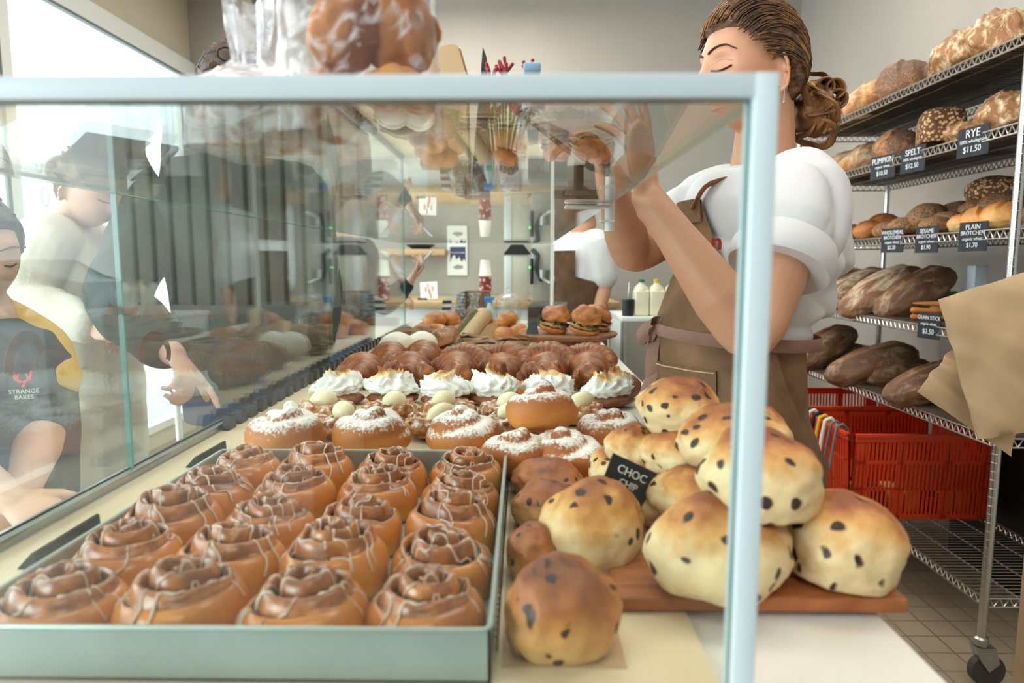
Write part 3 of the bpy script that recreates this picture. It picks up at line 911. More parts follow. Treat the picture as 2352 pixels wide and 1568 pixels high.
for i, px in enumerate((900, 985, 1062, 1130, 1210, 1295, 1368)):
    Y = 1.60; x = P(px, 880, Y).x
    place(tws[i % 2], (x, Y, ZF), (RD(14), 0, i*1.3+.5), 'twisted apricot danish between meringues and croissants, %s from the left' % (ORD+['seventh'])[i], 'twisted apricot danishes', (1.15, 1.1, 1.5))

# ------------------------------------------------------------------ sandwiches and rolls further back
mSeed = bread('seeded_crust', [(0, (196, 150, 96)), (.6, (150, 104, 60)), (1, (112, 76, 46))], -.03, .035, .3, 20, .7, .5, 80, seeds=((52, 46, 42), (150, 120, 84), 190.0, .42))
mFlour = bread('floured_crust', [(0, (200, 160, 116)), (.4, (232, 216, 192)), (1, (244, 238, 226))], -.03, .03, .3, 14, .85, .3, 60)
mGold = bread('golden_crust', [(0, (214, 160, 96)), (.45, (206, 132, 62)), (1, (158, 86, 36))], -.03, .035, .6, 26, .5, .7, 45, coat=.15)
mRust = bread('rustic_crust', [(0, (190, 136, 84)), (.5, (168, 108, 64)), (1, (122, 74, 46))], -.03, .035, .5, 24, .6, .5, 60, flour=((226, 204, 170), 30, .55, .75))
mCrumbIn = simple('bread_crumb', (236, 214, 168), .8, (222, 194, 142), 40, .3, 120)
mGreen = simple('salad_leaf', (96, 138, 44), .5, (58, 100, 30), 40)
mDarkG = simple('rocket_leaf', (56, 84, 34), .5, (36, 58, 26), 40)
mTom = simple('tomato_slice', (206, 74, 40), .35)
mChk = simple('chicken_filling', (214, 176, 112), .6, (188, 140, 80), 40, .4, 60)
def blobm(m, r, seed, amp=.10, sc_=1.6, sub=4, flat=None, cut=None):
    bm = newbm(); vs = add_ico(bm, (0, 0, 0), 1, sub); o = Vector((seed*3.1, seed*1.3, seed*.7))
    for v in vs:
        d = v.co.copy(); q = 1+amp*noise.noise(d*sc_+o)+amp*.35*noise.noise(d*sc_*3+o)
        p = Vector((d.x*r[0], d.y*r[1], d.z*r[2]))*q
        if flat is not None and p.z < flat: p.z = flat
        if cut is not None and p.z > cut: p.z = cut
        v.co = p
    return tomesh(bm, m)
def leaf_mesh(m, r, seed, ruff=.25):
    bm = newbm(); n_ = 40
    L = [[], []]
    for k in range(n_):
        a = 2*PI*k/n_; q = 1+ruff*math.sin(a*7+seed)*.3+ruff*noise.noise(Vector((math.cos(a)*3, math.sin(a)*3, seed)))
        for j, rr in enumerate((.55, 1.0)):
            L[j].append(bm.verts.new((r[0]*rr*q*math.cos(a), r[1]*rr*q*math.sin(a), r[2]*(.3*math.sin(a*9+seed*2)*rr-(.5*rr)))))
    c = bm.verts.new((0, 0, 0))
    for k in range(n_):
        bm.faces.new((c, L[0][k], L[0][(k+1) % n_])); bm.faces.new((L[0][k], L[1][k], L[1][(k+1) % n_], L[0][(k+1) % n_]))
    bmesh.ops.solidify(bm, geom=bm.faces[:], thickness=.0015)
    return tomesh(bm, m)
def sandwich(mTop, r, seed, fill, leafm, tom=True, gap=.018):
    t = thing('filled_roll', 'x', 'sandwich')
    o = obj('bottom_half', blobm(mTop, (r[0], r[1], r[2]*.55), seed, .08, 1.5, 4, -r[2]*.45, .004), None, t); o.location = (0, 0, r[2]*.45)
    z = r[2]*.45+.006
    o = obj('filling', blobm(fill, (r[0]*.92, r[1]*.95, gap*.45), seed+3, .35, 5, 4), None, t); o.location = (0, 0, z+gap*.35)
    o = obj('salad', leaf_mesh(leafm, (r[0]*1.02, r[1]*1.05, .012), seed), None, t); o.location = (0, 0, z+gap*.8)
    if tom:
        b = newbm(); add_lathe(b, [(.001, 0), (r[0]*.7, 0), (r[0]*.72, .003), (r[0]*.7, .006), (.001, .006)], 28, (0, -r[1]*.28, 0)); o = obj('tomato', b, mTom, t); o.location = (0, 0, z+gap*.4)
    o = obj('top_half', blobm(mTop, (r[0], r[1], r[2]), seed+1, .24, 1.7, 4, -.004), None, t); o.location = (0, .004, z+gap+.007); o.rotation_euler = (RD(-15), RD(4), seed)
    return t
gF = 'filled rolls and sandwiches at the back of the case'
def put(t, px, py, Y, z, rot, lab, group=None, scale=1):
    x = P(px, py, Y).x
    return place(t, (x, Y, z), tuple(RD(a) for a in rot), lab, group, scale)
put(sandwich(mSeed, (.066, .058, .036), 1, mCrumbIn, mGreen), 924, 770, 2.36, ZF, (10, 0, 20), 'seed crusted roll with salad and tomato beside the side glass', gF, 1.1)
put(sandwich(mRust, (.055, .052, .036), 2, mChk, mGreen), 1016, 785, 2.34, ZF, (12, 6, -20), 'brown floured roll with tomato right of the two white buns', gF, 1.15)
put(sandwich(mRust, (.05, .045, .032), 3, mChk, mGreen, False), 972, 765, 2.62, ZF, (6, 0, 40), 'small brown salad roll behind the white floury buns', gF)
for i, (px, Y, lab) in enumerate(((912, 2.20, 'white floury bun against the croissants, left of two'), (968, 2.24, 'white floury bun against the croissants, right of two'))):
    o = obj('floury_bun', blobm(mFlour, (.055, .05, .034), 20+i, .08)); o.location = (P(px, 795, Y).x, Y, ZF+.048); o.rotation_euler = (RD(-10), 0, i); o.scale = (1.05, 1, 1.25)
    setprops(o, lab, 'bun', 'white floury buns')
# bagels and golden rolls at the far end
def bagel(m, seed):
    bm = newbm(); pts = [(.034*math.cos(2*PI*k/36), .034*math.sin(2*PI*k/36), 0) for k in range(36)]
    add_tube(bm, pts, .022, 16, closed=True); wob(bm.verts, .004, 22, seed); return tomesh(bm, m)
bgs = [bagel(mGold, 1), bagel(mGold, 2)]; gld = [blobm(mGold, (.052, .045, .032), s, .1) for s in (5, 6)]
for i, (px, Y, k, lab) in enumerate(((985, 3.02, 1, 'golden roll at the far left of the back row'), (1016, 2.95, 0, 'glossy ring bagel second in the back row'),
        (1048, 3.0, 0, 'glossy ring bagel in the back row left of the upright wrap'), (1150, 2.98, 1, 'golden roll in the back row right of the upright wrap'),
        (1180, 2.9, 0, 'glossy ring bagel at the right of the back row near the stand'), (1060, 2.8, 1, 'golden roll behind the tilted baguette sandwich'),
        (1000, 2.85, 0, 'glossy ring bagel in front of the far left roll'), (1160, 2.7, 1, 'golden roll in front of the right bagel'), (1222, 2.72, 0, 'glossy ring bagel half under the cake stand'))):
    x = P(px, 770, Y).x
    o = obj('bagel' if k == 0 else 'golden_roll', (bgs if k == 0 else gld)[i % 2]); o.location = (x, Y, ZF+(.024 if k == 0 else .03)); o.rotation_euler = (RD(22), RD(8*(i % 3-1)), i*1.1)
    o.scale = (1.05,)*3
    setprops(o, lab, 'bread roll', 'golden rolls and bagels along the back')
# second layer of golden rolls, resting on the first
for i, (px, Y, lab) in enumerate(((1000, 2.93, 'golden roll on top at the left of the back row'), (1034, 2.97, 'golden roll on top in the middle of the back row'), (1166, 2.93, 'golden roll on top at the right of the back row'))):
    o = obj('golden_roll', gld[i % 2]); o.location = (P(px, 745, Y).x, Y, ZF+.075); o.rotation_euler = (RD(15), 0, i*2.0)
    setprops(o, lab, 'bread roll', 'golden rolls and bagels along the back')
# baguette sandwich leaning up, wrapped in kraft paper
t = thing('baguette_sandwich', 'long baguette sandwich in kraft paper leaning up among the rolls', 'sandwich', (0, 2.4, ZF), world=True)
a = P(1034, 812, 2.33); b = P(1098, 732, 2.56); ax = (b-a)
off = Vector((.019, -.012, .018))
for k, (o1, m_, nm, rr) in enumerate(((Vector((-.012, 0, .008)), mSeed, 'bread_half', (.017, .030)), (Vector((.014, 0, -.008)), mSeed, 'bread_half', (.017, .030)), (Vector((0, -.004, 0)), mCrumbIn, 'crumb', (.010, .031)), (Vector((.001, -.008, .001)), mGreen, 'salad', (.0035, .031)))):
    bm = newbm(); pts = [a+ax*(i/10)+o1 for i in range(11)]
    add_tube(bm, pts, [(rr[0]*(1+.05*math.sin(i*2.1)), rr[1]) for i in range(11)], 14, N0=(1, 0, .3)); obj(nm, bm, m_, t)
bm = newbm(); pts = [a+ax*(i/8) for i in range(3, 10)]
add_tube(bm, [p+Vector((.01, .006, 0)) for p in pts], [(.033+.004*math.sin(i*1.3), .030) for i in range(7)], 12, dome=False, N0=(1, 0, .3)); wob(bm.verts, .004, 30, 3); obj('paper_wrap', bm, M['kraft'], t)
# kraft boxes / wraps
def wrap(lo, hi, M_, seed, amp=.006):
    bm = newbm(); add_box(bm, lo, hi, None); bmesh.ops.subdivide_edges(bm, edges=bm.edges[:], cuts=5, use_grid_fill=True)
    wob(bm.verts, amp, 22, seed, Vector(((lo[0]+hi[0])/2, (lo[1]+hi[1])/2, (lo[2]+hi[2])/2)))
    for v in bm.verts: v.co = M_ @ v.co
    return bm
def RT(loc, rx=0, ry=0, rz=0): return Matrix.Translation(loc) @ Euler((RD(rx), RD(ry), RD(rz))).to_matrix().to_4x4()
t = thing('paper_wrapped_roll', 'upright kraft wrapped roll beside the leaning baguette sandwich', 'sandwich', (P(1110, 770, 2.72).x, 2.72, ZF), world=True)
c = Vector((P(1108, 770, 2.72).x, 2.72, ZF))
obj('paper_wrap', wrap((-.05, -.03, 0), (.05, .03, .085), RT(c, -8, 0, 10), 4), M['kraft'], t)
bm = newbm(); vs = add_ico(bm, (c.x+.004, c.y, c.z+.085), (.046, .028, .020), 3); wob(vs, .004, 40, 1); obj('bread', bm, mGold, t)
for i, (px, Y, w_, d_, h, lab) in enumerate(((1120, 2.30, .085, .05, .042, 'kraft paper parcel lying in front of the golden rolls'), (1170, 2.42, .07, .045, .04, 'kraft paper parcel lying just left of the cake stand foot'),
                                              (1075, 2.42, .06, .04, .05, 'kraft paper parcel under the leaning baguette sandwich'))):
    x = P(px, 790, Y).x
    t = thing('paper_parcel', lab, 'sandwich', (x, Y, ZF), 'kraft paper parcels', world=True)
    obj('paper_wrap', wrap((-w_, -d_, 0), (w_, d_, h), RT((x, Y, ZF+.002), 0, 0, 12-14*i), 7+i), M['kraft'], t)
    bm = newbm(); add_tube(bm, [(x-w_*.8, Y-d_*.3, ZF+h+.002), (x, Y-d_*.3, ZF+h+.012), (x+w_*.8, Y-d_*.2, ZF+h)], [(.006, .02)]*3, 12, N0=(0, 0, 1)); wob(bm.verts, .004, 40, i); obj('filling', bm, mRust, t)
o = obj('golden_roll', blobm(mRust, (.055, .05, .04), 31, .1)); o.location = (P(1350, 795, 2.55).x, 2.55, ZF+.038); setprops(o, 'crusty roll on the case floor behind the stand foot', 'bread roll')
# wire label clips
def wire_clip(c, s, lab):
    bm = newbm(); c = Vector(c)
    add_tube(bm, [c+Vector((-s, 0, 0)), c+Vector((s*.9, 0, 0)), c+Vector((s*.4, .01, s*1.6)), c+Vector((-s*.3, .01, s*1.9)), c+Vector((-s*.6, 0, s*.4)), c+Vector((s*.6, -.006, s*.5))], .0035, 8)
    solo('label_clip', bm, M['black'], lab, 'clip', 'black wire label clips')
p = P(1200, 795, 2.28); wire_clip((p.x, p.y, ZF+.004), .022, 'black wire label clip lying left of the cake stand foot')
# cake stand with three filled rolls
Yc = 2.38; cx = P(1304, 760, Yc).x; zp = P(1304, 762, Yc).z-.004
t = thing('cake_stand', 'round dark wooden cake stand holding three filled rolls', 'cake stand', (cx, Yc, ZF), world=True)
bm = newbm(); add_lathe(bm, [(.001, -.014), (.150, -.014), (.168, -.008), (.173, 0), (.171, .004), (.160, .002), (.001, 0)], 64, (cx, Yc, zp)); obj('plate', bm, M['dark_wood'], t)
bm = newbm(); add_lathe(bm, [(.07, 0), (.07, .006), (.055, .012), (.04, .03), (.042, zp-ZF-.03), (.06, zp-ZF-.014)], 40, (cx, Yc, ZF)); obj('foot', bm, M['dark_wood'], t)
sw = []
for i, (px, Y, rz, lab) in enumerate(((1270, 2.36, 15, 'crusty rocket sandwich at the left on the cake stand'), (1340, 2.31, -10, 'crusty rocket sandwich in front on the cake stand'), (1368, 2.42, 30, 'crusty sandwich at the back right on the cake stand'))):
    s_ = sandwich(mGold, (.050, .046, .040), 40+i, mChk, mDarkG, False, .026)
    put(s_, px, 740, Y, zp+.003, (8, 10, rz), lab, 'filled rolls on the cake stand')
bm = newbm(); p = P(1222, 748, 2.3)
add_prism(bm, [(p.x-.02, 2.3, zp+.004), (p.x+.02, 2.29, zp+.004), (p.x+.012, 2.33, zp+.045), (p.x-.012, 2.34, zp+.040)], (.003, .003, 0))
solo('price_card', bm, M['slate'], 'dark price card leaning at the left rim of the cake stand', 'price sign', smooth=False)
# dark toothed strip along the side channel
bm = newbm()
for i in range(26):
    y = 1.25+i*.055; add_prism(bm, [(GX0+.012, y, ZF+.001), (GX0+.012, y+.034, ZF+.001), (GX0+.012, y+.028, ZF+.026), (GX0+.012, y+.010, ZF+.026)], (.014, 0, 0))
solo('tray_edging', bm, M['black'], 'black toothed tray edging along the foot of the side glass', 'edging', smooth=False)

# ================================================================== things standing on the glass top
ZG = ZT+.0072
n = NT('cellophane'); 
bf = n.add('ShaderNodeNewGeometry').outputs['Backfacing']
fr_ = n.add('ShaderNodeFresnel', IOR=n.rng(bf, 0, 1, 1.5, 1/1.5)).outputs[0]
cel = n.add('ShaderNodeBsdfTransparent', Color=(.97, .97, .98, 1)); gl_ = n.add('ShaderNodeBsdfGlossy', Color=(1, 1, 1, 1), Roughness=.12)
df = n.add('ShaderNodeBsdfDiffuse', Color=(.93, .94, .97, 1)); 
hz = n.add('ShaderNodeMixShader', i0=n.rng(n.noise(n.raw(), 30, 3, .5, 2.5), .50, .72, .04, .55), i1=cel.outputs[0], i2=df.outputs[0])  # white patches mixed into the film stand in for highlights on its crinkles
mx = n.add('ShaderNodeMixShader', i0=n.math('MULTIPLY', fr_, 1.0), i1=hz.outputs[0], i2=gl_.outputs[0])
n.l.new(mx.outputs[0], n.n['Material Output'].inputs['Surface'])
n.bump(n.noise(n.raw(), 60, 4, .6, 2), 0, .001)
M['cello'] = n.m; M['cello_white'] = n.m.copy(); M['cello_white'].name = 'whitened_cellophane'
for nd in M['cello_white'].node_tree.nodes:
    if nd.type == 'MAP_RANGE' and abs(nd.inputs[1].default_value-.50) < 1e-4: nd.inputs[1].default_value = .36; nd.inputs[2].default_value = .60; nd.inputs[3].default_value = .15; nd.inputs[4].default_value = .75
mCook = bread('cookie_crust', [(0, (150, 88, 40)), (.5, (196, 124, 58)), (1, (214, 152, 86))], -.03, .03, .6, 30, .7, .6, 60)
def bag(name, lab, base, w_, d_, h, neck, seed, cookies, wrinkle=.004, cat='bag'):
    bx, by = base
    t = thing(name, lab, cat, (bx, by, ZG), world=True)
    bm = newbm(); rings = []; nn = 44; hs = 26
    for j in range(hs+1):
        u = j/hs; z = h*u
        if neck and u > neck:
            v = (u-neck)/(1-neck); f = lerp(1, .30, sm(0, .35, v)) if v < .35 else lerp(.24, .30, sm(.35, 1, v))
        else: f = 1-.04*u
        L = []
        for k in range(nn):
            a = 2*PI*k/nn; ca, sa = math.cos(a), math.sin(a); pw = .55
            x = abs(ca)**pw*(1 if ca > 0 else -1)*w_*f; y = abs(sa)**pw*(1 if sa > 0 else -1)*d_*f
            q = noise.noise(Vector((math.cos(a)*3+seed, math.sin(a)*3, z*16)))*wrinkle+noise.noise(Vector((a*5, z*30, seed)))*wrinkle*.6
            if neck and u > neck: q += .006*math.sin(a*9+seed)*sm(neck, 1, u)
            L.append(bm.verts.new((bx+x+ca*q, by+y+sa*q, ZG+.001+z+(0 if u < 1 else .012*noise.noise(Vector((ca*3, sa*3, seed)))))))
        rings.append(L)
    for a, b in zip(rings, rings[1:]):
        for k in range(nn): bm.faces.new((a[k], a[(k+1) % nn], b[(k+1) % nn], b[k]))
    bm.faces.new(rings[0][::-1])
    obj('bag_film', bm, M['cello_white' if neck else 'cello'], t)
    ck = blobm(mCook, (.032, .031, .029), seed, .14, 2.2)
    for i, (dx, dy, dz, s) in enumerate(cookies):
        o = obj('biscuit', ck); o.location = (bx+dx, by+dy, ZG+dz); o.rotation_euler = (i*1.3, i*.7, i*2.1); o.scale = (s, s, s*.95)
        setprops(o, lab and {'cookie_bag': 'knobbly golden biscuit inside the large clear bag', 'biscuit_bag': 'knobbly golden biscuit inside the small gathered bag'}[name], 'biscuit', {'cookie_bag': 'biscuits in the large clear bag', 'biscuit_bag': 'biscuits in the small gathered bag'}[name])
    return t
b1 = P(832, 330, .60)
bag('cookie_bag', 'large clear bag of golden biscuits standing on the glass top', (b1.x, .60), .066, .042, .24, 0, 2.2,
    [(.030, -.004, .031, 1), (-.026, .004, .030, 1), (.034, .010, .088, 1.05), (-.010, -.006, .085, 1.02), (.032, 0, .148, 1.08), (-.020, .006, .140, 1.0), (.02, .0, .20, .9)])
b2 = P(552, 330, .62)
bag('biscuit_bag', 'small cellophane bag with a gathered crinkled top left of the large one', (b2.x+.0, .66), .062, .038, .130, .40, 5.1,
    [(-.03, 0, .026, .85), (.028, .004, .026, .85), (0, -.004, .028, .85)], .005)
q = P(1036, 130, 1.25)
bm = newbm(); add_prism(bm, [(q.x-.045, 1.24, ZG+.0005), (q.x+.035, 1.24, ZG+.0005), (q.x+.030, 1.25, q.z-.03), (q.x+.016, 1.25, q.z+.018), (q.x-.004, 1.25, q.z+.024), (q.x-.036, 1.25, q.z+.010)], (0, .02, 0)); bmesh.ops.bevel(bm, geom=bm.edges[:], offset=.004, segments=2, affect='EDGES')
solo('paper_pouch', bm, M['kraft'], 'pale brown paper pouch behind the right side of the large biscuit bag', 'bag')
# white capped bottle
p = P(1225, 404, .82)
t = thing('pump_bottle', 'small clear bottle with a white cap standing on the glass top', 'bottle', (p.x, p.y, ZG), world=True)
bm = newbm(); add_lathe(bm, [(.001, 0), (.018, .0), (.0195, .004), (.0195, .056), (.016, .066), (.0125, .070), (.0125, .074)], 32, (p.x, p.y, ZG+.0005)); obj('body', bm, M['cello'], t)
bm = newbm(); add_lathe(bm, [(.013, .072), (.0135, .074), (.0135, .094), (.012, .096), (.004, .097), (.004, .112), (.001, .112)], 28, (p.x, p.y, ZG)); obj('cap', bm, M['white_metal'], t)
bm = newbm(); add_box(bm, (p.x-.012, p.y-.02, ZG+.110), (p.x+.008, p.y+.006, ZG+.120), bev=.003); obj('pump_head', bm, simple('pale_blue_plastic', (150, 186, 224), .4), t)
# red-stemmed succulent in a small pot
p = P(1158, 380, 1.02)
t = thing('potted_succulent', 'small potted succulent with red flower tips on the glass top', 'plant', (p.x, p.y, ZG), world=True)
bm = newbm(); add_lathe(bm, [(.001, 0), (.026, 0), (.032, .05), (.033, .052), (.029, .052), (.001, .045)], 28, (p.x, p.y, ZG+.0005)); obj('pot', bm, simple('terracotta_pot', (150, 96, 70), .7), t)
bm = newbm(); red = newbm(); rnd = random.Random(4)
for i in range(16):
    a = i*2.4; r = rnd.uniform(.004, .022); h = rnd.uniform(.05, .125); lean = rnd.uniform(.2, .8)*.03
    q = Vector((p.x+r*math.cos(a), p.y+r*math.sin(a), ZG+.046)); e_ = q+Vector((lean*math.cos(a), lean*math.sin(a), h))
    add_tube(bm, [q, (q+e_)/2+Vector((0, 0, .006)), e_], .0018, 7)
    for j in range(5):
        bb = a+j*1.5; c0 = e_+Vector((.003*math.cos(bb), .003*math.sin(bb), .002*j)); add_tube(red, [c0, c0+Vector((.006*math.cos(bb), .006*math.sin(bb), .009))], [.0016, .0026], 7)
obj('stems', bm, mGreen, t); obj('flower_tips', red, simple('red_bloom', (150, 34, 44), .45), t)
# dark triangular card edge-on
a = P(1109, 108, 1.0); b0 = P(1093, 300, 1.0); c0 = P(1122, 300, 1.0)
bm = newbm(); add_prism(bm, [(a.x, 1.0, a.z), (b0.x-.006, .985, ZG+.0005), (c0.x, .985, ZG+.0005)], (.003, .05, 0)); 
solo('display_card', bm, M['slate'], 'thin dark folded display card standing on the glass top left of the succulent', 'card', smooth=False)
# tablet on its stand near the worker's hands, and a card terminal at the customers' side
c = P(1330, 318, 1.12)
t = thing('tablet', 'dark order tablet tilted on a stand under the worker raised hand', 'tablet', (c.x, c.y, ZG), world=True)
Mx = frame_M((c.x, c.y, ZG+.075), (.45, .9, 0), (-.75, .3, .62))
bm = newbm(); add_box(bm, (-.10, -.075, -.004), (.10, .075, .004), Mx, bev=.003); obj('screen', bm, M['black'], t)
bm = newbm(); add_box(bm, (c.x-.04, c.y-.035, ZG+.0005), (c.x+.035, c.y+.035, ZG+.008), bev=.002); add_tube(bm, [(c.x, c.y, ZG+.006), (c.x, c.y, ZG+.07)], .008, 10); obj('stand', bm, M['black'], t)
a = P(150, 405, .84)
t = thing('order_screen', 'flat dark screen tilted above the side glass near the cream jumper', 'screen', (a.x+.05, .86, ZG), world=True)
Mx = frame_M((a.x+.058, .855, ZG+.028), (1, -.05, -.16), (.05, .62, .6))
bm = newbm(); add_box(bm, (-.058, -.03, -.003), (.064, .03, .003), Mx, bev=.002); obj('screen', bm, M['black'], t)
bm = newbm(); add_box(bm, (a.x+.03, .84, ZG+.0005), (a.x+.075, .90, ZG+.006), bev=.001); add_tube(bm, [(a.x+.055, .865, ZG+.004), (a.x+.055, .865, ZG+.03)], .006, 10); obj('stand', bm, M['black'], t)
# ================================================================== wire bread rack on the right
RX0, RX1, RY0, RY1 = 1.36, 1.80, 1.93, 3.46
SH = [1.868, 1.633, 1.346, 1.043, .752, .272]          # top of each shelf's wire deck
rk = thing('wire_rack', 'chrome wire shelving rack on castors full of bread along the right wall', 'shelving', ((RX0+RX1)/2, (RY0+RY1)/2, 0), world=True)
for x in (RX0, RX1):
    for y in (RY0, RY1):
        bm = newbm(); add_tube(bm, [(x, y, .125), (x, y, 1.93)], .0125, 14, dome=False)
        for k in range(int((1.93-.2)/.0254)):
            add_lathe(bm, [(.0126, -.0012), (.0131, 0), (.0126, .0012)], 12, (x, y, .2+k*.0254))
        po = obj('post', bm, M['chrome'], rk)
        bm = newbm(); add_lathe(bm, [(.016, .1255), (.02, .13), (.02, .15), (.014, .155)], 18, (x, y, 0))
        add_prism(bm, [(x-.022, y-.017, .125), (x+.035, y-.017, .125), (x+.05, y-.017, .075), (x+.02, y-.017, .05), (x-.01, y-.017, .09)], (0, .034, 0))
        cs = obj('castor', bm, M['steel'], po); cs.location = (0, 0, 0)
        bm = newbm(); add_tube(bm, [(x+.022, y-.012, .0505), (x+.022, y+.012, .0505)], .05, 28, dome=False); w_ = obj('castor_wheel', bm, M['rubber'], po); w_.location = (0, 0, 0)
def truss(bm, a, b, h=.026, n_=None, r=.0032, dz=0):
    a, b = Vector(a), Vector(b); L = (b-a).length; n_ = n_ or int(L/.028)
    add_tube(bm, [a, b], r, 8, dome=False); add_tube(bm, [a-Vector((0, 0, h)), b-Vector((0, 0, h))], r, 8, dome=False)
    for i in range(n_):
        p = a+(b-a)*(i/n_); q = a+(b-a)*((i+.5)/n_); s = a+(b-a)*((i+1)/n_); dn = Vector((0, 0, h))
        add_tube(bm, [p-dn, q, s-dn], .0022, 6, dome=False)
for j, z in enumerate(SH):
    bm = newbm()
    truss(bm, (RX0, RY0, z), (RX0, RY1, z)); truss(bm, (RX1, RY0, z), (RX1, RY1, z)); truss(bm, (RX0, RY0, z), (RX1, RY0, z)); truss(bm, (RX0, RY1, z), (RX1, RY1, z))
    sh = obj('shelf_frame', bm, M['chrome'], rk)
    bm = newbm()
    y = RY0+.02
    while y < RY1: add_tube(bm, [(RX0, y, z-.002), (RX1, y, z-.002)], .0016, 6, dome=False); y += .0225
    for x in (RX0+.11, RX0+.22, RX0+.33): add_tube(bm, [(x, RY0, z-.005), (x, RY1, z-.005)], .003, 6, dome=False)
    o = obj('wire_deck', bm, M['chrome'], sh); o.location = (0, 0, 0)
    if j < 5:
        bm = newbm(); add_box(bm, (RX0+.012, RY0+.02, z+.0005), (RX1-.012, RY1-.02, z+.004)); o = obj('shelf_liner', bm, M['liner'], sh, smooth=False); o.location = (0, 0, 0)

# ------------------------------------------------------------------ loaves
def loaf_mesh(m, r, seed, slashes=2, sq=2.0, amp=.07, ear=.006):
    """oval loaf with baker's slashes; attribute 'cut' marks the opened crumb"""
    bm = newbm(); vs = add_ico(bm, (0, 0, 0), 1, 5); o = Vector((seed*2.7, seed*1.1, 0)); val = []
    for v in vs:
        d = v.co.copy(); s = (abs(d.x)**sq+abs(d.y)**sq+abs(d.z)**sq)**(-1/sq)
        d2 = d*s
        q = 1+amp*noise.noise(d*1.7+o)+amp*.4*noise.noise(d*5+o)
        p = Vector((d2.x*r[0], d2.y*r[1], d2.z*r[2]))*q
        cut = 0
        if d.z > 0 and slashes:
            for k in range(slashes):
                off = (k-(slashes-1)/2)*(.9/slashes)*2*.55
                w_ = d.y*.9-(d.x-off)*.55+.06*math.sin(d.x*9+seed) if slashes > 1 else d.y-.12*math.sin(d.x*2.5+seed)
                lim = 1-sm(.55, .85, abs(d.x-(off if slashes > 1 else 0))) 
                c_ = max(0, 1-abs(w_)/.16)*lim*sm(0, .35, d.z)
                cut = max(cut, c_)
                p += d*ear*(max(0, 1-abs(w_-.18)/.09)*lim*sm(.1, .4, d.z))
            p -= d*ear*.6*cut
        if p.z < -r[2]*.62: p.z = -r[2]*.62
        v.co = p; val.append(cut)
    me = tomesh(bm, m); fattr(me, 'cut', val); return me
def loafmat(name, dark, mid, flour, fl=(.5, .66), fs=16, cutc=(222, 184, 126), z0=-.05, z1=.05, rough=.65):
    n = NT(name); co = n.co()
    f = n.math('ADD', n.rng(n.z(), z0, z1, .1, .75), n.math('MULTIPLY', n.math('SUBTRACT', n.noise(co, 15, 5), .5), .9))
    col = n.ramp(f, [(0, mid), (.5, tuple(int((a+b)/2) for a, b in zip(mid, dark))), (1, dark)])
    col = n.mix(n.math('MULTIPLY', n.attr('cut'), .85), col, n.mix(n.noise(co, 40), cutc, mid))
    mp = n.add('ShaderNodeMapping', Vector=co); mp.inputs['Scale'].default_value = (1, 2.2, 1.5)
    col = n.mix(n.rng(n.noise(mp.outputs[0], fs, 7, .7, .5), *fl), col, flour)
    n.bump(n.noise(co, 70, 6), .5, .004)
    return n.fin(col, rough)
mBat = loafmat('batard_crust', (150, 90, 46), (204, 146, 90), (232, 212, 178), (.46, .68), 12)
mRye = loafmat('rye_crust', (104, 66, 42), (168, 116, 76), (216, 196, 166), (.44, .64), 11, (206, 174, 130))
mDark = loafmat('dark_loaf_crust', (84, 54, 38), (150, 104, 68), (196, 168, 132), (.50, .74), 10, (150, 100, 62))
mCrack = loafmat('cracked_crust', (130, 84, 48), (176, 122, 74), (234, 212, 172), (.48, .64), 17)
mPop = bread('poppy_crust', [(0, (176, 116, 64)), (.4, (150, 92, 50)), (1, (120, 74, 44))], -.05, .05, .3, 14, .75, .5, 90, seeds=((60, 60, 62), (150, 142, 126), 240.0, .50), flour=((206, 132, 72), 7.0, .55, .60))
mPopR = bread('poppy_roll_crust', [(0, (206, 150, 90)), (.5, (176, 122, 70)), (1, (150, 100, 58))], -.03, .03, .3, 18, .75, .5, 90, seeds=((50, 50, 52), (110, 100, 84), 230.0, .52))
mOat = bread('oat_crust', [(0, (116, 72, 44)), (.5, (100, 60, 38)), (1, (88, 52, 34))], -.06, .06, .3, 14, .75, .6, 90, seeds=((222, 186, 132), (190, 146, 92), 95.0, .46))
mPlain = bread('plain_roll_crust', [(0, (236, 206, 150)), (.5, (226, 172, 100)), (1, (190, 122, 58))], -.03, .03, .5, 16, .5, .3, 70)
mSes = bread('orange_roll_crust', [(0, (206, 150, 92)), (.5, (192, 124, 66)), (1, (150, 88, 44))], -.03, .03, .5, 18, .55, .4, 70)
LB = [loaf_mesh(mBat, (.145, .072, .058), s, 3) for s in (1, 2)]
LR = [loaf_mesh(mRye, (.15, .07, .058), s, 1) for s in (3, 4)]
LD = [loaf_mesh(mDark, (.15, .078, .062), s, 1) for s in (5, 6)]
LC = [loaf_mesh(mCrack, (.14, .095, .070), s, 3, 2, .10, .012) for s in (7, 8)]
LP = [loaf_mesh(mPop, (.12, .095, .072), s, 1) for s in (9, 10)]
LT = [loaf_mesh(mOat, (.115, .066, .068), s, 0, 4.2, .03) for s in (11, 12)]
RP = [loaf_mesh(mPopR, (.058, .048, .036), s, 0) for s in (13, 14)]
RO = [loaf_mesh(mSes, (.068, .046, .034), s, 1) for s in (15, 16)]
RW = [loaf_mesh(mPlain, (.062, .046, .038), s, 1) for s in (17, 18)]
def loaf(name, me, px, py, X, rot, lab, group, s=1, cat='loaf of bread', base=None):
    """centre seen at (px,py) at distance X from the axis; base keeps it on its shelf"""
    p = PX(px, py, X)
    if base is not None: p.z = base
    o = obj(name, me); o.location = p; o.rotation_euler = tuple(RD(a) for a in rot)
    o.scale = (s,)*3 if not isinstance(s, tuple) else s
    return setprops(o, lab, cat, group)
g1 = 'large loaves on the top rack shelf'; z = SH[0]+.0045
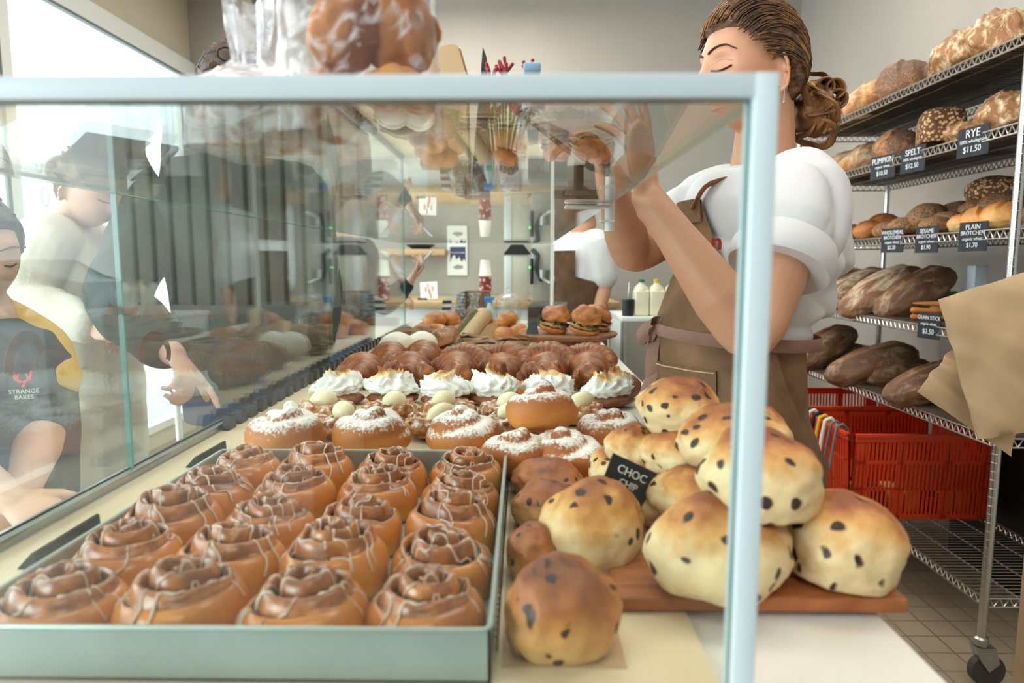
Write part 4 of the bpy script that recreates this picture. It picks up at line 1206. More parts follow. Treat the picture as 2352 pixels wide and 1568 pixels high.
loaf('crusty_loaf', LB[0], 1935, 218, 1.50, (0, -20, 25), 'pale slashed loaf on the top rack shelf beside the worker bun', g1, 1.3, base=z+.076)
loaf('crusty_loaf', LB[1], 2015, 170, 1.52, (0, -20, 35), 'pale slashed loaf on the top rack shelf left of the poppy loaf', g1, 1.35, base=z+.080)
loaf('poppy_loaf', LP[0], 2085, 122, 1.48, (0, -18, 60), 'round poppy seed loaf with a brown stripe on the top rack shelf', g1, 1.12, base=z+.072)
loaf('poppy_loaf', LP[1], 2150, 112, 1.56, (0, -6, 20), 'poppy seed loaf behind the striped round one on the top shelf', g1, 1.0, base=z+.058)
loaf('oat_loaf', LT[0], 2190, 100, 1.50, (0, -10, 70), 'oat crusted loaf leaning against the big cracked loaf on top', g1, .95, base=z+.066)
loaf('cracked_loaf', LC[0], 2235, 62, 1.50, (0, -12, 40), 'big pale cracked loaf on the top rack shelf', g1, 1.15, base=z+.074)
loaf('cracked_loaf', LC[1], 2318, 22, 1.52, (0, -14, 60), 'big pale cracked loaf at the near end of the top shelf', g1, 1.2, base=z+.078)
g2 = 'loaves on the second rack shelf'; z = SH[1]+.0045
for i, (px, lab) in enumerate(((1872, 'farthest dark slashed loaf on the second rack shelf'), (1905, 'dark slashed loaf second from the far end of the second shelf'),
                              (1942, 'floury slashed loaf third from the far end of the second shelf'), (1992, 'floury slashed loaf left of the poppy loaf on the second shelf'))):
    loaf('crusty_loaf', (LR[0], LR[1], LB[0], LB[1])[i], px, 345, 1.52, (0, -22, 12+4*i), lab, g2, (1.0, 1.02, 1.05, 1.1)[i], base=z+.072)
loaf('poppy_loaf', LP[1], 2062, 300, 1.50, (0, -24, 55), 'poppy seed loaf with an orange split on the second rack shelf', g2, .95, base=z+.074)
loaf('tin_loaf', LT[1], 2162, 266, 1.49, (0, 0, 64), 'oat crusted square tin loaf on the second shelf', g2, (1.15, 1.1, 1.12), base=z+.076)
loaf('tin_loaf', LT[0], 2262, 232, 1.66, (0, 0, 64), 'square tin loaf behind the small rustic loaf on the second shelf', g2, .95, base=z+.065)
loaf('rustic_loaf', LC[0], 2235, 284, 1.47, (0, 0, 15), 'small rustic loaf above the RYE sign on the second shelf', g2, (.72, .62, .62), base=z+.030)
loaf('cracked_loaf', LC[1], 2325, 238, 1.50, (0, -8, 60), 'big cracked loaf at the near end of the second shelf', g2, 1.0, base=z+.062)
g3 = 'small rolls on the third rack shelf'; z = SH[2]+.0045
data3 = [('long_roll', RO[0], 1952, 494, 1.50, (0, -8, 10), 'orange long roll at the far end of the third shelf', 1.15, .036),
         ('long_roll', RO[1], 1998, 515, 1.42, (0, -8, 30), 'orange long roll in front at the far end of the third shelf', 1.15, .032),
         ('long_roll', RO[0], 2028, 480, 1.52, (0, -14, 30), 'long orange roll leaning across the others on the third shelf', 1.35, .058),
         ('long_roll', RO[1], 1985, 470, 1.66, (0, -4, 0), 'dark orange roll at the back left of the third shelf', 1.3, .040),
         ('poppy_roll', RP[0], 2040, 512, 1.44, (0, 0, 0), 'poppy roll lying at the front left of its heap', 1.0, .027),
         ('poppy_roll', RP[1], 2078, 508, 1.42, (0, 0, 30), 'pale seeded roll at the front of the poppy heap', 1.15, .029),
         ('poppy_roll', RP[0], 2062, 484, 1.53, (0, 0, 60), 'dark poppy roll behind the front ones, left side', 1.0, .03),
         ('poppy_roll', RP[1], 2128, 474, 1.48, (0, -22, 35), 'large poppy roll propped on top of its heap', 1.3, .070),
         ('poppy_roll', RP[0], 2180, 490, 1.50, (0, -10, 80), 'dark poppy roll right of the propped one', 1.05, .045),
         ('poppy_roll', RP[1], 2150, 512, 1.44, (0, 0, 10), 'poppy roll under the propped one beside the plain rolls', 1.0, .027),
         ('poppy_roll', RP[0], 2196, 452, 1.60, (0, -14, 10), 'poppy roll high at the back of the heap', 1.2, .085),
         ('poppy_roll', RP[1], 2244, 448, 1.60, (0, -10, 50), 'dark poppy roll at the back right of the heap', 1.1, .085),
         ('poppy_roll', RP[0], 2300, 432, 1.62, (0, -6, 0), 'brown poppy roll at the top right of the heap', 1.25, .095),
         ('poppy_roll', RP[1], 2300, 466, 1.60, (0, 0, 70), 'pale poppy roll right behind the plain rolls', 1.1, .06),
         ('poppy_roll', RP[0], 2240, 476, 1.62, (0, 0, 20), 'poppy roll low behind the plain rolls', 1.2, .034),
         ('plain_roll', RW[0], 2212, 500, 1.43, (0, 0, 60), 'pale plain roll at the left of the three plain ones', .95, .025),
         ('plain_roll', RW[1], 2252, 490, 1.44, (0, -12, 50), 'plain golden roll in the middle of the three plain ones', 1.15, .034),
         ('plain_roll', RW[0], 2304, 482, 1.45, (0, -12, 48), 'plain golden roll at the right of the three plain ones', 1.25, .038)]
for nm, me, px, py, X, rot, lab, s, dz in data3: loaf(nm, me, px, py, X, rot, lab, 'small rolls on the third rack shelf', s, 'bread roll', base=z+dz)
o = obj('onion_bread', loaf_mesh(mOat, (.10, .09, .06), 33, 0)); p = PX(2290, 400, 1.68); o.location = (p.x, p.y, SH[2]+.155); setprops(o, 'dark round loaf in the shade at the top of the poppy heap', 'loaf of bread')
g4 = 'dark floured loaves on the fourth rack shelf'; z = SH[3]+.0045
for i, (px, X, s, lab) in enumerate(((1905, 1.54, 1.1, 'floured dark loaf at the far end of the fourth shelf'), (1962, 1.50, 1.1, 'floured brown loaf second from the far end, fourth shelf'),
                                  (2022, 1.47, 1.22, 'broad floured brown loaf third from the far end, fourth shelf'), (2102, 1.54, 1.15, 'grey floured loaf at the near end of the row, fourth shelf'))):
    loaf('floured_loaf', (LR[1], LR[0], LR[0], LD[0])[i], px, 660, X, (12, -30, -8+5*i), lab, g4, s, base=z+.088)
mSt = simple('pretzel_stick_crust', (206, 132, 60), .5, (176, 96, 38), 40)
for i, (py, lab, m_) in enumerate(((700, 'pale bread stick on top beside the paper bags', mPlain), (716, 'golden bread stick in the middle of three', mSt), (728, 'orange plaited stick lowest of three beside the bags', mSt))):
    p = PX(2105, py, 1.42); zz = z+.012+(2-i)*.024; bm = newbm()
    add_tube(bm, [(p.x-.01+.02*j, p.y-.01*j, zz) for j in range(14)], [.010*(1+.18*math.sin(j*2.2+i)) if i else .011*min(1, .3+j*.2) for j in range(14)], 12)
    solo('bread_stick', bm, m_, lab, 'bread stick', 'bread sticks on the fourth shelf')
o = loaf('fruit_loaf', loaf_mesh(mOat, (.12, .07, .035), 40, 2), 2290, 632, 1.62, (0, 0, 70), 'flat golden seeded loaf behind the paper bags on the fourth shelf', None, 1.0, base=z+.024)
g5 = 'dark loaves on the fifth rack shelf'; z = SH[4]+.0045
for i, (px, X, s, rot, lab) in enumerate(((1888, 1.44, 1.25, (10, -30, 10), 'dark loaf at the far left of the fifth shelf, leaning'), (1945, 1.56, 1.0, (0, -8, 0), 'brown loaf low between two leaning dark loaves, fifth shelf'),
                                  (2003, 1.46, 1.25, (10, -20, -5), 'glossy dark loaf leaning in the middle of the fifth shelf'), (2068, 1.56, 1.05, (0, -4, 20), 'flat dark loaf right of the middle on the fifth shelf'),
                                  (2135, 1.45, 1.1, (0, -18, 10), 'dark loaf with a pale tip tucked behind the paper bags'))):
    loaf('dark_loaf', LD[i % 2], px, 790, X, rot, lab, g5, s, base=z+(.085, .045, .072, .045, .064)[i])
# background grocery packets standing behind the rolls
for i, (x, y, w_, h, c, lab) in enumerate(((1.68, 2.72, .045, .10, (120, 164, 70), 'small green packet behind the bread sticks'), (1.72, 2.62, .05, .20, (206, 212, 220), 'tall pale packet behind the bread sticks'))):
    bm = newbm(); add_box(bm, (x-w_/2, y-w_/2, SH[3]+.0047), (x+w_/2, y+w_/2, SH[3]+h), bev=.004); solo('food_packet', bm, simple('packet_%d_print' % i, c, .5), lab, 'packet')

# ------------------------------------------------------------------ chalk price signs clipped to the shelf edges
def shelf_sign(px, py, w_, h_, lines, lab):
    c = PX(px, py, RX0-.007); cc = c.copy()
    t = chalk_card('price_sign', lab, cc, (0.12, -1, 0), (0, 0, 1), w_, h_, lines, 'chalk price signs on the rack', thick=.0025)
    return t
def px2m(px, y): return 0
for (px, py, w_, h_, lines, lab) in (
    (2027, 384, .145, .088, [('PUMPKIN', .030, .024), ('organic wheat', .015, .002), ('$10.50', .024, -.022)], 'slate price sign for pumpkin bread, farthest on the second shelf'),
    (2096, 366, .125, .088, [('SPELT', .030, .024), ('100% wholegrain', .014, .002), ('$12.50', .024, -.022)], 'slate price sign reading SPELT on the second shelf edge'),
    (2234, 325, .125, .088, [('RYE', .034, .024), ('100% wholegrain', .015, .002), ('$11.50', .026, -.022)], 'slate price sign reading RYE on the second shelf edge'),
    (2049, 552, .125, .088, [('WHOLEMEAL', .020, .028), ('BRÖTCHEN', .018, .010), ('organic wheat', .014, -.007), ('$2.20', .020, -.026)], 'slate price sign for wholemeal rolls, farthest on the third shelf'),
    (2128, 550, .11, .088, [('SESAME', .020, .028), ('BRÖTCHEN', .018, .010), ('organic wheat', .013, -.007), ('$1.90', .020, -.026)], 'slate price sign for sesame rolls, middle of the third shelf'),
    (2234, 543, .112, .088, [('PLAIN', .022, .028), ('BRÖTCHEN', .018, .010), ('organic wheat', .014, -.007), ('$1.70', .020, -.026)], 'slate price sign reading PLAIN on the third shelf edge'),
    (2133, 748, .105, .088, [('GRAIN STICK', .018, .026), ('organic wheat', .013, .006), ('$3.50', .024, -.020)], 'slate price sign for bread sticks on the fourth shelf edge'),
    (1901, 404, .05, .06, [('$9', .026, 0)], 'tiny slate sign beside the worker shoulder at the second shelf')):
    shelf_sign(px, py, w_, h_, lines, lab)

# ------------------------------------------------------------------ red crates on the bottom shelf
def crate(name, lab, x0, x1, y0, y1, z0, h):
    t = thing(name, lab, 'crate', ((x0+x1)/2, (y0+y1)/2, z0), 'red plastic crates', world=True)
    tp = .018
    def side(a, b, n_, inn):
        """one slotted wall between bottom corners a and b"""
        a, b = Vector(a), Vector(b); bm = newbm(); d = (b-a); L = d.length; d.normalize(); inn = Vector(inn); up = Vector((0, 0, 1))
        def bar(u0, u1, v0, v1, th=.004, o=0):
            p = lambda u, v: a+d*(u*L)+up*(v*h)-inn*(tp*v)+inn*o
            add_prism(bm, [p(u0, v0), p(u1, v0), p(u1, v1), p(u0, v1)], inn*th)
        bar(0, 1, 0, .05); bar(0, 1, .34, .38); bar(0, 1, .66, .70); bar(0, 1, .93, 1.0, .010, -.006); bar(0, 1, .985, 1.02, .016, -.012)
        k = 3
        for i in range(k+1):
            u = i/k; bar(max(0, u-.022), min(1, u+.022), 0, 1)
        bar(0, .09, 0, 1); bar(.91, 1, 0, 1)
        for i in range(n_):
            u = (i+.5)/n_; bar(u-.24/n_, u+.24/n_, .05, .66); bar(u-.24/n_, u+.24/n_, .70, .93)
        bar(.36, .64, .38, .66); bar(.69, .93, .38, .66)
        o = obj('slotted_side', bm, M['red_plastic'], t, smooth=False)
    side((x0, y0, z0), (x1, y0, z0), 34, (0, 1, 0)); side((x0, y1, z0), (x1, y1, z0), 34, (0, -1, 0))
    side((x0, y0, z0), (x0, y1, z0), 22, (1, 0, 0)); side((x1, y0, z0), (x1, y1, z0), 22, (-1, 0, 0))
    bm = newbm(); add_box(bm, (x0, y0, z0+.001), (x1, y1, z0+.008)); obj('base', bm, M['red_plastic'], t, smooth=False)
    return t
zc = SH[5]+.002
crate('bread_crate', 'red slotted plastic crate nearer the viewer on the bottom rack shelf', 1.26, 1.80, 2.56, 2.98, zc, .33)
crate('bread_crate', 'red slotted plastic crate behind the nearer one on the bottom shelf', 1.26, 1.80, 3.02, 3.44, zc, .34)
# yellow and dark packets lying in the near crate
rnd = random.Random(3)
for i in range(7):
    x = 1.33+.065*i; bm = newbm(); add_box(bm, (x-.026, 2.60, zc+.0085), (x+.026, 2.70, zc+.105), bev=.006)
    solo('snack_packet', bm, simple('snack_print_%d' % i, ((226, 176, 50), (60, 44, 36), (216, 196, 150))[i % 3], .45), 'packet in the red crate, %s from the left' % (ORD+['seventh'])[i], 'packet', 'packets in the near red crate')
# bag straps hooked over the rim
for i, (c, lab) in enumerate((((36, 110, 56), 'green'), ((236, 236, 230), 'white'), ((28, 28, 30), 'black'), ((234, 190, 30), 'yellow'), ((240, 240, 236), 'cream'), ((110, 116, 124), 'grey'), ((120, 124, 132), 'steel grey'))):
    y = 2.94-.052*i; x = 1.236; zt = zc+.338; bm = newbm()
    pts = [Vector((x+.045, y, zt-.05)), Vector((x+.035, y, zt-.005)), Vector((x+.015, y, zt+.016)), Vector((x-.008, y, zt+.006)), Vector((x-.02, y-.004, zt-.06)), Vector((x-.035, y-.012, zt-.16))]
    L = []
    for k in range(21):
        u = k/20*5; j = min(4, int(u)); f = u-j; L.append(pts[j].lerp(pts[j+1], f))
    add_tube(bm, L, .0075 if i < 5 else .005, 10)
    solo('bag_strap', bm, simple('strap_%s' % lab.replace(' ', '_'), c, .5), '%s strap hooked over the left rim of the near red crate' % lab, 'strap', 'straps hooked on the red crate')

# ------------------------------------------------------------------ paper bags hung on a wooden upright at the right edge
pp = P(2392, 1300, 1.20)
bm = newbm(); add_box(bm, (pp.x-.012, 1.17, 0), (pp.x+.13, 1.23, P(2345, 640, 1.2).z), bev=.003); solo('wooden_upright', bm, M['pale_wood'], 'pale wooden upright panel at the right edge under the paper bags', 'panel')
def paperbag(lab, corners, Y, th, seed):
    """corners: pixel corners clockwise; thick soft sheet with creases"""
    bm = newbm(); c4 = [P(x, y, Y+dy) for x, y, dy in corners]; nu, nv = 16, 20
    gr = [[[], []] for _ in range(2)]
    F = []; B = []
    for j in range(nv+1):
        v = j/nv; r1 = []; r2 = []
        for i in range(nu+1):
            u = i/nu
            p = c4[0]*(1-u)*(1-v)+c4[1]*u*(1-v)+c4[2]*u*v+c4[3]*(1-u)*v
            n1 = noise.noise(Vector((u*3+seed, v*4, 0)))*.009+.010*abs(noise.noise(Vector((u*2-v*3+seed, v*2, 4))))
            e_ = math.sin(PI*u)**.5*math.sin(PI*v)**.3
            r1.append(bm.verts.new(p+Vector((0, -th*.5*e_-.0008+n1, 0)))); r2.append(bm.verts.new(p+Vector((0, th*.5*e_+.0008+n1, 0))))
        F.append(r1); B.append(r2)
    for j in range(nv):
        for i in range(nu):
            bm.faces.new((F[j][i], F[j][i+1], F[j+1][i+1], F[j+1][i])); bm.faces.new((B[j][i], B[j+1][i], B[j+1][i+1], B[j][i+1]))
    for j in range(nv):
        bm.faces.new((F[j][0], F[j+1][0], B[j+1][0], B[j][0])); bm.faces.new((F[j][nu], B[j][nu], B[j+1][nu], F[j+1][nu]))
    for i in range(nu):
        bm.faces.new((F[0][i], B[0][i], B[0][i+1], F[0][i+1])); bm.faces.new((F[nv][i], F[nv][i+1], B[nv][i+1], B[nv][i]))
    solo('paper_bag', bm, M['kraft'], lab, 'paper bag', 'kraft paper bags at the right edge', angle=60)
paperbag('large brown paper bag hanging in front at the right edge', [(2155, 688, 0), (2400, 612, 0), (2420, 985, .0), (2248, 1008, .0)], 1.125, .02, 1)
paperbag('brown paper bag fanned out behind the large front one', [(2185, 806, 0), (2400, 760, 0), (2322, 1048, .0), (2108, 900, 0)], 1.157, .014, 2)
# dark bin by the wall
bm = newbm(); add_box(bm, (1.86, 2.2, 0), (2.03, 2.9, .78), bev=.01); solo('black_bin', bm, M['black'], 'black bin standing against the wall at the end of the red crates', 'bin')
# ================================================================== people
def skin(name, c, c2):
    n = NT(name); co = n.co(False)
    n.bump(n.noise(co, 260, 4), .06, .001)
    return n.fin(n.mix(n.rng(n.noise(co, 9, 3), .3, .7), c, c2), .48, Subsurface__Weight=.12, Subsurface__Radius=(.012, .005, .003), Subsurface__Scale=.6)
mSkin = skin('warm_skin', (208, 156, 124), (198, 142, 110))
mSkinP = skin('pale_skin', (226, 182, 160), (216, 168, 146))
mHair = NT('brown_hair'); co = mHair.raw()
mp = mHair.add('ShaderNodeMapping', Vector=co); mp.inputs['Scale'].default_value = (1, 1, 2.5)
hn = mHair.noise(mp.outputs[0], 42, 5, .6, .6); hn2 = mHair.noise(co, 9, 3)
hc = mHair.ramp(mHair.math('ADD', mHair.math('MULTIPLY', hn, .6), mHair.math('MULTIPLY', hn2, .5)), [(.36, (38, 26, 19)), (.52, (78, 52, 33)), (.68, (158, 108, 60))])
mHair.bump(mHair.noise(mp.outputs[0], 120, 3), .4, .002); mHair = mHair.fin(hc, .42)
mBunHair = simple('golden_brown_hair', (158, 106, 56), .42, (82, 52, 30), 30, .3, 90)
mShirt = NT('white_cotton'); mShirt.bump(mShirt.noise(mShirt.raw(), 14, 3), .25, .008); mShirt = mShirt.fin((218, 217, 220), .85)
n = NT('brown_canvas'); co = n.raw(); wv = n.add('ShaderNodeTexWave', _bands_direction='DIAGONAL', Vector=co, Scale=210.0, Distortion=1.0).outputs['Fac']
n.bump(n.math('ADD', n.math('MULTIPLY', wv, .5), n.noise(co, 22, 4)), .35, .003)
mCanvas = n.fin(n.mix(n.rng(n.math('ADD', n.math('MULTIPLY', n.noise(co, 11, 5), .9), n.math('MULTIPLY', wv, .12)), .35, .75), (104, 72, 48), (150, 112, 78)), .85)
mTie = simple('mauve_cotton_tie', (150, 112, 96), .85, (134, 98, 84), 20)
mStitch = simple('pale_stitching', (206, 176, 140), .8)
mDarkLash = simple('dark_lash', (38, 26, 22), .7)
mBrow = simple('brown_brow', (82, 54, 42), .8)

HA, HB, HC = .074, .094, .113
def hdeform(p):
    l, b, c = p
    g = lambda x, s: math.exp(-(x/s)**2)
    if c < 0:
        k = sm(0, 1, -c/HC); l *= 1-.30*k
        if b < 0: b *= 1-.40*k
        else: b *= 1-.02*k
    if b > 0:
        b *= 1-.05*(1-min(1, abs(l)/HA))
        al = abs(l)
        nose = g(l, .0135+.004*sm(.0, -.035, c))*(sm(.030, -.026, c) if c > -.026 else max(0, 1-(-.026-c)/.016))
        fr = sm(.2, .7, b/HB)
        b += .025*nose*fr
        b -= .0105*g(al-.031, .017)*g(c-.004, .014)*fr
        b += .0060*g(al-.031, .011)*g(c-.002, .0085)*fr
        b += .004*g(al-.028, .022)*g(c-.026, .010)*fr
        b += .005*g(al-.040, .020)*g(c+.030, .020)*fr
        b += .0065*g(l, .019)*g(c+.056, .0065)*fr+.0065*g(l, .017)*g(c+.069, .0065)*fr-.003*g(l, .02)*g(c+.0625, .0025)*fr
        b += .010*g(l, .022)*g(c+.098, .018)*fr-.003*g(l, .03)*g(c+.082, .008)*fr
    return Vector((l, b, c))
def head_frame(ctr, fwd, tilt=0, roll=0):
    f = Vector(fwd).normalized(); lft = Vector((-f.y, f.x, 0)); u = Vector((0, 0, 1))
    f2 = f*math.cos(RD(tilt))-u*math.sin(RD(tilt)); u2 = u*math.cos(RD(tilt))+f*math.sin(RD(tilt))
    l2 = lft*math.cos(RD(roll))+u2*math.sin(RD(roll)); u3 = u2*math.cos(RD(roll))-lft*math.sin(RD(roll))
    Mx = Matrix((l2, f2, u3)).transposed().to_4x4(); Mx.translation = Vector(ctr); return Mx
def add_head(bm, Mx, s=1, ears=True, seg=(96, 64)):
    g = bmesh.ops.create_uvsphere(bm, u_segments=seg[0], v_segments=seg[1], radius=1)
    for v in g['verts']: v.co = Mx @ (hdeform((v.co.x*HA, v.co.y*HB, v.co.z*HC))*s)
    if ears:
        for sd in (-1, 1):
            E = Mx @ Matrix.Translation((sd*.0735*s, -.012*s, -.020*s)) @ Euler((RD(-12), RD(sd*14), RD(sd*22))).to_matrix().to_4x4()
            pts = []
            for k in range(15):
                a = RD(-75+250*k/14); pts.append(E @ (Vector((sd*.007, .018*math.cos(a)*-1*-1*(1 if 1 else 1), .030*math.sin(a)+.002))*s))
            # helix opens forward: mirror so the gap faces the cheek
            pts = [E @ (Vector((sd*(.006+.005*math.sin(PI*k/14)), -.015*math.sin(PI*(.12+.86*k/14)) +.006, .030*math.cos(PI*(.0+1.0*k/14))+.001))*s) for k in range(15)]
            add_tube(bm, pts, [.0036*s]*12+[.0045*s, .0055*s, .006*s], 9)
            add_sphere(bm, E @ (Vector((-sd*.001, -.002, 0))*s), (.004*s, .012*s, .025*s), 16, 10, (E.to_3x3()).to_4x4())
def facept(Mx, l, c, off=.0005, s=1):
    b = HB*math.sqrt(max(0, 1-(l/HA)**2-(c/HC)**2)); p = hdeform((l, b, c)); q = hdeform((l, b*1.0001, c))
    nrm = Vector((l/HA**2, b/HB**2, c/HC**2)).normalized(); return Mx @ ((p+nrm*off)*s)
def add_hand(bm, wrist, d, nrm, left, curl=(10, 12, 16, 20), thumb=35, s=1, spread=5, splay=None):
    d = Vector(d).normalized(); nrm = Vector(nrm); nrm = (nrm-d*nrm.dot(d)).normalized()
    th = nrm.cross(d) if left else d.cross(nrm)
    w = Vector(wrist)
    def PT(a, b, c): return w+(d*a+th*b+nrm*c)*s
    # palm: short loft of flat rings
    add_tube(bm, [PT(-.02, 0, 0), PT(.004, .001, 0), PT(.03, .002, .001), PT(.06, 0, .002), PT(.082, -.001, .001)], [(.020*s, .024*s), (.017*s, .027*s), (.0150*s, .036*s), (.0145*s, .040*s), (.0105*s, .038*s)], 18, N0=nrm)
    add_sphere(bm, PT(.028, .022, .008), (.018*s,)*3, 14, 10)
    lens = [(.044, .026, .021), (.047, .029, .022), (.044, .027, .022), (.035, .021, .019)]
    for i in range(4):
        off = .0285-.019*i; base = PT(.080-.004*(i == 3)-.003*(i == 0), off, .001)
        a = RD(spread*(1.5-i)) ; dd = (d*math.cos(a)+th*math.sin(a)).normalized()
        pts = [base-dd*.012*s, base]; ang = RD(curl[i] if not isinstance(curl[i], tuple) else curl[i][0])
        tot = 0; p = base
        for j, L in enumerate(lens[i]):
            c_ = curl[i] if not isinstance(curl[i], tuple) else curl[i][min(j, len(curl[i])-1)]
            tot += RD(c_); v = dd*math.cos(tot)+nrm*math.sin(tot)
            for q in (.5, 1.0): pts.append(p+v*(L*s*q))
            p = p+v*(L*s)
        r0 = (.0088, .0090, .0086, .0076)[i]*s
        add_tube(bm, pts, [r0*.9, r0*1.04, r0*.96, r0*1.0, r0*.9, r0*.92, r0*.84, r0*.72], 12)
    t0 = PT(.020, .024, .006); v1 = (d*.62+th*.75+nrm*.35).normalized(); v2 = (d*math.cos(RD(thumb-10))+th*math.sin(RD(thumb-10))*.9+nrm*.3).normalized(); v3 = (v2+nrm*.25).normalized()
    p1 = t0+v1*.040*s; p2 = p1+v2*.032*s; p3 = p2+v3*.024*s
    add_tube(bm, [t0, t0.lerp(p1, .5), p1, p1.lerp(p2, .5), p2, p2.lerp(p3, .6), p3], [.015*s, .0135*s, .0112*s, .0100*s, .0102*s, .0096*s, .0076*s], 12)
def limb(bm, pts, rads, n=16, sub=5):
    """smooth tapered limb through joints (Catmull-Rom)"""
    pts = [Vector(p) for p in pts]; out = []; rr = []
    for i in range(len(pts)-1):
        p0 = pts[max(0, i-1)]; p1, p2 = pts[i], pts[i+1]; p3 = pts[min(len(pts)-1, i+2)]
        for k in range(sub):
            t = k/sub
            q = .5*((2*p1)+(p2-p0)*t*.9+(2*p0-5*p1+4*p2-p3)*t*t*1.0*.9+(-p0+3*p1-3*p2+p3)*t**3*.9) if False else p1.lerp(p2, t)
            out.append(q); rr.append(lerp(rads[i], rads[i+1], t) if not isinstance(rads[i], tuple) else tuple(lerp(a, b, t) for a, b in zip(rads[i], rads[i+1])))
    out.append(pts[-1]); rr.append(rads[-1])
    for _ in range(2): out = [out[0]]+[(out[i-1]+out[i]*2+out[i+1])/4 for i in range(1, len(out)-1)]+[out[-1]]
    add_tube(bm, out, rr, n)
def loft(bm, rings, f, l, n=40, pw=1.0, cap=True):
    R_ = []
    for (c, A, B) in rings:
        L = []
        for k in range(n):
            a = 2*PI*k/n; L.append(bm.verts.new(Vector(c)+f*(B*math.cos(a))+l*(A*math.sin(a))))
        R_.append(L)
    for a, b in zip(R_, R_[1:]):
        for k in range(n): bm.faces.new((a[k], a[(k+1) % n], b[(k+1) % n], b[k]))
    bm.faces.new(R_[0][::-1]); bm.faces.new(R_[-1])
def folds(amp, k, seed=0):
    """soft cloth folds fanning from the shoulders"""
    o = Vector((seed*3.1, seed, seed*.7))
    def f(c):
        w_ = 3.2*noise.noise(c*5+o); m = .35+.9*max(0, noise.noise(c*4-o)+.25)
        s1 = math.sin((c.x*.75+c.y*.55+c.z*.55)*k+w_); s2 = math.sin((c.x*.3-c.y*.6+c.z*.9)*k*.8+1.4*w_)
        return amp*m*((abs(s1)**.7)-.6)+amp*.5*m*((abs(s2)**.8)-.6)
    return f
def wrinkle(amp, s1, seed=0):
    o = Vector((seed*3.1, seed, 0))
    def f(c):
        q = Vector((c.x, c.y, c.z*.7))*s1+o
        return amp*(1-2*abs(noise.noise(q)))*.6+amp*.5*noise.noise(q*2.3)
    return f

# ------------------------------------------------------------------ the worker behind the counter
f = Vector((math.cos(RD(195)), math.sin(RD(195)), 0)); l = Vector((-f.y, f.x, 0)); U = Vector((0, 0, 1))
Hc = P(1723, 161, 1.30); hf = (math.cos(RD(196)), math.sin(RD(196)), 0)
HM = head_frame(Hc, hf, 5, 0)
NBt = P(1752, 372, 1.31)
Csh = P(1728, 415, 1.30)
SL = P(1838, 440, 1.165); SR = P(1652, 462, 1.43)
EL = P(1728, 786, 1.06); WL = P(1487, 452, 1.10)
ER = P(1452, 590, 1.36); WR = P(1400, 400, 1.22)
chest = P(1742, 520, 1.30); under = P(1715, 640, 1.30); waist = P(1666, 752, 1.30); hip = P(1668, 935, 1.30); LEAN = Vector((.042, 0, 0))
wk = thing('person', 'woman with tied brown hair in a white shirt and brown apron behind the counter', 'person', (hip.x, hip.y, 0), world=True)
bm = newbm()
add_head(bm, HM)
limb(bm, [HM @ Vector((0, -.022, -.05)), HM @ Vector((0, -.028, -.10)), NBt, NBt-U*.06], [.055, .052, .057, .075], 20)
loft(bm, [(NBt-U*.02, .06, .055), (Csh-U*.0, .13, .075), (chest, .145, .10), (under, .125, .09), (waist, .115, .085), (hip, .14, .10), (hip-U*.07+LEAN, .15, .11), (hip-U*.12+LEAN, .13, .10)], f, l)
limb(bm, [SL+U*.0, SL.lerp(EL, .5), EL, EL.lerp(WL, .30), EL.lerp(WL, .75), WL], [.056, .053, .041, .044, .031, .0255], 20)
limb(bm, [SR, SR.lerp(ER, .5), ER, ER.lerp(WR, .30), ER.lerp(WR, .75), WR], [.052, .045, .038, .041, .030, .025], 20)
hd = P(1462, 255, 1.085)-WL
add_hand(bm, WL, hd, (-.75, .62, 0), True, ((4, 6, 6), (14, 10, 8), (24, 16, 12), (34, 20, 14)), 30, .98, 4)
hd2 = P(1318, 372, 1.13)-WR
add_hand(bm, WR, P(1345, 318, 1.15)-WR, (-.5, -.2, -.9), False, ((10, 14, 10), (22, 20, 16), (30, 26, 20), (36, 28, 20)), 38, .95, 4)
for s in (-1, 1):
    h0 = hip+LEAN+l*(.075*s)-U*.08; limb(bm, [h0, h0-U*.42+f*.01, Vector((h0.x, h0.y, .09))-f*.01], [.085, .055, .04], 16)
    a0 = Vector((h0.x, h0.y, .05)); limb(bm, [a0-f*.03, a0+f*.06, a0+f*.13], [.038, .036, .028], 14)
obj('body', fuse(bm, .0036, 3, mSkin), None, wk)
# brows, lashes, lips
for sd in (1, -1):
    pts = [facept(HM, sd*(.012+.041*t), .0225+.0115*math.sin(PI*min(1, .12+t*.70))-.006*max(0, t-.7)*3, .0008) for t in [i/14 for i in range(15)]]
    b = newbm(); add_tube(b, pts, [(.0010+.0008*math.sin(PI*(.25+.75*i/14)), .0040*(1-.65*(i/14)**1.5)) for i in range(15)], 8); obj('eyebrow', b, mBrow, wk)
    pts = [facept(HM, sd*(.0165+.030*t), -.0045-.0035*math.sin(PI*t)+.0015*t, .0012) for t in [i/12 for i in range(13)]]
    b = newbm(); add_tube(b, pts, [(.0018, .0008+.0020*math.sin(PI*i/12)) for i in range(13)], 8)
    for i in range(3, 13):
        add_tube(b, [pts[i], pts[i]+(HM.to_3x3() @ Vector((sd*(.0012+.0003*i), .0055, -.0035)))], [.0005, .0002], 5, dome=False)
    obj('eyelashes', b, mDarkLash, wk)
    pts = [facept(HM, sd*(.0155+.032*t), .0062+.0050*math.sin(PI*t)-.001*t, .0002) for t in [i/12 for i in range(13)]]
    b = newbm(); add_tube(b, pts, [(.0006, .0003+.0005*math.sin(PI*i/12)) for i in range(13)], 6); obj('eyelid_crease', b, simple('lid_shade', (168, 112, 92), .6) if sd == 1 else bpy.data.materials['lid_shade'], wk)
b = newbm()
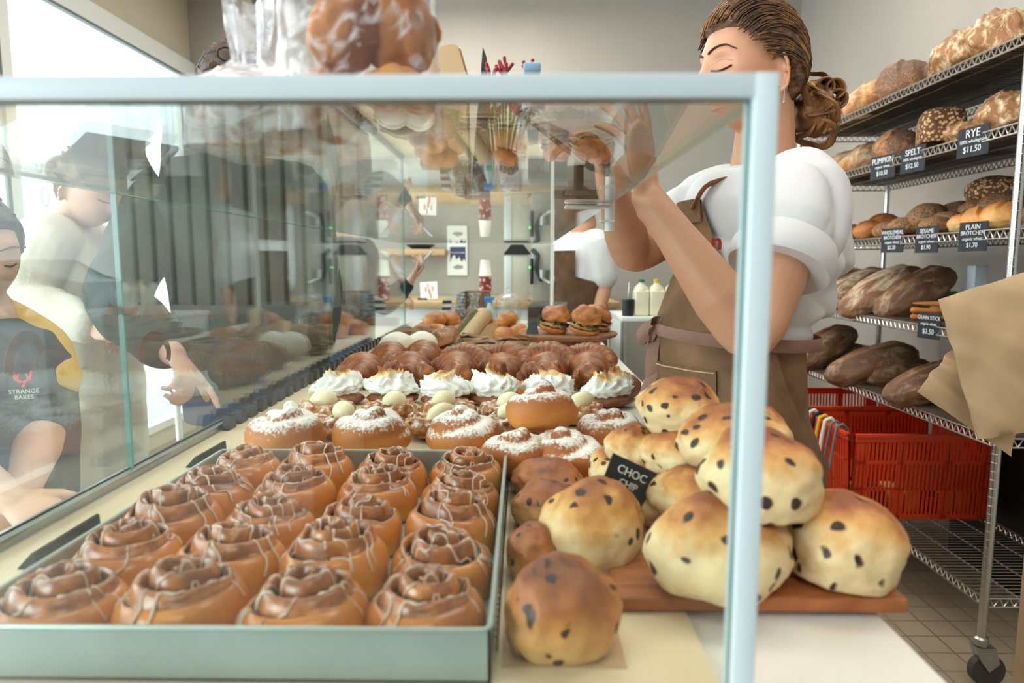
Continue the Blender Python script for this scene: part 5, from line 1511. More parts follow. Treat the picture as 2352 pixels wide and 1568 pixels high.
for cc, rr in ((-.0565, .0030), (-.0685, .0040)):
    pts = [facept(HM, -.021+.042*i/12, cc+.0022*math.sin(PI*i/12)*(1 if cc > -.06 else -1)+(.0 if cc > -.06 else .002), .0004) for i in range(13)]
    add_tube(b, pts, [(.0018*math.sin(PI*(.06+.88*i/12)), rr*math.sin(PI*(.06+.88*i/12))) for i in range(13)], 8)
obj('lips', b, simple('lip_skin', (186, 106, 96), .4), wk)
# hair swept back: cap over the skull plus combed locks running to the bun
def hairline(b_, l_=0):
    al = abs(l_)
    if b_ >= .045: return .060-.25*max(0, al-.03)
    if b_ >= .006: return lerp(-.012, .060, (b_-.006)/.039)
    if b_ >= -.030: return .008
    if b_ >= -.045: return lerp(-.095, .008, (b_+.045)/.015)
    return -.105
bm = newbm(); g = bmesh.ops.create_uvsphere(bm, u_segments=110, v_segments=80, radius=1)
for v in g['verts']:
    p = hdeform((v.co.x*HA, v.co.y*HB, v.co.z*HC))
    k = sm(-.004, .016, p.z-hairline(p.y, p.x))
    th = lerp(-.010, .011+.006*max(0, v.co.z)+.004*max(0, -v.co.y), k)
    nr = Vector((v.co.x/HA, v.co.y/HB, v.co.z/HC)).normalized()
    st_ = .0010*math.sin(p.x*260+p.z*130+5*noise.noise(p*30))*k
    v.co = HM @ (p+nr*(th+st_))
add = bm
BUN = HM @ Vector((.006, -.128, -.078))
BL = Vector((.012, -.112, -.066))
rnd = random.Random(5); dirs = []
for i in range(300):
    t = i/299
    # root along the hairline, both sides and across the forehead
    a = lerp(-1, 1, t); l0 = .073*math.sin(a*PI/2)
    if abs(a) < .45: b0, c0 = .064*math.cos(a*1.6), .066-.25*max(0, abs(l0)-.03)
    else:
        q = (abs(a)-.45)/.55; b0 = lerp(.056, .008, q); c0 = lerp(.060, .004, q)
    d0 = Vector((l0/HA, b0/HB, c0/HC)); d0 = (d0+Vector((rnd.gauss(0, .04), rnd.gauss(0, .05), rnd.gauss(0, .05)))).normalized()
    d1 = Vector((BL.x/HA, BL.y/HB, BL.z/HC)).normalized()
    pts = []; rad = []; lift = rnd.uniform(.010, .0155)
    mid = (d0+d1*.6+Vector((0, -.12, .75 if abs(a) < .7 else .30))).normalized()
    for j in range(15):
        u = j/14; d = (d0*(1-u)**2+mid*(2*u*(1-u))+d1*u**2).normalized()
        p = hdeform((d.x*HA, d.y*HB, d.z*HC)); nr = Vector((d.x/HA, d.y/HB, d.z/HC)).normalized()
        pts.append(HM @ (p+nr*(lift*sm(-.35, .08, u)+.004*max(0, d.z))+Vector((rnd.gauss(0, .0007), 0, rnd.gauss(0, .0007))))); rad.append((.0014, .0027*(.35+.65*math.sin(PI*min(1, u*.9+.05)))))
    add_tube(bm, pts, rad, 6)
obj('hair', bm, mHair, wk)
bm = newbm(); vs = add_ico(bm, BUN, (.038, .040, .046), 4); wob(vs, .008, 45, 2, BUN)
for i in range(26):
    ax = Vector((rnd.gauss(0, 1), rnd.gauss(0, 1), rnd.gauss(0, 1))).normalized(); x_ = ax.orthogonal().normalized(); y_ = ax.cross(x_); r_ = rnd.uniform(.024, .044); c0 = BUN+Vector((rnd.gauss(0, .010), rnd.gauss(0, .010), rnd.gauss(0, .014)))
    a0 = rnd.random()*6; sp = rnd.uniform(2.5, 5)
    pts = [c0+(x_*math.cos(a0+sp*j/16)+y_*math.sin(a0+sp*j/16))*r_*(1+.08*math.sin(j)) for j in range(17)]
    add_tube(bm, pts, [(.0030, .0080*math.sin(PI*(.12+.8*j/16))) for j in range(17)], 8)
    for q in range(4): add_tube(bm, [p+Vector((rnd.gauss(0, .003), rnd.gauss(0, .003), rnd.gauss(0, .003))) for p in pts[::2]], .0007, 4, dome=False)
for (dx, dz, r_) in ((.030, .036, .017), (.036, .018, .016), (.012, .040, .015)):
    c0 = BUN+Vector((dx, -.01, dz))
    for w_ in range(9):
        pts = [c0+Vector((r_*math.cos(a)*(1-.05*(w_%4)), .003*w_-.012, r_*math.sin(a)*(1.0+.04*(w_%3)))) for a in [RD(-60+300*k/18) for k in range(19)]]; add_tube(bm, pts, [(.0028, .0042)]*19, 7)
obj('hair_bun', bm, mBunHair, wk)
c0 = HM @ Vector((.008, -.108, -.050)); b = newbm(); ax = (HM.to_3x3() @ Vector((0, 1, .35))).normalized(); x_ = ax.orthogonal().normalized(); y_ = ax.cross(x_)
add_tube(b, [c0+(x_*math.cos(2*PI*k/20)+y_*math.sin(2*PI*k/20))*.022 for k in range(20)], .005, 8, closed=True); obj('hair_tie', b, simple('yellow_hair_tie', (214, 160, 40), .7), wk)
b = newbm(); p = HM @ Vector((.077, -.014, -.040)); add_tube(b, [p, p-U*.016, p-U*.034], [.0007, .0012, .0022], 8); obj('earring', b, M['chrome'], wk)
b = newbm(); q0 = [hdeform(Vector(v_).normalized()*1.0 and (Vector(v_).normalized().x*HA, Vector(v_).normalized().y*HB, Vector(v_).normalized().z*HC))*1.16 for v_ in ((.75, -.15, .70), (.80, -.42, .55))]; add_tube(b, [HM @ q0[0], HM @ ((q0[0]+q0[1])*.51), HM @ q0[1]], .0011, 6); obj('hair_pin', b, M['chrome'], wk)
# white shirt: torso shell and short sleeves in one skin
bm = newbm()
bk = -f
loft(bm, [(NBt-U*.008, .068, .066), (NBt-U*.028-f*.004, .090, .074), (Csh+U*.012-f*.006, .138, .088), (Csh-U*.04-f*.008, .158, .112), (chest-f*.012, .160, .128), (chest-U*.07-f*.016, .158, .132), (under-f*.018, .150, .128), (under-U*.06-f*.02, .146, .122), (waist+U*.015-f*.026, .142, .118), (waist-U*.015-f*.03, .146, .116)], f, l, 48)
c_ = .62
cuffL = SL.lerp(EL, .27); cuffR = SR.lerp(ER, .32)
limb(bm, [SL-l*.06-U*.012, SL-U*.004, SL.lerp(EL, .15)+bk*.008, cuffL+bk*.004], [.070, .072, .077, .079], 24)
limb(bm, [SR+l*.06-U*.012, SR-U*.004, SR.lerp(ER, .16), cuffR], [.068, .068, .068, .068], 24)
me = fuse(bm, .0055, 5, mShirt); displace(me, wrinkle(.010, 6, 3)); displace(me, folds(.014, 30, 7)); obj('shirt', me, None, wk)
for s_, (a, e_, r) in enumerate(((SL, EL, .079), (SR, ER, .068))):
    c0 = a.lerp(e_, .47 if s_ == 0 else .52); ax = (e_-a).normalized(); x_ = ax.orthogonal().normalized(); y_ = ax.cross(x_)
    b = newbm(); add_lathe(b, [(r*.80, -.028), (r*.99, -.029), (r*1.05, -.012), (r*1.05, .014), (r*1.0, .020), (r*.78, .018)], 40, c0+(bk*.004), frame_M((0, 0, 0), x_, y_))
    wob(b.verts, .004, 20, 3, c0); obj('sleeve_cuff', b, mShirt, wk)
# neckline band
b = newbm(); pts = [NBt-U*(.006+.020*max(0, math.cos(a)))+f*(.066*math.cos(a)+.004)+l*(.068*math.sin(a)) for a in [2*PI*k/36 for k in range(36)]]; add_tube(b, pts, (.008, .008) and .0085, 10, closed=True); obj('collar', b, mShirt, wk)
# apron
def tor(z):
    """torso centre, half width, half depth by height"""
    K = [(Csh-U*.04-f*.008, .158, .112), (chest-f*.012, .160, .128), (chest-U*.07-f*.016, .158, .132), (under-f*.014, .150, .128), (waist-f*.010, .146, .120), (hip-f*.004, .172, .130), (hip-U*.06+LEAN, .174, .108), (hip-U*.45+LEAN, .180, .106)]
    for (c0, a0, b0), (c1, a1, b1) in zip(K, K[1:]):
        if c1.z <= z <= c0.z:
            t = (c0.z-z)/(c0.z-c1.z); return c0.lerp(c1, t), lerp(a0, a1, t), lerp(b0, b1, t)
    return (K[0] if z > K[0][0].z else K[-1])
def shellpt(th, z, off):
    c, A, B = tor(z); a = RD(th); v = f*(B*math.cos(a))+l*(A*math.sin(a)); nr = (f*(math.cos(a)/B)+l*(math.sin(a)/A)).normalized()
    p = c+v+nr*off; p.z = z; return p
def shell(th0, th1, z0, z1, off, thick=.0025, nu=40, nv=44, wr=.004, seed=0, edge=None):
    bm = newbm(); F = []; B = []
    for j in range(nv+1):
        z = lerp(z0, z1, j/nv); a0 = th0(z) if callable(th0) else th0; a1 = th1(z) if callable(th1) else th1; r1 = []; r2 = []
        for i in range(nu+1):
            th = lerp(a0, a1, i/nu); q = shellpt(th, z, 0)
            w_ = wr*(noise.noise(Vector((th*.06+seed, z*5, seed)))+.6*noise.noise(Vector((th*.14, z*13+th*.05, seed+4))))
            r1.append(bm.verts.new(shellpt(th, z, off+w_))); r2.append(bm.verts.new(shellpt(th, z, off+w_-thick)))
        F.append(r1); B.append(r2)
    for j in range(nv):
        for i in range(nu):
            bm.faces.new((F[j][i], F[j+1][i], F[j+1][i+1], F[j][i+1])); bm.faces.new((B[j][i], B[j][i+1], B[j+1][i+1], B[j+1][i]))
        bm.faces.new((F[j][0], B[j][0], B[j+1][0], F[j+1][0])); bm.faces.new((F[j][nu], F[j+1][nu], B[j+1][nu], B[j][nu]))
    for i in range(nu):
        bm.faces.new((F[0][i], F[0][i+1], B[0][i+1], B[0][i])); bm.faces.new((F[nv][i], B[nv][i], B[nv][i+1], F[nv][i+1]))
    return bm
zb0 = P(1660, 452, 1.2).z; zw = waist.z
def ang(z):
    if z > zw+.10: return lerp(50, 33, sm(zw+.10, zb0, z))
    if z > zw: return lerp(84, 50, sm(zw, zw+.10, z))
    return lerp(108, 84, sm(zw-.25, zw, z))
ap = obj('apron', shell(lambda z: -ang(z)-(8 if z > zw else 0), lambda z: ang(z)-25*sm(zw+.02, zw+.12, z), zb0, .46, .017, wr=.0055), mCanvas, wk)
o = obj('bib_hem', shell(-41.5, 8.5, zb0+.002, zb0-.040, .0215, .003, 24, 8, .003), mCanvas, ap); o.location = (0, 0, 0)
zp0 = P(1600, 832, 1.2).z-.008
o = obj('pocket', shell(-48, 46, zp0, zp0-.17, .0225, .003, 30, 20, .0045, 0), mCanvas, ap); o.location = (0, 0, 0)
b = newbm()
for dz in (.004, .052):
    add_tube(b, [shellpt(lerp(-47, 45, k/40), zp0-dz, .0245+.0045*(noise.noise(Vector((lerp(-47, 45, k/40)*.06, (zp0-dz)*5, 0)))+.6*noise.noise(Vector((lerp(-47, 45, k/40)*.14, (zp0-dz)*13+lerp(-47, 45, k/40)*.05, 4))))) for k in range(41)], .0011, 6)
o = obj('stitching', b, mStitch, ap); o.location = (0, 0, 0)
b = newbm(); pts = [shellpt(th, zw-.002-.02*math.sin(RD(abs(th))*.5), .0225+(.002 if abs(th) < 84 else .004)) for th in [-178+356*k/60 for k in range(61)]]
add_tube(b, pts, [(.0110, .0022)]*61, 8, N0=U); o = obj('waist_tie', b, mTie, ap); o.location = (0, 0, 0)
kn = shellpt(-62, zw+.004, .03); kn = P(1518, 738, 1.30); b = newbm(); add_ico(b, kn, (.012, .012, .014), 3)
def ribbon(pts_, w_=.012):
    pts_ = [Vector(p) for p in pts_]; L = []
    for i in range(len(pts_)-1):
        for k in range(6): L.append(pts_[i].lerp(pts_[i+1], k/6))
    L.append(pts_[-1])
    for _ in range(4): L = [L[0]]+[(L[i-1]+L[i]*2+L[i+1])/4 for i in range(1, len(L)-1)]+[L[-1]]
    add_tube(b, L, [(w_, .0016)]*len(L), 8, N0=(.5, -.2, .4))
ribbon([kn, P(1490, 735, 1.29), P(1472, 768, 1.28), P(1486, 790, 1.28), P(1502, 752, 1.29), kn]); ribbon([kn, P(1500, 790, 1.28), P(1494, 850, 1.27), P(1508, 905, 1.27)]); ribbon([kn, P(1508, 770, 1.28), P(1512, 830, 1.275), P(1484, 895, 1.265)])
o = obj('tie_bow', b, mTie, ap); o.location = (0, 0, 0)
b = newbm()
for sd in (1, -1):
    pts = [shellpt(sd*20-16, zb0-.01, .022), shellpt(sd*22-12, zb0+.03, .022)+bk*.012, NBt+l*(sd*.080)+f*.045-U*.030, NBt+l*(sd*.082)-f*.01-U*.013, NBt+l*(sd*.062)-f*.062-U*.012, NBt+l*(sd*.01)-f*.090-U*.022]
    L = []
    for i in range(len(pts)-1):
        for k in range(5): L.append(pts[i].lerp(pts[i+1], k/5))
    L.append(pts[-1])
    for _ in range(3): L = [L[0]]+[(L[i-1]+L[i]*2+L[i+1])/4 for i in range(1, len(L)-1)]+[L[-1]]
    add_tube(b, L, [(.0028, .009)]*len(L), 8)
o = obj('neck_strap', b, simple('tan_strap', (160, 100, 66), .7), ap); o.location = (0, 0, 0)
# trousers in the same canvas
bm = newbm(); loft(bm, [(waist-f*.012+U*.03, .140, .114), (waist-f*.012-U*.01, .147, .120), (hip-f*.004, .168, .124), (hip-U*.06+LEAN, .170, .102), (hip-U*.16+LEAN, .165, .096)], f, l)
for s in (-1, 1):
    h0 = hip+LEAN+l*(.082*s)-U*.10; limb(bm, [h0, h0-U*.35, Vector((h0.x, h0.y, .08))], [.090, .075, .07], 18)
me = fuse(bm, .008, 3, mCanvas); displace(me, wrinkle(.004, 12, 5)); obj('trousers', me, None, wk)
for s in (-1, 1):
    a0 = Vector((hip.x, hip.y, .045))+LEAN+l*(.082*s); b = newbm(); limb(b, [a0-f*.05, a0+f*.06, a0+f*.16], [.042, .042, .034], 16)
    for v in b.verts: v.co.z = max(v.co.z, .002)
    obj('shoe', b, M['black'], wk)
# red lettering by the apron edge and red embroidery on the shirt back
red = simple('red_thread', (176, 50, 44), .7)
cpt = shellpt(55, P(1648, 558, 1.2).z, .012); nrm_ = (cpt-tor(cpt.z)[0]); nrm_.z = 0; nrm_.normalize()
me = text_mesh('n', .036, red, frame_M(P(1646, 556, (cpt.y-.010)), Vector((nrm_.y, -nrm_.x, 0))*(-1), (0, 0, 1)), depth=.0006, off=.0012); obj('lettering', me, None, wk)
b = newbm(); z_ = P(1875, 650, 1.3).z
for k, (a0, a1, zz0, zz1) in enumerate(((150, 142, .03, -.03), (156, 150, .0, -.035))):
    add_tube(b, [shellpt(lerp(a0, a1, i/10)+4*math.sin(i*.6), z_+lerp(zz0, zz1, i/10), .006) for i in range(11)], .0011, 6)
obj('embroidery', b, red, wk)
b = newbm(); r0 = WL+hd.normalized()*.094; add_lathe(b, [(.0098, -.0013), (.0104, 0), (.0098, .0013)], 20, r0-hd.normalized().cross(Vector((-.75, .62, 0))).normalized()*0.009, frame_M((0, 0, 0), hd.orthogonal(), hd.cross(hd.orthogonal()))); obj('ring', b, simple('gold', (214, 170, 90), .3, Metallic=1.0), wk)

# ------------------------------------------------------------------ simpler figures further off
def figure(label, ctr_hip, face, J, mats, hair=None, name='person', vox=.006, hs=1.0, coat=None):
    """J: dict of joints; builds body, top, trousers, hair"""
    fv = Vector((math.cos(RD(face)), math.sin(RD(face)), 0)); lv = Vector((-fv.y, fv.x, 0))
    t = thing(name, label, 'person', (ctr_hip.x, ctr_hip.y, 0), world=True)
    HMx = head_frame(J['head'], (math.cos(RD(J.get('hface', face))), math.sin(RD(J.get('hface', face))), 0), J.get('tilt', 0))
    bm = newbm(); add_head(bm, HMx, hs, True, (64, 44))
    nb = J['neck']; limb(bm, [HMx @ Vector((0, -.022, -.05)), HMx @ Vector((0, -.028, -.10)), nb, nb-U*.05], [.056, .055, .060, .075], 16)
    for k in ('L', 'R'):
        S, E_, W = J['S'+k], J['E'+k], J['W'+k]
        limb(bm, [S, S.lerp(E_, .5), E_, E_.lerp(W, .3), W], [.053, .048, .040, .042, .027], 16)
        hdv, pn, cu = J['H'+k]; add_hand(bm, W, hdv, pn, k == 'L', cu, 34, 1.0, 4)
    up = (nb-ctr_hip).normalized()
    loft(bm, [(nb-up*.02, .06, .055), (nb-up*.08, .15, .085), (nb.lerp(ctr_hip, .5), .125, .09), (ctr_hip, .15, .11)], fv, lv)
    for s in (-1, 1):
        h0 = ctr_hip+lv*(.08*s)-U*.03; limb(bm, [h0, Vector((h0.x, h0.y, .48)), Vector((h0.x, h0.y, .08))], [.085, .055, .04], 14)
    obj('body', fuse(bm, vox, 2, mats['skin']), None, t)
    for sd in (1, -1):
        b = newbm(); add_tube(b, [facept(HMx, sd*(.012+.041*q/8), .0235+.009*math.sin(PI*min(1, .12+q/8*.7)), .0008, hs) for q in range(9)], [(.0012, .0032*(1-.06*q)) for q in range(9)], 6); obj('eyebrow', b, hair[0] if hair else mBrow, t)
        b = newbm(); add_tube(b, [facept(HMx, sd*(.0175+.028*q/8), -.003-.003*math.sin(PI*q/8), .0010, hs) for q in range(9)], [(.0014, .0008+.0014*math.sin(PI*q/8)) for q in range(9)], 6); obj('eyelashes', b, mDarkLash, t)
    b = newbm(); add_tube(b, [facept(HMx, -.021+.042*q/10, -.0625+.001*math.sin(PI*q/10), .0006, hs) for q in range(11)], [(.0018*math.sin(PI*(.06+.88*q/10)), .0062*math.sin(PI*(.06+.88*q/10))) for q in range(11)], 8); obj('lips', b, bpy.data.materials['lip_skin'], t)
    # top
    bm = newbm(); A = J.get('A', .175); B = J.get('B', .125)
    hem = ctr_hip-U*J.get('hem', .05)
    loft(bm, [(nb-up*.012, .066, .066), (nb-up*.045, A*.74, B*.72), (nb-up*.10, A*.98, B*.9), (nb.lerp(ctr_hip, .45), A, B*1.03), (nb.lerp(ctr_hip, .8), A*.98, B*1.04), (hem, A*1.0, B*1.05)], fv, lv)
    for k in ('L', 'R'):
        S, E_, W = J['S'+k], J['E'+k], J['W'+k]; c_ = J.get('sl', 1.0); rs = J.get('rs', .068)
        if c_ > .5: limb(bm, [nb.lerp(S, .6)-U*.03, S, S.lerp(E_, .5), E_, E_.lerp(W, .4), E_.lerp(W, c_)], [rs*1.0, rs*1.1, rs*1.02, rs*.93, rs*.85, rs*.66], 18)
        else: limb(bm, [nb.lerp(S, .6)-U*.03, S, S.lerp(E_, c_*2)], [rs*1.0, rs*1.1, rs*1.05], 18)
    me = fuse(bm, vox, 4, mats['top']); displace(me, wrinkle(J.get('wr', .007), 8, len(label))); tp = obj(J.get('topname', 'jumper'), me, None, t)
    # trousers
    bm = newbm(); loft(bm, [(ctr_hip+U*.06, A*.86, B*.96), (ctr_hip, A*.97, B*1.05), (ctr_hip-U*.14, A*.96, B*1.04)], fv, lv); lr = J.get('lr', .1)
    for s in (-1, 1):
        h0 = ctr_hip+lv*(.085*s)-U*.09; limb(bm, [h0, Vector((h0.x, h0.y, .45)), Vector((h0.x, h0.y, .07))], [lr, lr*.86, lr*.82], 16)
    me = fuse(bm, .009, 3, mats['legs']); displace(me, wrinkle(.006, 9, 3)); obj('trousers', me, None, t)
    for s in (-1, 1):
        a0 = Vector((ctr_hip.x, ctr_hip.y, .042))+lv*(.085*s); b = newbm(); limb(b, [a0-fv*.05, a0+fv*.06, a0+fv*.16], [.04, .04, .032], 14)
        for v in b.verts: v.co.z = max(v.co.z, .002)
        obj('shoe', b, mats.get('shoe', M['black']), t)
    if hair:
        bm = newbm(); g = bmesh.ops.create_uvsphere(bm, u_segments=64, v_segments=44, radius=1); hm, ln = hair
        for v in g['verts']:
            p = hdeform((v.co.x*HA, v.co.y*HB, v.co.z*HC)); hl = hairline(p.y, p.x) if ln > 0 else max(hairline(p.y, p.x), -.03)
            k = sm(-.004, .016, p.z-hl); nr = Vector((v.co.x/HA, v.co.y/HB, v.co.z/HC)).normalized()
            v.co = HMx @ ((p+nr*(lerp(-.010, .014, k)+.004*k*noise.noise(p*40)))*hs)
        if ln > 1:
            add_ico(bm, HMx @ Vector((0, -.105, .0)), (.045, .045, .045), 3)
        for i in range(60):
            a = i*2.4; q = i/60; dv = Vector((math.cos(a)*math.sqrt(1-q*q), math.sin(a)*math.sqrt(1-q*q)-.2, q)).normalized()
            p = hdeform((dv.x*HA, dv.y*HB, dv.z*HC))
            if p.z < hairline(p.y, p.x)+.01: continue
            w_ = Vector((-dv.y, dv.x, .2)).normalized()
            add_tube(bm, [HMx @ ((p*1.10+w_*(.02*(u-.5))-Vector((0, .012*u, 0))+dv*.006*math.sin(PI*u))*hs) for u in [j/5 for j in range(6)]], [(.002, .006*math.sin(PI*(.1+.8*j/5))) for j in range(6)], 6)
        obj('hair', bm, hm, t)
    if 'printed' in J: J['printed'](t, fv, lv, nb)
    return t, HMx
# man in a dark green jumper pointing at the case
mGreenKnit = NT('dark_green_knit'); mGreenKnit.bump(mGreenKnit.noise(mGreenKnit.raw(), 180, 4), .4, .002); mGreenKnit = mGreenKnit.fin((62, 72, 66), .9)
mDenim = simple('blue_denim', (58, 74, 104), .85, (46, 60, 88), 30)
mGreyHair = simple('greying_hair', (96, 74, 62), .6, (54, 40, 34), 40, .4, 120)
Ym = 2.10
hip_m = P(600, 905, Ym); hip_m.z = .93
J = dict(head=P(528, 200, Ym-.02), neck=P(535, 345, Ym), hface=-50, tilt=24,
         SR=P(365, 470, 2.02), ER=P(262, 690, 1.75), WR=P(400, 815, 1.52),
         SL=P(690, 440, 2.22), EL=P(728, 690, 2.14), WL=P(690, 905, 1.98), A=.245, B=.150, sl=.82, rs=.084, hem=.06, wr=.009)
J['HR'] = (P(520, 950, 1.40)-J['WR'], (-.2, -.3, -.8), ((6, 8, 6), (58, 55, 40), (62, 58, 40), (64, 58, 40))); J['HL'] = (Vector((.0, -.2, -1)), (-1, 0, 0), (20, 22, 25, 28))
mn, mHM = figure('person in a dark green jumper bending to point through the side glass', hip_m, -35, J, dict(skin=mSkinP, top=mGreenKnit, legs=mDenim), (mGreyHair, 0))
b = newbm()   # spectacles pushed up on the hair
for sd in (-1, 1):
    pts = [mHM @ Vector((sd*.036+.027*math.cos(a), .072+.004*math.sin(a), .100+.019*math.sin(a))) for a in [2*PI*k/22 for k in range(22)]]; add_tube(b, pts, .0026, 7, closed=True)
    add_tube(b, [mHM @ Vector((sd*.063, .072, .104)), mHM @ Vector((sd*.085, .03, .085)), mHM @ Vector((sd*.086, -.03, .035))], .0022, 7)
add_tube(b, [mHM @ Vector((-.010, .076, .104)), mHM @ Vector((.010, .076, .104))], .0022, 7)
obj('spectacles', b, M['black'], mn)
# woman in a cream jumper leaning
mCreamKnit = NT('cream_fluffy_knit'); mCreamKnit.bump(mCreamKnit.noise(mCreamKnit.raw(), 150, 4), .5, .003); mCreamKnit = mCreamKnit.fin((226, 216, 200), .95)
mCreamT = simple('cream_trousers', (226, 216, 196), .9, (216, 204, 184), 6)
mBlonde = simple('ash_blonde_hair', (170, 142, 112), .55, (128, 102, 78), 40, .3, 100)
Yw = 2.0
hip_w = P(172, 730, Yw); hip_w.z = .98
J = dict(head=P(212, 432, Yw-.06), neck=P(158, 500, Yw), hface=-12, tilt=28,
         SR=P(110, 555, 1.86), ER=P(52, 700, 1.80), WR=P(205, 742, 1.72),
         SL=P(150, 560, 2.16), EL=P(112, 690, 2.2), WL=P(215, 755, 2.02), A=.185, B=.155, sl=.97, rs=.074, hem=.02, lr=.118, wr=.009)
J['HR'] = (P(262, 752, 1.66)-J['WR'], (.2, .8, -.3), (26, 30, 32, 34)); J['HL'] = (Vector((.8, -.3, -.1)), (0, -.6, -.6), (24, 28, 30, 32))
figure('woman in a fluffy cream jumper and cream trousers looking down at the case', hip_w, -15, J, dict(skin=mSkinP, top=mCreamKnit, legs=mCreamT), (mBlonde, 2))
# person with crossed forearms at the left edge: charcoal shirt, yellow sleeves and a red printed badge
mTee = simple('charcoal_cotton', (74, 84, 92), .9, (66, 76, 84), 10)
mYel = simple('yellow_sleeve', (240, 196, 112), .85, (232, 184, 98), 8)
mBlackH = simple('black_hair', (26, 24, 26), .5, (40, 36, 36), 40)
Yp = 1.36
hip_p = P(-25, 1290, Yp-.02); hip_p.z = .66
def badge(t, fv, lv, nb):
    c0 = P(52, 866, 1.185)
    b = newbm(); Mx = frame_M(c0, (.92, .38, 0), (0, 0, 1)) @ Matrix.Scale(.62, 4); 
    for s in (-1, 1): add_tube(b, [Mx @ Vector((s*.004, -.014, 0)), Mx @ Vector((s*.018, -.004, 0)), Mx @ Vector((s*.022, .014, 0))], .0024, 7); add_tube(b, [Mx @ Vector((s*.014, -.006, 0)), Mx @ Vector((s*.010, .008, 0))], .0020, 7)
    add_tube(b, [Mx @ Vector((-.006, -.014, 0)), Mx @ Vector((.006, -.014, 0)), Mx @ Vector((0, -.026, 0))], .0026, 7)
    obj('badge_print', b, simple('red_print', (206, 70, 66), .7), t)
    me = text_mesh('STRANGE\nBAKES', .017, simple('grey_print', (196, 198, 200), .8), Mx @ Matrix.Translation((0, -.05, 0)), depth=.0005); obj('lettering', me, None, t)
J = dict(head=P(-62, 585, Yp), neck=P(-40, 718, Yp), hface=-30, tilt=12,
         SR=P(-150, 800, 1.22), ER=P(-120, 1060, 1.14), WR=P(30, 1150, 1.12),
         SL=P(72, 812, 1.44), EL=P(100, 985, 1.33), WL=P(52, 1130, 1.18), A=.165, B=.150, sl=.42, rs=.058, hem=.02, topname='shirt', printed=badge)
J['HR'] = (P(110, 1190, 1.10)-J['WR'], (0, .5, -.8), (14, 18, 20, 22)); J['HL'] = (P(15, 1220, 1.12)-J['WL'], (-.5, .3, -.6), (16, 20, 22, 24))
pt, _ = figure('person with crossed forearms at the left edge in a charcoal shirt with yellow sleeves', hip_p, -30, J, dict(skin=mSkinP, top=mTee, legs=mDenim), (mBlackH, 1))
b = newbm()
q_ = Vector((.020, -.004, .0)); limb(b, [J['neck'].lerp(J['SL'], .35)+U*.022, J['SL']+U*.012+q_, J['SL'].lerp(J['EL'], .20)+q_*1.2, J['SL'].lerp(J['EL'], .34)+q_*1.2], [.044, .062, .064, .066], 20)
me = fuse(b, .006, 3, mYel); displace(me, wrinkle(.005, 10, 2)); obj('sleeve', me, None, pt)
# second worker at the far machine
Y2 = 3.85; hip_2 = P(1338, 650, Y2)
J = dict(head=P(1330, 478, Y2), neck=P(1336, 530, Y2), hface=215, tilt=20,
         SR=P(1300, 560, Y2+.14), ER=P(1296, 660, Y2+.12), WR=P(1288, 730, Y2-.05),
         SL=P(1372, 555, Y2-.14), EL=P(1390, 650, Y2-.14), WL=P(1372, 730, Y2-.22), A=.17, B=.125, sl=.42, rs=.07, hem=-.05, topname='shirt')
hip_2.z = 1.10
J['HR'] = (Vector((-.2, -.3, -.8)), (-1, 0, 0), (20, 25, 28, 30)); J['HL'] = (Vector((-.2, -.2, -.8)), (-1, 0, 0), (20, 25, 28, 30))
w2, _ = figure('second worker in a white shirt and brown apron at the far end of the counter', hip_2, 205, J, dict(skin=mSkin, top=mShirt, legs=mCanvas), (mHair, 1))
fv = Vector((math.cos(RD(205)), math.sin(RD(205)), 0)); lv = Vector((-fv.y, fv.x, 0))
bm = newbm(); nv_ = 20; F = []
for j in range(nv_+1):
    z = lerp(hip_2.z+.22, .62, j/nv_); L = []
    for i in range(25):
        a = RD(lerp(-70, 70, i/24)*(.55 if z > hip_2.z+.06 else 1.25)); L.append(bm.verts.new(Vector((hip_2.x, hip_2.y, z))+fv*(.150*math.cos(a))+lv*(.196*math.sin(a))))
    F.append(L)
for a, b in zip(F, F[1:]):
    for i in range(24): bm.faces.new((a[i], b[i], b[i+1], a[i+1]))
bmesh.ops.solidify(bm, geom=bm.faces[:], thickness=.004); obj('apron', bm, mCanvas, w2)
# hand with a phone reaching in beyond the side glass: a customer in black
Yb = 3.55
hip_b = P(800, 900, Yb+.1); hip_b.z = .95
J = dict(head=P(790, 478, Yb+.05), neck=P(800, 540, Yb+.08), hface=-5, tilt=15,
         SR=P(785, 575, Yb-.08), ER=P(880, 700, Yb-.12), WR=P(940, 648, Yb-.14),
         SL=P(838, 575, Yb+.22), EL=P(850, 690, Yb+.22), WL=P(905, 680, Yb+.1), A=.18, B=.13, sl=.85, rs=.066)
J['HR'] = (P(975, 610, Yb-.10)-J['WR'], (.2, .2, .9), (26, 34, 38, 40)); J['HL'] = (Vector((.6, -.5, 0)), (0, 0, -1), (20, 24, 28, 30))
figure('customer in black and grey beyond the side glass holding out a phone', hip_b, -20, J, dict(skin=mSkinP, top=simple('black_knit', (40, 42, 48), .9), legs=mDenim), (mBlonde, 1))
c = J['WR']+(J['HR'][0]).normalized()*.10+U*.030; Mx = frame_M(c, J['HR'][0], (0, 1, .25)); b = newbm(); add_box(b, (-.075, -.036, -.004), (.075, .036, .004), Mx, bev=.003); solo('phone', b, simple('phone_case', (190, 196, 204), .25), 'phone held out by the customer in black at the far end', 'phone')
# ================================================================== back of the shop
def solobox(name, lo, hi, m, lab, cat, group=None, bev=.004):
    bm = newbm(); add_box(bm, lo, hi, bev=bev); return solo(name, bm, m, lab, cat, group)
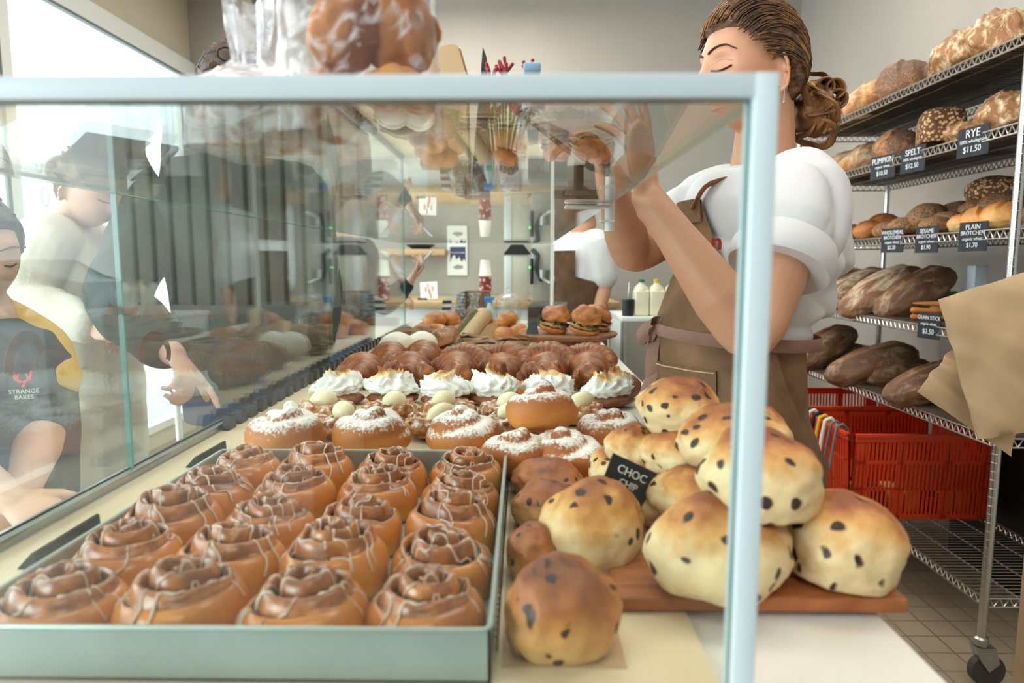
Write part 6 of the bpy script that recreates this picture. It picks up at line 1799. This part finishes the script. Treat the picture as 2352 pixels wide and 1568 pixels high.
# rear work counter and wall shelf
YC0 = 4.35; p0 = P(880, 690, YC0); p1 = P(1290, 690, YC0)
zr = P(960, 693, YC0).z
t = thing('back_counter', 'pale wooden work counter along the back wall', 'counter', (-.5, 4.75, 0), world=True)
bm = newbm(); add_box(bm, (-1.15, YC0, zr-.04), (.62, 5.28, zr), bev=.004); obj('worktop', bm, M['wood'], t)
bm = newbm(); add_box(bm, (-1.12, YC0+.03, 0), (.6, 5.26, zr-.041)); obj('cabinet', bm, M['white_metal'], t, smooth=False)
a = P(915, 572, 5.12); b = P(1024, 586, 5.12)
t = thing('wall_shelf', 'short oak shelf on the back wall behind the phone', 'shelf', (a.x, 5.2, a.z), world=True)
bm = newbm(); add_box(bm, (a.x-.12, 5.06, b.z), (b.x, 5.298, a.z), bev=.003); obj('board', bm, M['wood'], t)
c = P(965, 566, 5.15); bm = newbm(); add_lathe(bm, [(.001, 0), (.06, 0), (.11, .03), (.112, .034), (.001, .03)], 32, (c.x, 5.17, a.z+.0005)); solo('bowl', bm, M['black'], 'dark bowl on the oak wall shelf', 'bowl')
# poster
def poster(lab, px0, py0, px1, py1, Y, kind):
    a = P(px0, py1, Y); b = P(px1, py0, Y)
    t = thing('poster', lab, 'poster', ((a.x+b.x)/2, Y, a.z), world=True)
    bm = newbm(); add_box(bm, (a.x, Y-.003, a.z), (b.x, 5.2998, b.z)); obj('sheet', bm, M['paper_white'], t, smooth=False)
    w_, h_ = b.x-a.x, b.z-a.z
    if kind == 'blue':
        blue = simple('poster_blue', (62, 70, 112), .7)
        bm = newbm(); pts = [(a.x+w_*.14, Y-.004, a.z+h_*.38), (a.x+w_*.14, Y-.004, b.z-h_*.14), (b.x-w_*.08, Y-.004, b.z-h_*.14), (b.x-w_*.08, Y-.004, a.z+h_*.42)]
        pts += [(a.x+w_*(.9-.075*k), Y-.004, a.z+h_*(.42+.07*math.sin(k*1.9)+.02*k)) for k in range(1, 10)]
        add_prism(bm, pts, (0, .0008, 0)); obj('print', bm, blue, t, smooth=False)
        me = text_mesh('MOUNTAIN', w_*.13, M['paper_white'], frame_M((a.x+w_*.53, Y-.0045, b.z-h_*.32), (1, 0, 0), (0, 0, 1)), depth=.0002); obj('lettering', me, None, t)
        bm = newbm(); add_prism(bm, [(a.x+w_*.25, Y-.004, a.z+h_*.25), (a.x+w_*.5, Y-.004, a.z+h_*.33), (b.x-w_*.2, Y-.004, a.z+h_*.28), (b.x-w_*.25, Y-.004, a.z+h_*.2), (a.x+w_*.4, Y-.004, a.z+h_*.18)], (0, .0008, 0)); obj('print', bm, simple('poster_grey', (160, 156, 150), .7), t, smooth=False)
    return t
poster('white poster with a blue printed panel on the back wall', 1028, 556, 1073, 632, 5.29, 'blue')
# greeting card on the counter
p = P(985, 672, 4.6); zt = zr
t = thing('picture_card', 'white printed card standing on the back counter', 'card', (p.x, 4.6, zt), world=True)
Mx = frame_M((p.x, 4.6, zt+.062), (1, 0, .06), (-.05, .25, 1)); bm = newbm(); add_box(bm, (-.058, -.060, -.001), (.058, .060, .001), Mx); obj('card', bm, M['paper_white'], t, smooth=False)
pk = simple('pink_print', (206, 150, 128), .7)
for i, (dx, dy, w_) in enumerate(((-.02, .01, .012), (.004, -.005, .014), (.026, .014, .011), (-.004, .035, .01), (.012, -.035, .012))):
    bm = newbm(); add_box(bm, (dx-w_/2, dy-.02, .0012), (dx+w_/2, dy+.016, .0018), Mx); obj('print', bm, pk, t, smooth=False)
bm = newbm(); add_box(bm, (p.x-.075, 4.58, zt+.0005), (p.x-.01, 4.64, zt+.012), bev=.002); obj('stand', bm, M['black'], t)
# stacks of cups: red printed below, white upturned above
mRedCup = NT('red_printed_cup'); co = mRedCup.co(); v = mRedCup.vor(co, 26); mRedCup = mRedCup.fin(mRedCup.mix(mRedCup.rng(v, .30, .38), (232, 214, 206), (156, 52, 54)), .6)
mCup = simple('white_paper_cup', (240, 234, 220), .6)
def cup_stack(px, Y, z0, n_red, n_wh, lab, s=1):
    x = P(px, 650, Y).x
    t = thing('cup_stack', lab, 'cup stack', (x, Y, z0), 'stacks of paper cups', world=True)
    z = z0
    for i in range(n_red):
        bm = newbm(); add_lathe(bm, [(.031*s, .001), (.040*s, .095*s), (.043*s, .098*s), (.043*s, .104*s), (.038*s, .104*s), (.03*s, .01)], 28, (x, Y, z)); obj('paper_cup', bm, mRedCup, t); z += .052*s
    z += .058*s
    for i in range(n_wh):
        bm = newbm(); add_lathe(bm, [(.043*s, .001), (.043*s, .007), (.040*s, .010), (.031*s, .105*s), (.001, .105*s)], 28, (x, Y, z)); obj('paper_cup', bm, mCup, t); z += .06*s
# brown box under the stacks
YQ = 3.72
x0 = P(1068, 700, YQ).x; x1 = P(1125, 700, YQ).x; zb_ = P(1100, 668, YQ).z
cabY = YC0
solobox('brown_box', (x0, 3.70, ZF-.0035), (x1, 3.80, zb_+.0), simple('brown_card', (122, 84, 64), .7), 'brown cardboard box behind the clear bags under the cup stack', 'box')
t = cup_stack(1115, 4.50, zr, 2, 1, 'stack of cups by the grinder, red printed below and white above', 1.0)
# espresso grinder: cream tower with dark hopper
YG = 4.40; a = P(1160, 745, YG); b = P(1213, 584, YG)
t = thing('coffee_grinder', 'tall cream coffee grinder with a black hopper on the back counter', 'grinder', ((a.x+b.x)/2, YG+.08, zr), world=True)
bm = newbm(); add_box(bm, (a.x, YG, zr+.0005), (b.x, YG+.2, b.z), bev=.006); obj('body', bm, simple('cream_enamel', (214, 206, 188), .4), t)
bm = newbm(); add_box(bm, (a.x-.006, YG-.006, zr+.02), (a.x+.042, YG-.0005, b.z-.01), bev=.002); obj('front_strip', bm, M['white_metal'], t)
bm = newbm(); hx0, hx1 = a.x-.01, b.x+.02
add_prism(bm, [(hx0, YG-.01, b.z+.001), (hx1, YG-.01, b.z+.001), (hx1-.05, YG-.01, b.z+.062), (hx0+.05, YG-.01, b.z+.062)], (0, .2, 0)); obj('hopper', bm, M['black'], t, smooth=False)
# black espresso machine head with a green light
a = P(1221, 660, 4.30); b = P(1262, 575, 4.30)
t = thing('espresso_machine', 'black espresso group head with portafilter and green light', 'coffee machine', ((a.x+b.x)/2, 4.36, zr), world=True)
bm = newbm(); add_box(bm, (a.x, 4.36, zr+.0005), (b.x+.02, 4.5, b.z+.04), bev=.01); obj('housing', bm, simple('machine_steel', (186, 182, 172), .35), t)
bm = newbm(); add_tube(bm, [(a.x+.01, 4.34, b.z), (a.x+.04, 4.33, b.z-.03), (a.x+.03, 4.33, a.z+.12), (a.x+.06, 4.33, a.z+.05)], .016, 12); add_tube(bm, [(a.x, 4.33, b.z-.06), (a.x, 4.33, a.z+.03)], .012, 10); obj('group_head', bm, M['black'], t)
bm = newbm(); add_lathe(bm, [(.001, 0), (.03, 0), (.034, .05), (.001, .05)], 20, (a.x+.08, 4.31, a.z+.06)); add_tube(bm, [(a.x+.06, 4.31, a.z+.06), (b.x, 4.22, a.z+.03)], .01, 10); obj('portafilter', bm, M['steel'], t)
nl = NT('green_led'); nl.fin((60, 220, 60), .4, Emission__Color=(.1, .9, .1, 1), Emission__Strength=3)
p = P(1217, 614, 4.30); bm = newbm(); add_sphere(bm, (p.x, 4.325, p.z), .008, 12, 8); obj('indicator_light', bm, nl.m, t)
# things on the counter end just behind the case
ZK = ZF-.004
YJ = 3.50
# glass cookie jar
p = P(1168, 735, YJ)
t = thing('biscuit_jar', 'round glass jar with a knobbed lid, half full of dark biscuits', 'jar', (p.x, YJ, ZK), world=True)
bm = newbm(); r = .064; add_lathe(bm, [(.001, .0005), (r*.9, .0005), (r, .01), (r, .125), (r*.86, .14), (r*.84, .141)], 36, (p.x, YJ, ZK)); obj('body', bm, M['cello'], t)
bm = newbm(); add_lathe(bm, [(r*.9, .1415), (r*.92, .145), (r*.6, .162), (.012, .168), (.010, .174), (.019, .184), (.015, .196), (.001, .199)], 32, (p.x, YJ, ZK)); obj('lid', bm, M['cello'], t)
mChoc = simple('dark_biscuit', (92, 56, 36), .7, (66, 38, 24), 30, .3, 80)
rnd = random.Random(8); ckm = blobm(mChoc, (.021, .020, .013), 3, .15)
for i in range(14):
    a_ = i*2.4; rr = .036*math.sqrt((i % 7+.5)/7); o = obj('dark_biscuit', ckm); o.location = (p.x+rr*math.cos(a_), YJ+rr*math.sin(a_), ZK+.016+.027*(i//7)+.004*(i % 3)); o.rotation_euler = (i, i*.5, i*2)
    setprops(o, 'dark brown biscuit inside the lidded glass jar', 'biscuit', 'biscuits in the glass jar')
# spray bottle with blue trigger
p = P(1125, 730, 3.46)
t = thing('spray_bottle', 'clear spray bottle with a bright blue trigger left of the glass jar', 'bottle', (p.x, 3.46, ZK), world=True)
bm = newbm(); add_lathe(bm, [(.001, .0005), (.026, .0005), (.028, .006), (.028, .07), (.014, .105), (.012, .12), (.001, .12)], 28, (p.x, 3.46, ZK)); obj('body', bm, simple('pale_clear_plastic', (196, 214, 218), .2), t)
bm = newbm(); add_box(bm, (p.x-.014, 3.448, ZK+.121), (p.x+.014, 3.472, ZK+.132), bev=.003); add_box(bm, (p.x-.028, 3.450, ZK+.133), (p.x+.024, 3.470, ZK+.150), bev=.004); add_prism(bm, [(p.x-.026, 3.456, ZK+.133), (p.x-.014, 3.456, ZK+.133), (p.x-.020, 3.456, ZK+.105)], (0, .008, 0))
obj('trigger_head', bm, simple('bright_blue_plastic', (40, 140, 224), .4), t)
bm = newbm(); add_box(bm, (p.x-.014, 3.4305, ZK+.035), (p.x+.014, 3.433, ZK+.06)); obj('label_patch', bm, simple('green_label', (90, 180, 140), .6), t, smooth=False)
# cellophane bags of dark biscuits
for i, (px, Y, lab) in enumerate(((1052, 3.52, 'clear gathered bag of brown biscuits left of the spray bottle'), (1090, 3.56, 'clear gathered bag of biscuits behind the spray bottle'))):
    x = P(px, 720, Y).x
    t = thing('biscuit_pouch', lab, 'bag', (x, Y, ZK), 'clear bags behind the case', world=True)
    bm = newbm(); add_lathe(bm, [(.001, .0005), (.04, .0005), (.048, .02), (.046, .07), (.02, .11), (.016, .12), (.03, .155), (.034, .165)], 30, (x, Y, ZK), fn=lambda th, z: 1+.09*math.sin(th*7+z*60)+.05*math.sin(th*13)); obj('bag_film', bm, M['cello'], t)
    bm = newbm(); vs = add_ico(bm, (x, Y, ZK+.040), (.038, .036, .036), 4); wob(vs, .010, 45, i, (x, Y, ZK+.04)); obj('contents', bm, mChoc, t)
# striped packets
for i, (px, Y, h_, lab, st) in enumerate(((1024, 3.62, .14, 'black and white striped packet with a slanted top, left of the bags', True), (1056, 3.68, .17, 'tall grey patterned packet behind the clear bags', False))):
    x = P(px, 700, Y).x; n = NT('packet_stripe_%d' % i); w__ = n.add('ShaderNodeTexWave', _bands_direction='Z', Vector=n.raw(), Scale=9.0 if st else 16.0, Distortion=.5 if st else 5.0).outputs['Fac']
    mm = n.fin(n.mix(n.rng(w__, .45, .55), (34, 44, 50) if st else (66, 72, 80), (228, 232, 232) if st else (150, 156, 160)), .5)
    bm = newbm(); add_prism(bm, [(x-.026, Y-.02, ZK+.0005), (x+.026, Y-.02, ZK+.0005), (x+.032, Y-.01, ZK+h_), (x-.014, Y-.01, ZK+h_*.92)], (0, .03, 0)); solo('coffee_packet', bm, mm, lab, 'packet', smooth=False)
# low brown box
a = P(972, 742, 3.50); b = P(1040, 718, 3.50); solobox('wooden_box', (a.x, 3.47, ZK+.0005), (b.x, 3.58, ZK+.038), M['dark_wood'], 'low brown wooden box at the far end of the counter', 'box')
# dark card reader box right of the jar
a = P(1212, 740, 3.46); b = P(1300, 690, 3.46)
t = thing('dark_case', 'black box with an open lid right of the glass jar', 'box', ((a.x+b.x)/2, 3.46, ZK), world=True)
bm = newbm(); add_box(bm, (a.x, 3.45, ZK+.0005), (b.x, 3.58, ZK+.10), bev=.006); obj('box_body', bm, M['black'], t)
bm = newbm(); add_prism(bm, [(a.x, 3.585, ZK+.085), (b.x, 3.585, ZK+.085), (b.x+.02, 3.60, ZK+.115), (a.x+.02, 3.60, ZK+.115)], (0, .006, 0)); obj('lid', bm, simple('grey_lid', (112, 112, 112), .4), t, smooth=False)
# beige tin behind
p = P(1240, 672, 4.32); bm = newbm(); add_lathe(bm, [(.001, .0005), (.05, .0005), (.05, .09), (.001, .09)], 28, (p.x-.0, 4.20, zr)); 
# milk trolley and bottles
YT = 3.05; a = P(1428, 728, YT); b = P(1535, 728, YT); zt = a.z
t = thing('steel_trolley', 'small steel trolley with milk bottles behind the worker', 'trolley', ((a.x+b.x)/2, YT+.2, 0), world=True)
bm = newbm(); add_box(bm, (a.x, YT, zt-.02), (b.x+.2, YT+.42, zt), bev=.003); obj('top', bm, M['white_metal'], t)
for x in (a.x+.012, b.x+.188):
    for y in (YT+.012, YT+.405): bm = newbm(); add_box(bm, (x-.012, y-.012, 0), (x+.012, y+.012, zt-.0205), bev=.002); obj('leg', bm, M['steel'], t)
bm = newbm(); add_box(bm, (a.x-.0, YT+.0, .02), (a.x+.006, YT+.42, zt-.021)); obj('side_panel', bm, M['white_metal'], t, smooth=False)
for z_ in (.28, .58): bm = newbm(); add_box(bm, (a.x+.02, YT+.02, z_), (b.x+.17, YT+.4, z_+.012)); obj('shelf', bm, simple('dark_shelf_%d' % int(z_*100), (70, 74, 76), .5), t, smooth=False)
mMilk = simple('milk_bottle', (240, 232, 206), .3, (236, 226, 196), 6)
for i, (px, c, lab) in enumerate(((1472, (40, 130, 70), 'milk bottle with a green cap on the trolley'), (1507, (232, 196, 30), 'milk bottle with a yellow cap on the trolley'), (1543, (60, 140, 80), 'milk bottle behind the apron edge on the trolley'))):
    x = P(px, 700, 3.14).x
    t = thing('milk_bottle', lab, 'bottle', (x, 3.14, zt), 'milk bottles on the trolley', world=True)
    bm = newbm(); h_ = .118; add_box(bm, (x-.034, 3.105, zt+.0005), (x+.034, 3.175, zt+h_), bev=.010, seg=3)
    obj('body', bm, mMilk, t)
    bm = newbm(); add_lathe(bm, [(.034, h_-.004), (.03, h_+.012), (.013, h_+.028), (.012, h_+.034)], 24, (x, 3.14, zt)); obj('neck', bm, mMilk, t)
    bm = newbm(); add_lathe(bm, [(.014, h_+.0345), (.0145, h_+.036), (.014, h_+.048), (.001, h_+.049)], 20, (x, 3.14, zt)); obj('cap', bm, simple('cap_%d' % i, c, .4), t)
p = P(1442, 725, 3.12); t = thing('dark_jug', 'dark jug with a spoon at the left of the milk bottles', 'jug', (p.x, 3.12, zt), world=True)
bm = newbm(); add_lathe(bm, [(.001, .0005), (.026, .0005), (.028, .075), (.024, .078), (.001, .07)], 24, (p.x, 3.12, zt)); obj('body', bm, M['black'], t)
bm = newbm(); add_tube(bm, [(p.x, 3.12, zt+.06), (p.x+.004, 3.12, zt+.15)], .004, 8); obj('spoon', bm, M['steel'], t)

# ================================================================== customers' side: stool and street
def stool(lab, px, py, Y):
    p = P(px, py, Y)
    t = thing('bar_stool', lab, 'stool', (p.x, Y, 0), world=True)
    bm = newbm(); add_box(bm, (p.x-.17, Y-.15, p.z-.02), (p.x+.17, Y+.15, p.z), bev=.008); obj('seat', bm, M['wood'], t)
    for sx in (-1, 1):
        for sy in (-1, 1):
            bm = newbm(); add_tube(bm, [(p.x+sx*.14, Y+sy*.12, p.z-.02), (p.x+sx*.17, Y+sy*.15, .0)], .011, 10, dome=False); obj('leg', bm, M['white_metal'], t)
    for z_ in (.22,):
        bm = newbm(); q = .165
        for a, b in (((-q, -.145), (q, -.145)), ((-q, .145), (q, .145)), ((-q, -.145), (-q, .145)), ((q, -.145), (q, .145))): add_tube(bm, [(p.x+a[0], Y+a[1], z_), (p.x+b[0], Y+b[1], z_)], .008, 8)
        obj('foot_rail', bm, M['white_metal'], t)
stool('white framed bar stool with a wooden seat between the customers and the window', 352, 808, 2.55)
# window numerals, read from the street side
num = simple('window_number_paint', (110, 120, 118), .6)
t = thing('window_lettering', 'grey painted opening hour numbers on the shop window', 'lettering', (XL+.0, 4.0, 1.3), world=True)
for (px, py, tx, sz) in ((245, 485, '0', .16), (300, 480, '0', .16), (262, 540, '8', .17), (104, 455, '0', .16), (90, 380, '0', .13), (128, 380, '0', .13)):
    p = PX(px, py, XL-.012)
    me = text_mesh(tx, sz, num, frame_M(p, (0, 1, 0), (0, 0, 1)), depth=.0006, off=-.004); obj('numeral', me, None, t)
# street: far building, a red and white awning, parked car
solobox('street_building', (-16, 6, -.06), (-11, 30, 9), simple('pale_render', (240, 242, 244), .9), 'bright pale building across the street', 'building', bev=.02)
bm = newbm(); add_box(bm, (-11.0, 6, 1.55), (-10.7, 14.2, 2.15), bev=.01); solo('red_awning', bm, simple('faded_red', (232, 120, 126), .8), 'faded red fascia across the street behind the cream jumper', 'awning')
def car(lab, x, y, rz, c):
    t = thing('parked_car', lab, 'car', (x, y, -.06)); t.rotation_euler = (0, 0, rz)
    prof = [(-2.1, .3), (-2.12, .62), (-1.95, .78), (-1.3, .88), (-.75, 1.36), (.55, 1.40), (1.25, .98), (2.0, .88), (2.12, .6), (2.1, .3)]
    bm = newbm(); add_prism(bm, [(a, -.82, b) for a, b in prof], (0, 1.64, 0)); bmesh.ops.bevel(bm, geom=bm.edges[:], offset=.05, segments=2, affect='EDGES'); obj('car_body', bm, simple('car_paint_'+c[0], c[1], .25, Coat__Weight=.6), t)
    for s in (-1, 1):
        bm = newbm(); add_prism(bm, [(-1.15, s*.825, .90), (-.70, s*.825, 1.29), (.50, s*.825, 1.32), (1.08, s*.825, .96)], (0, s*.006, 0)); obj('side_window', bm, M['black'], t, smooth=False)
    for wx in (-1.3, 1.3):
        for s in (-1, 1): bm = newbm(); add_tube(bm, [(wx, s*.70, .31), (wx, s*.86, .31)], .31, 28, dome=False); obj('wheel', bm, M['rubber'], t)
car('pale parked car in the street beyond the window', -7.8, 9.0, RD(88), ('white', (214, 220, 226)))
car('silver car parked in front of the shop, mirrored faintly in the front glass', -11.6, -15.2, RD(8), ('silver', (150, 160, 170)))
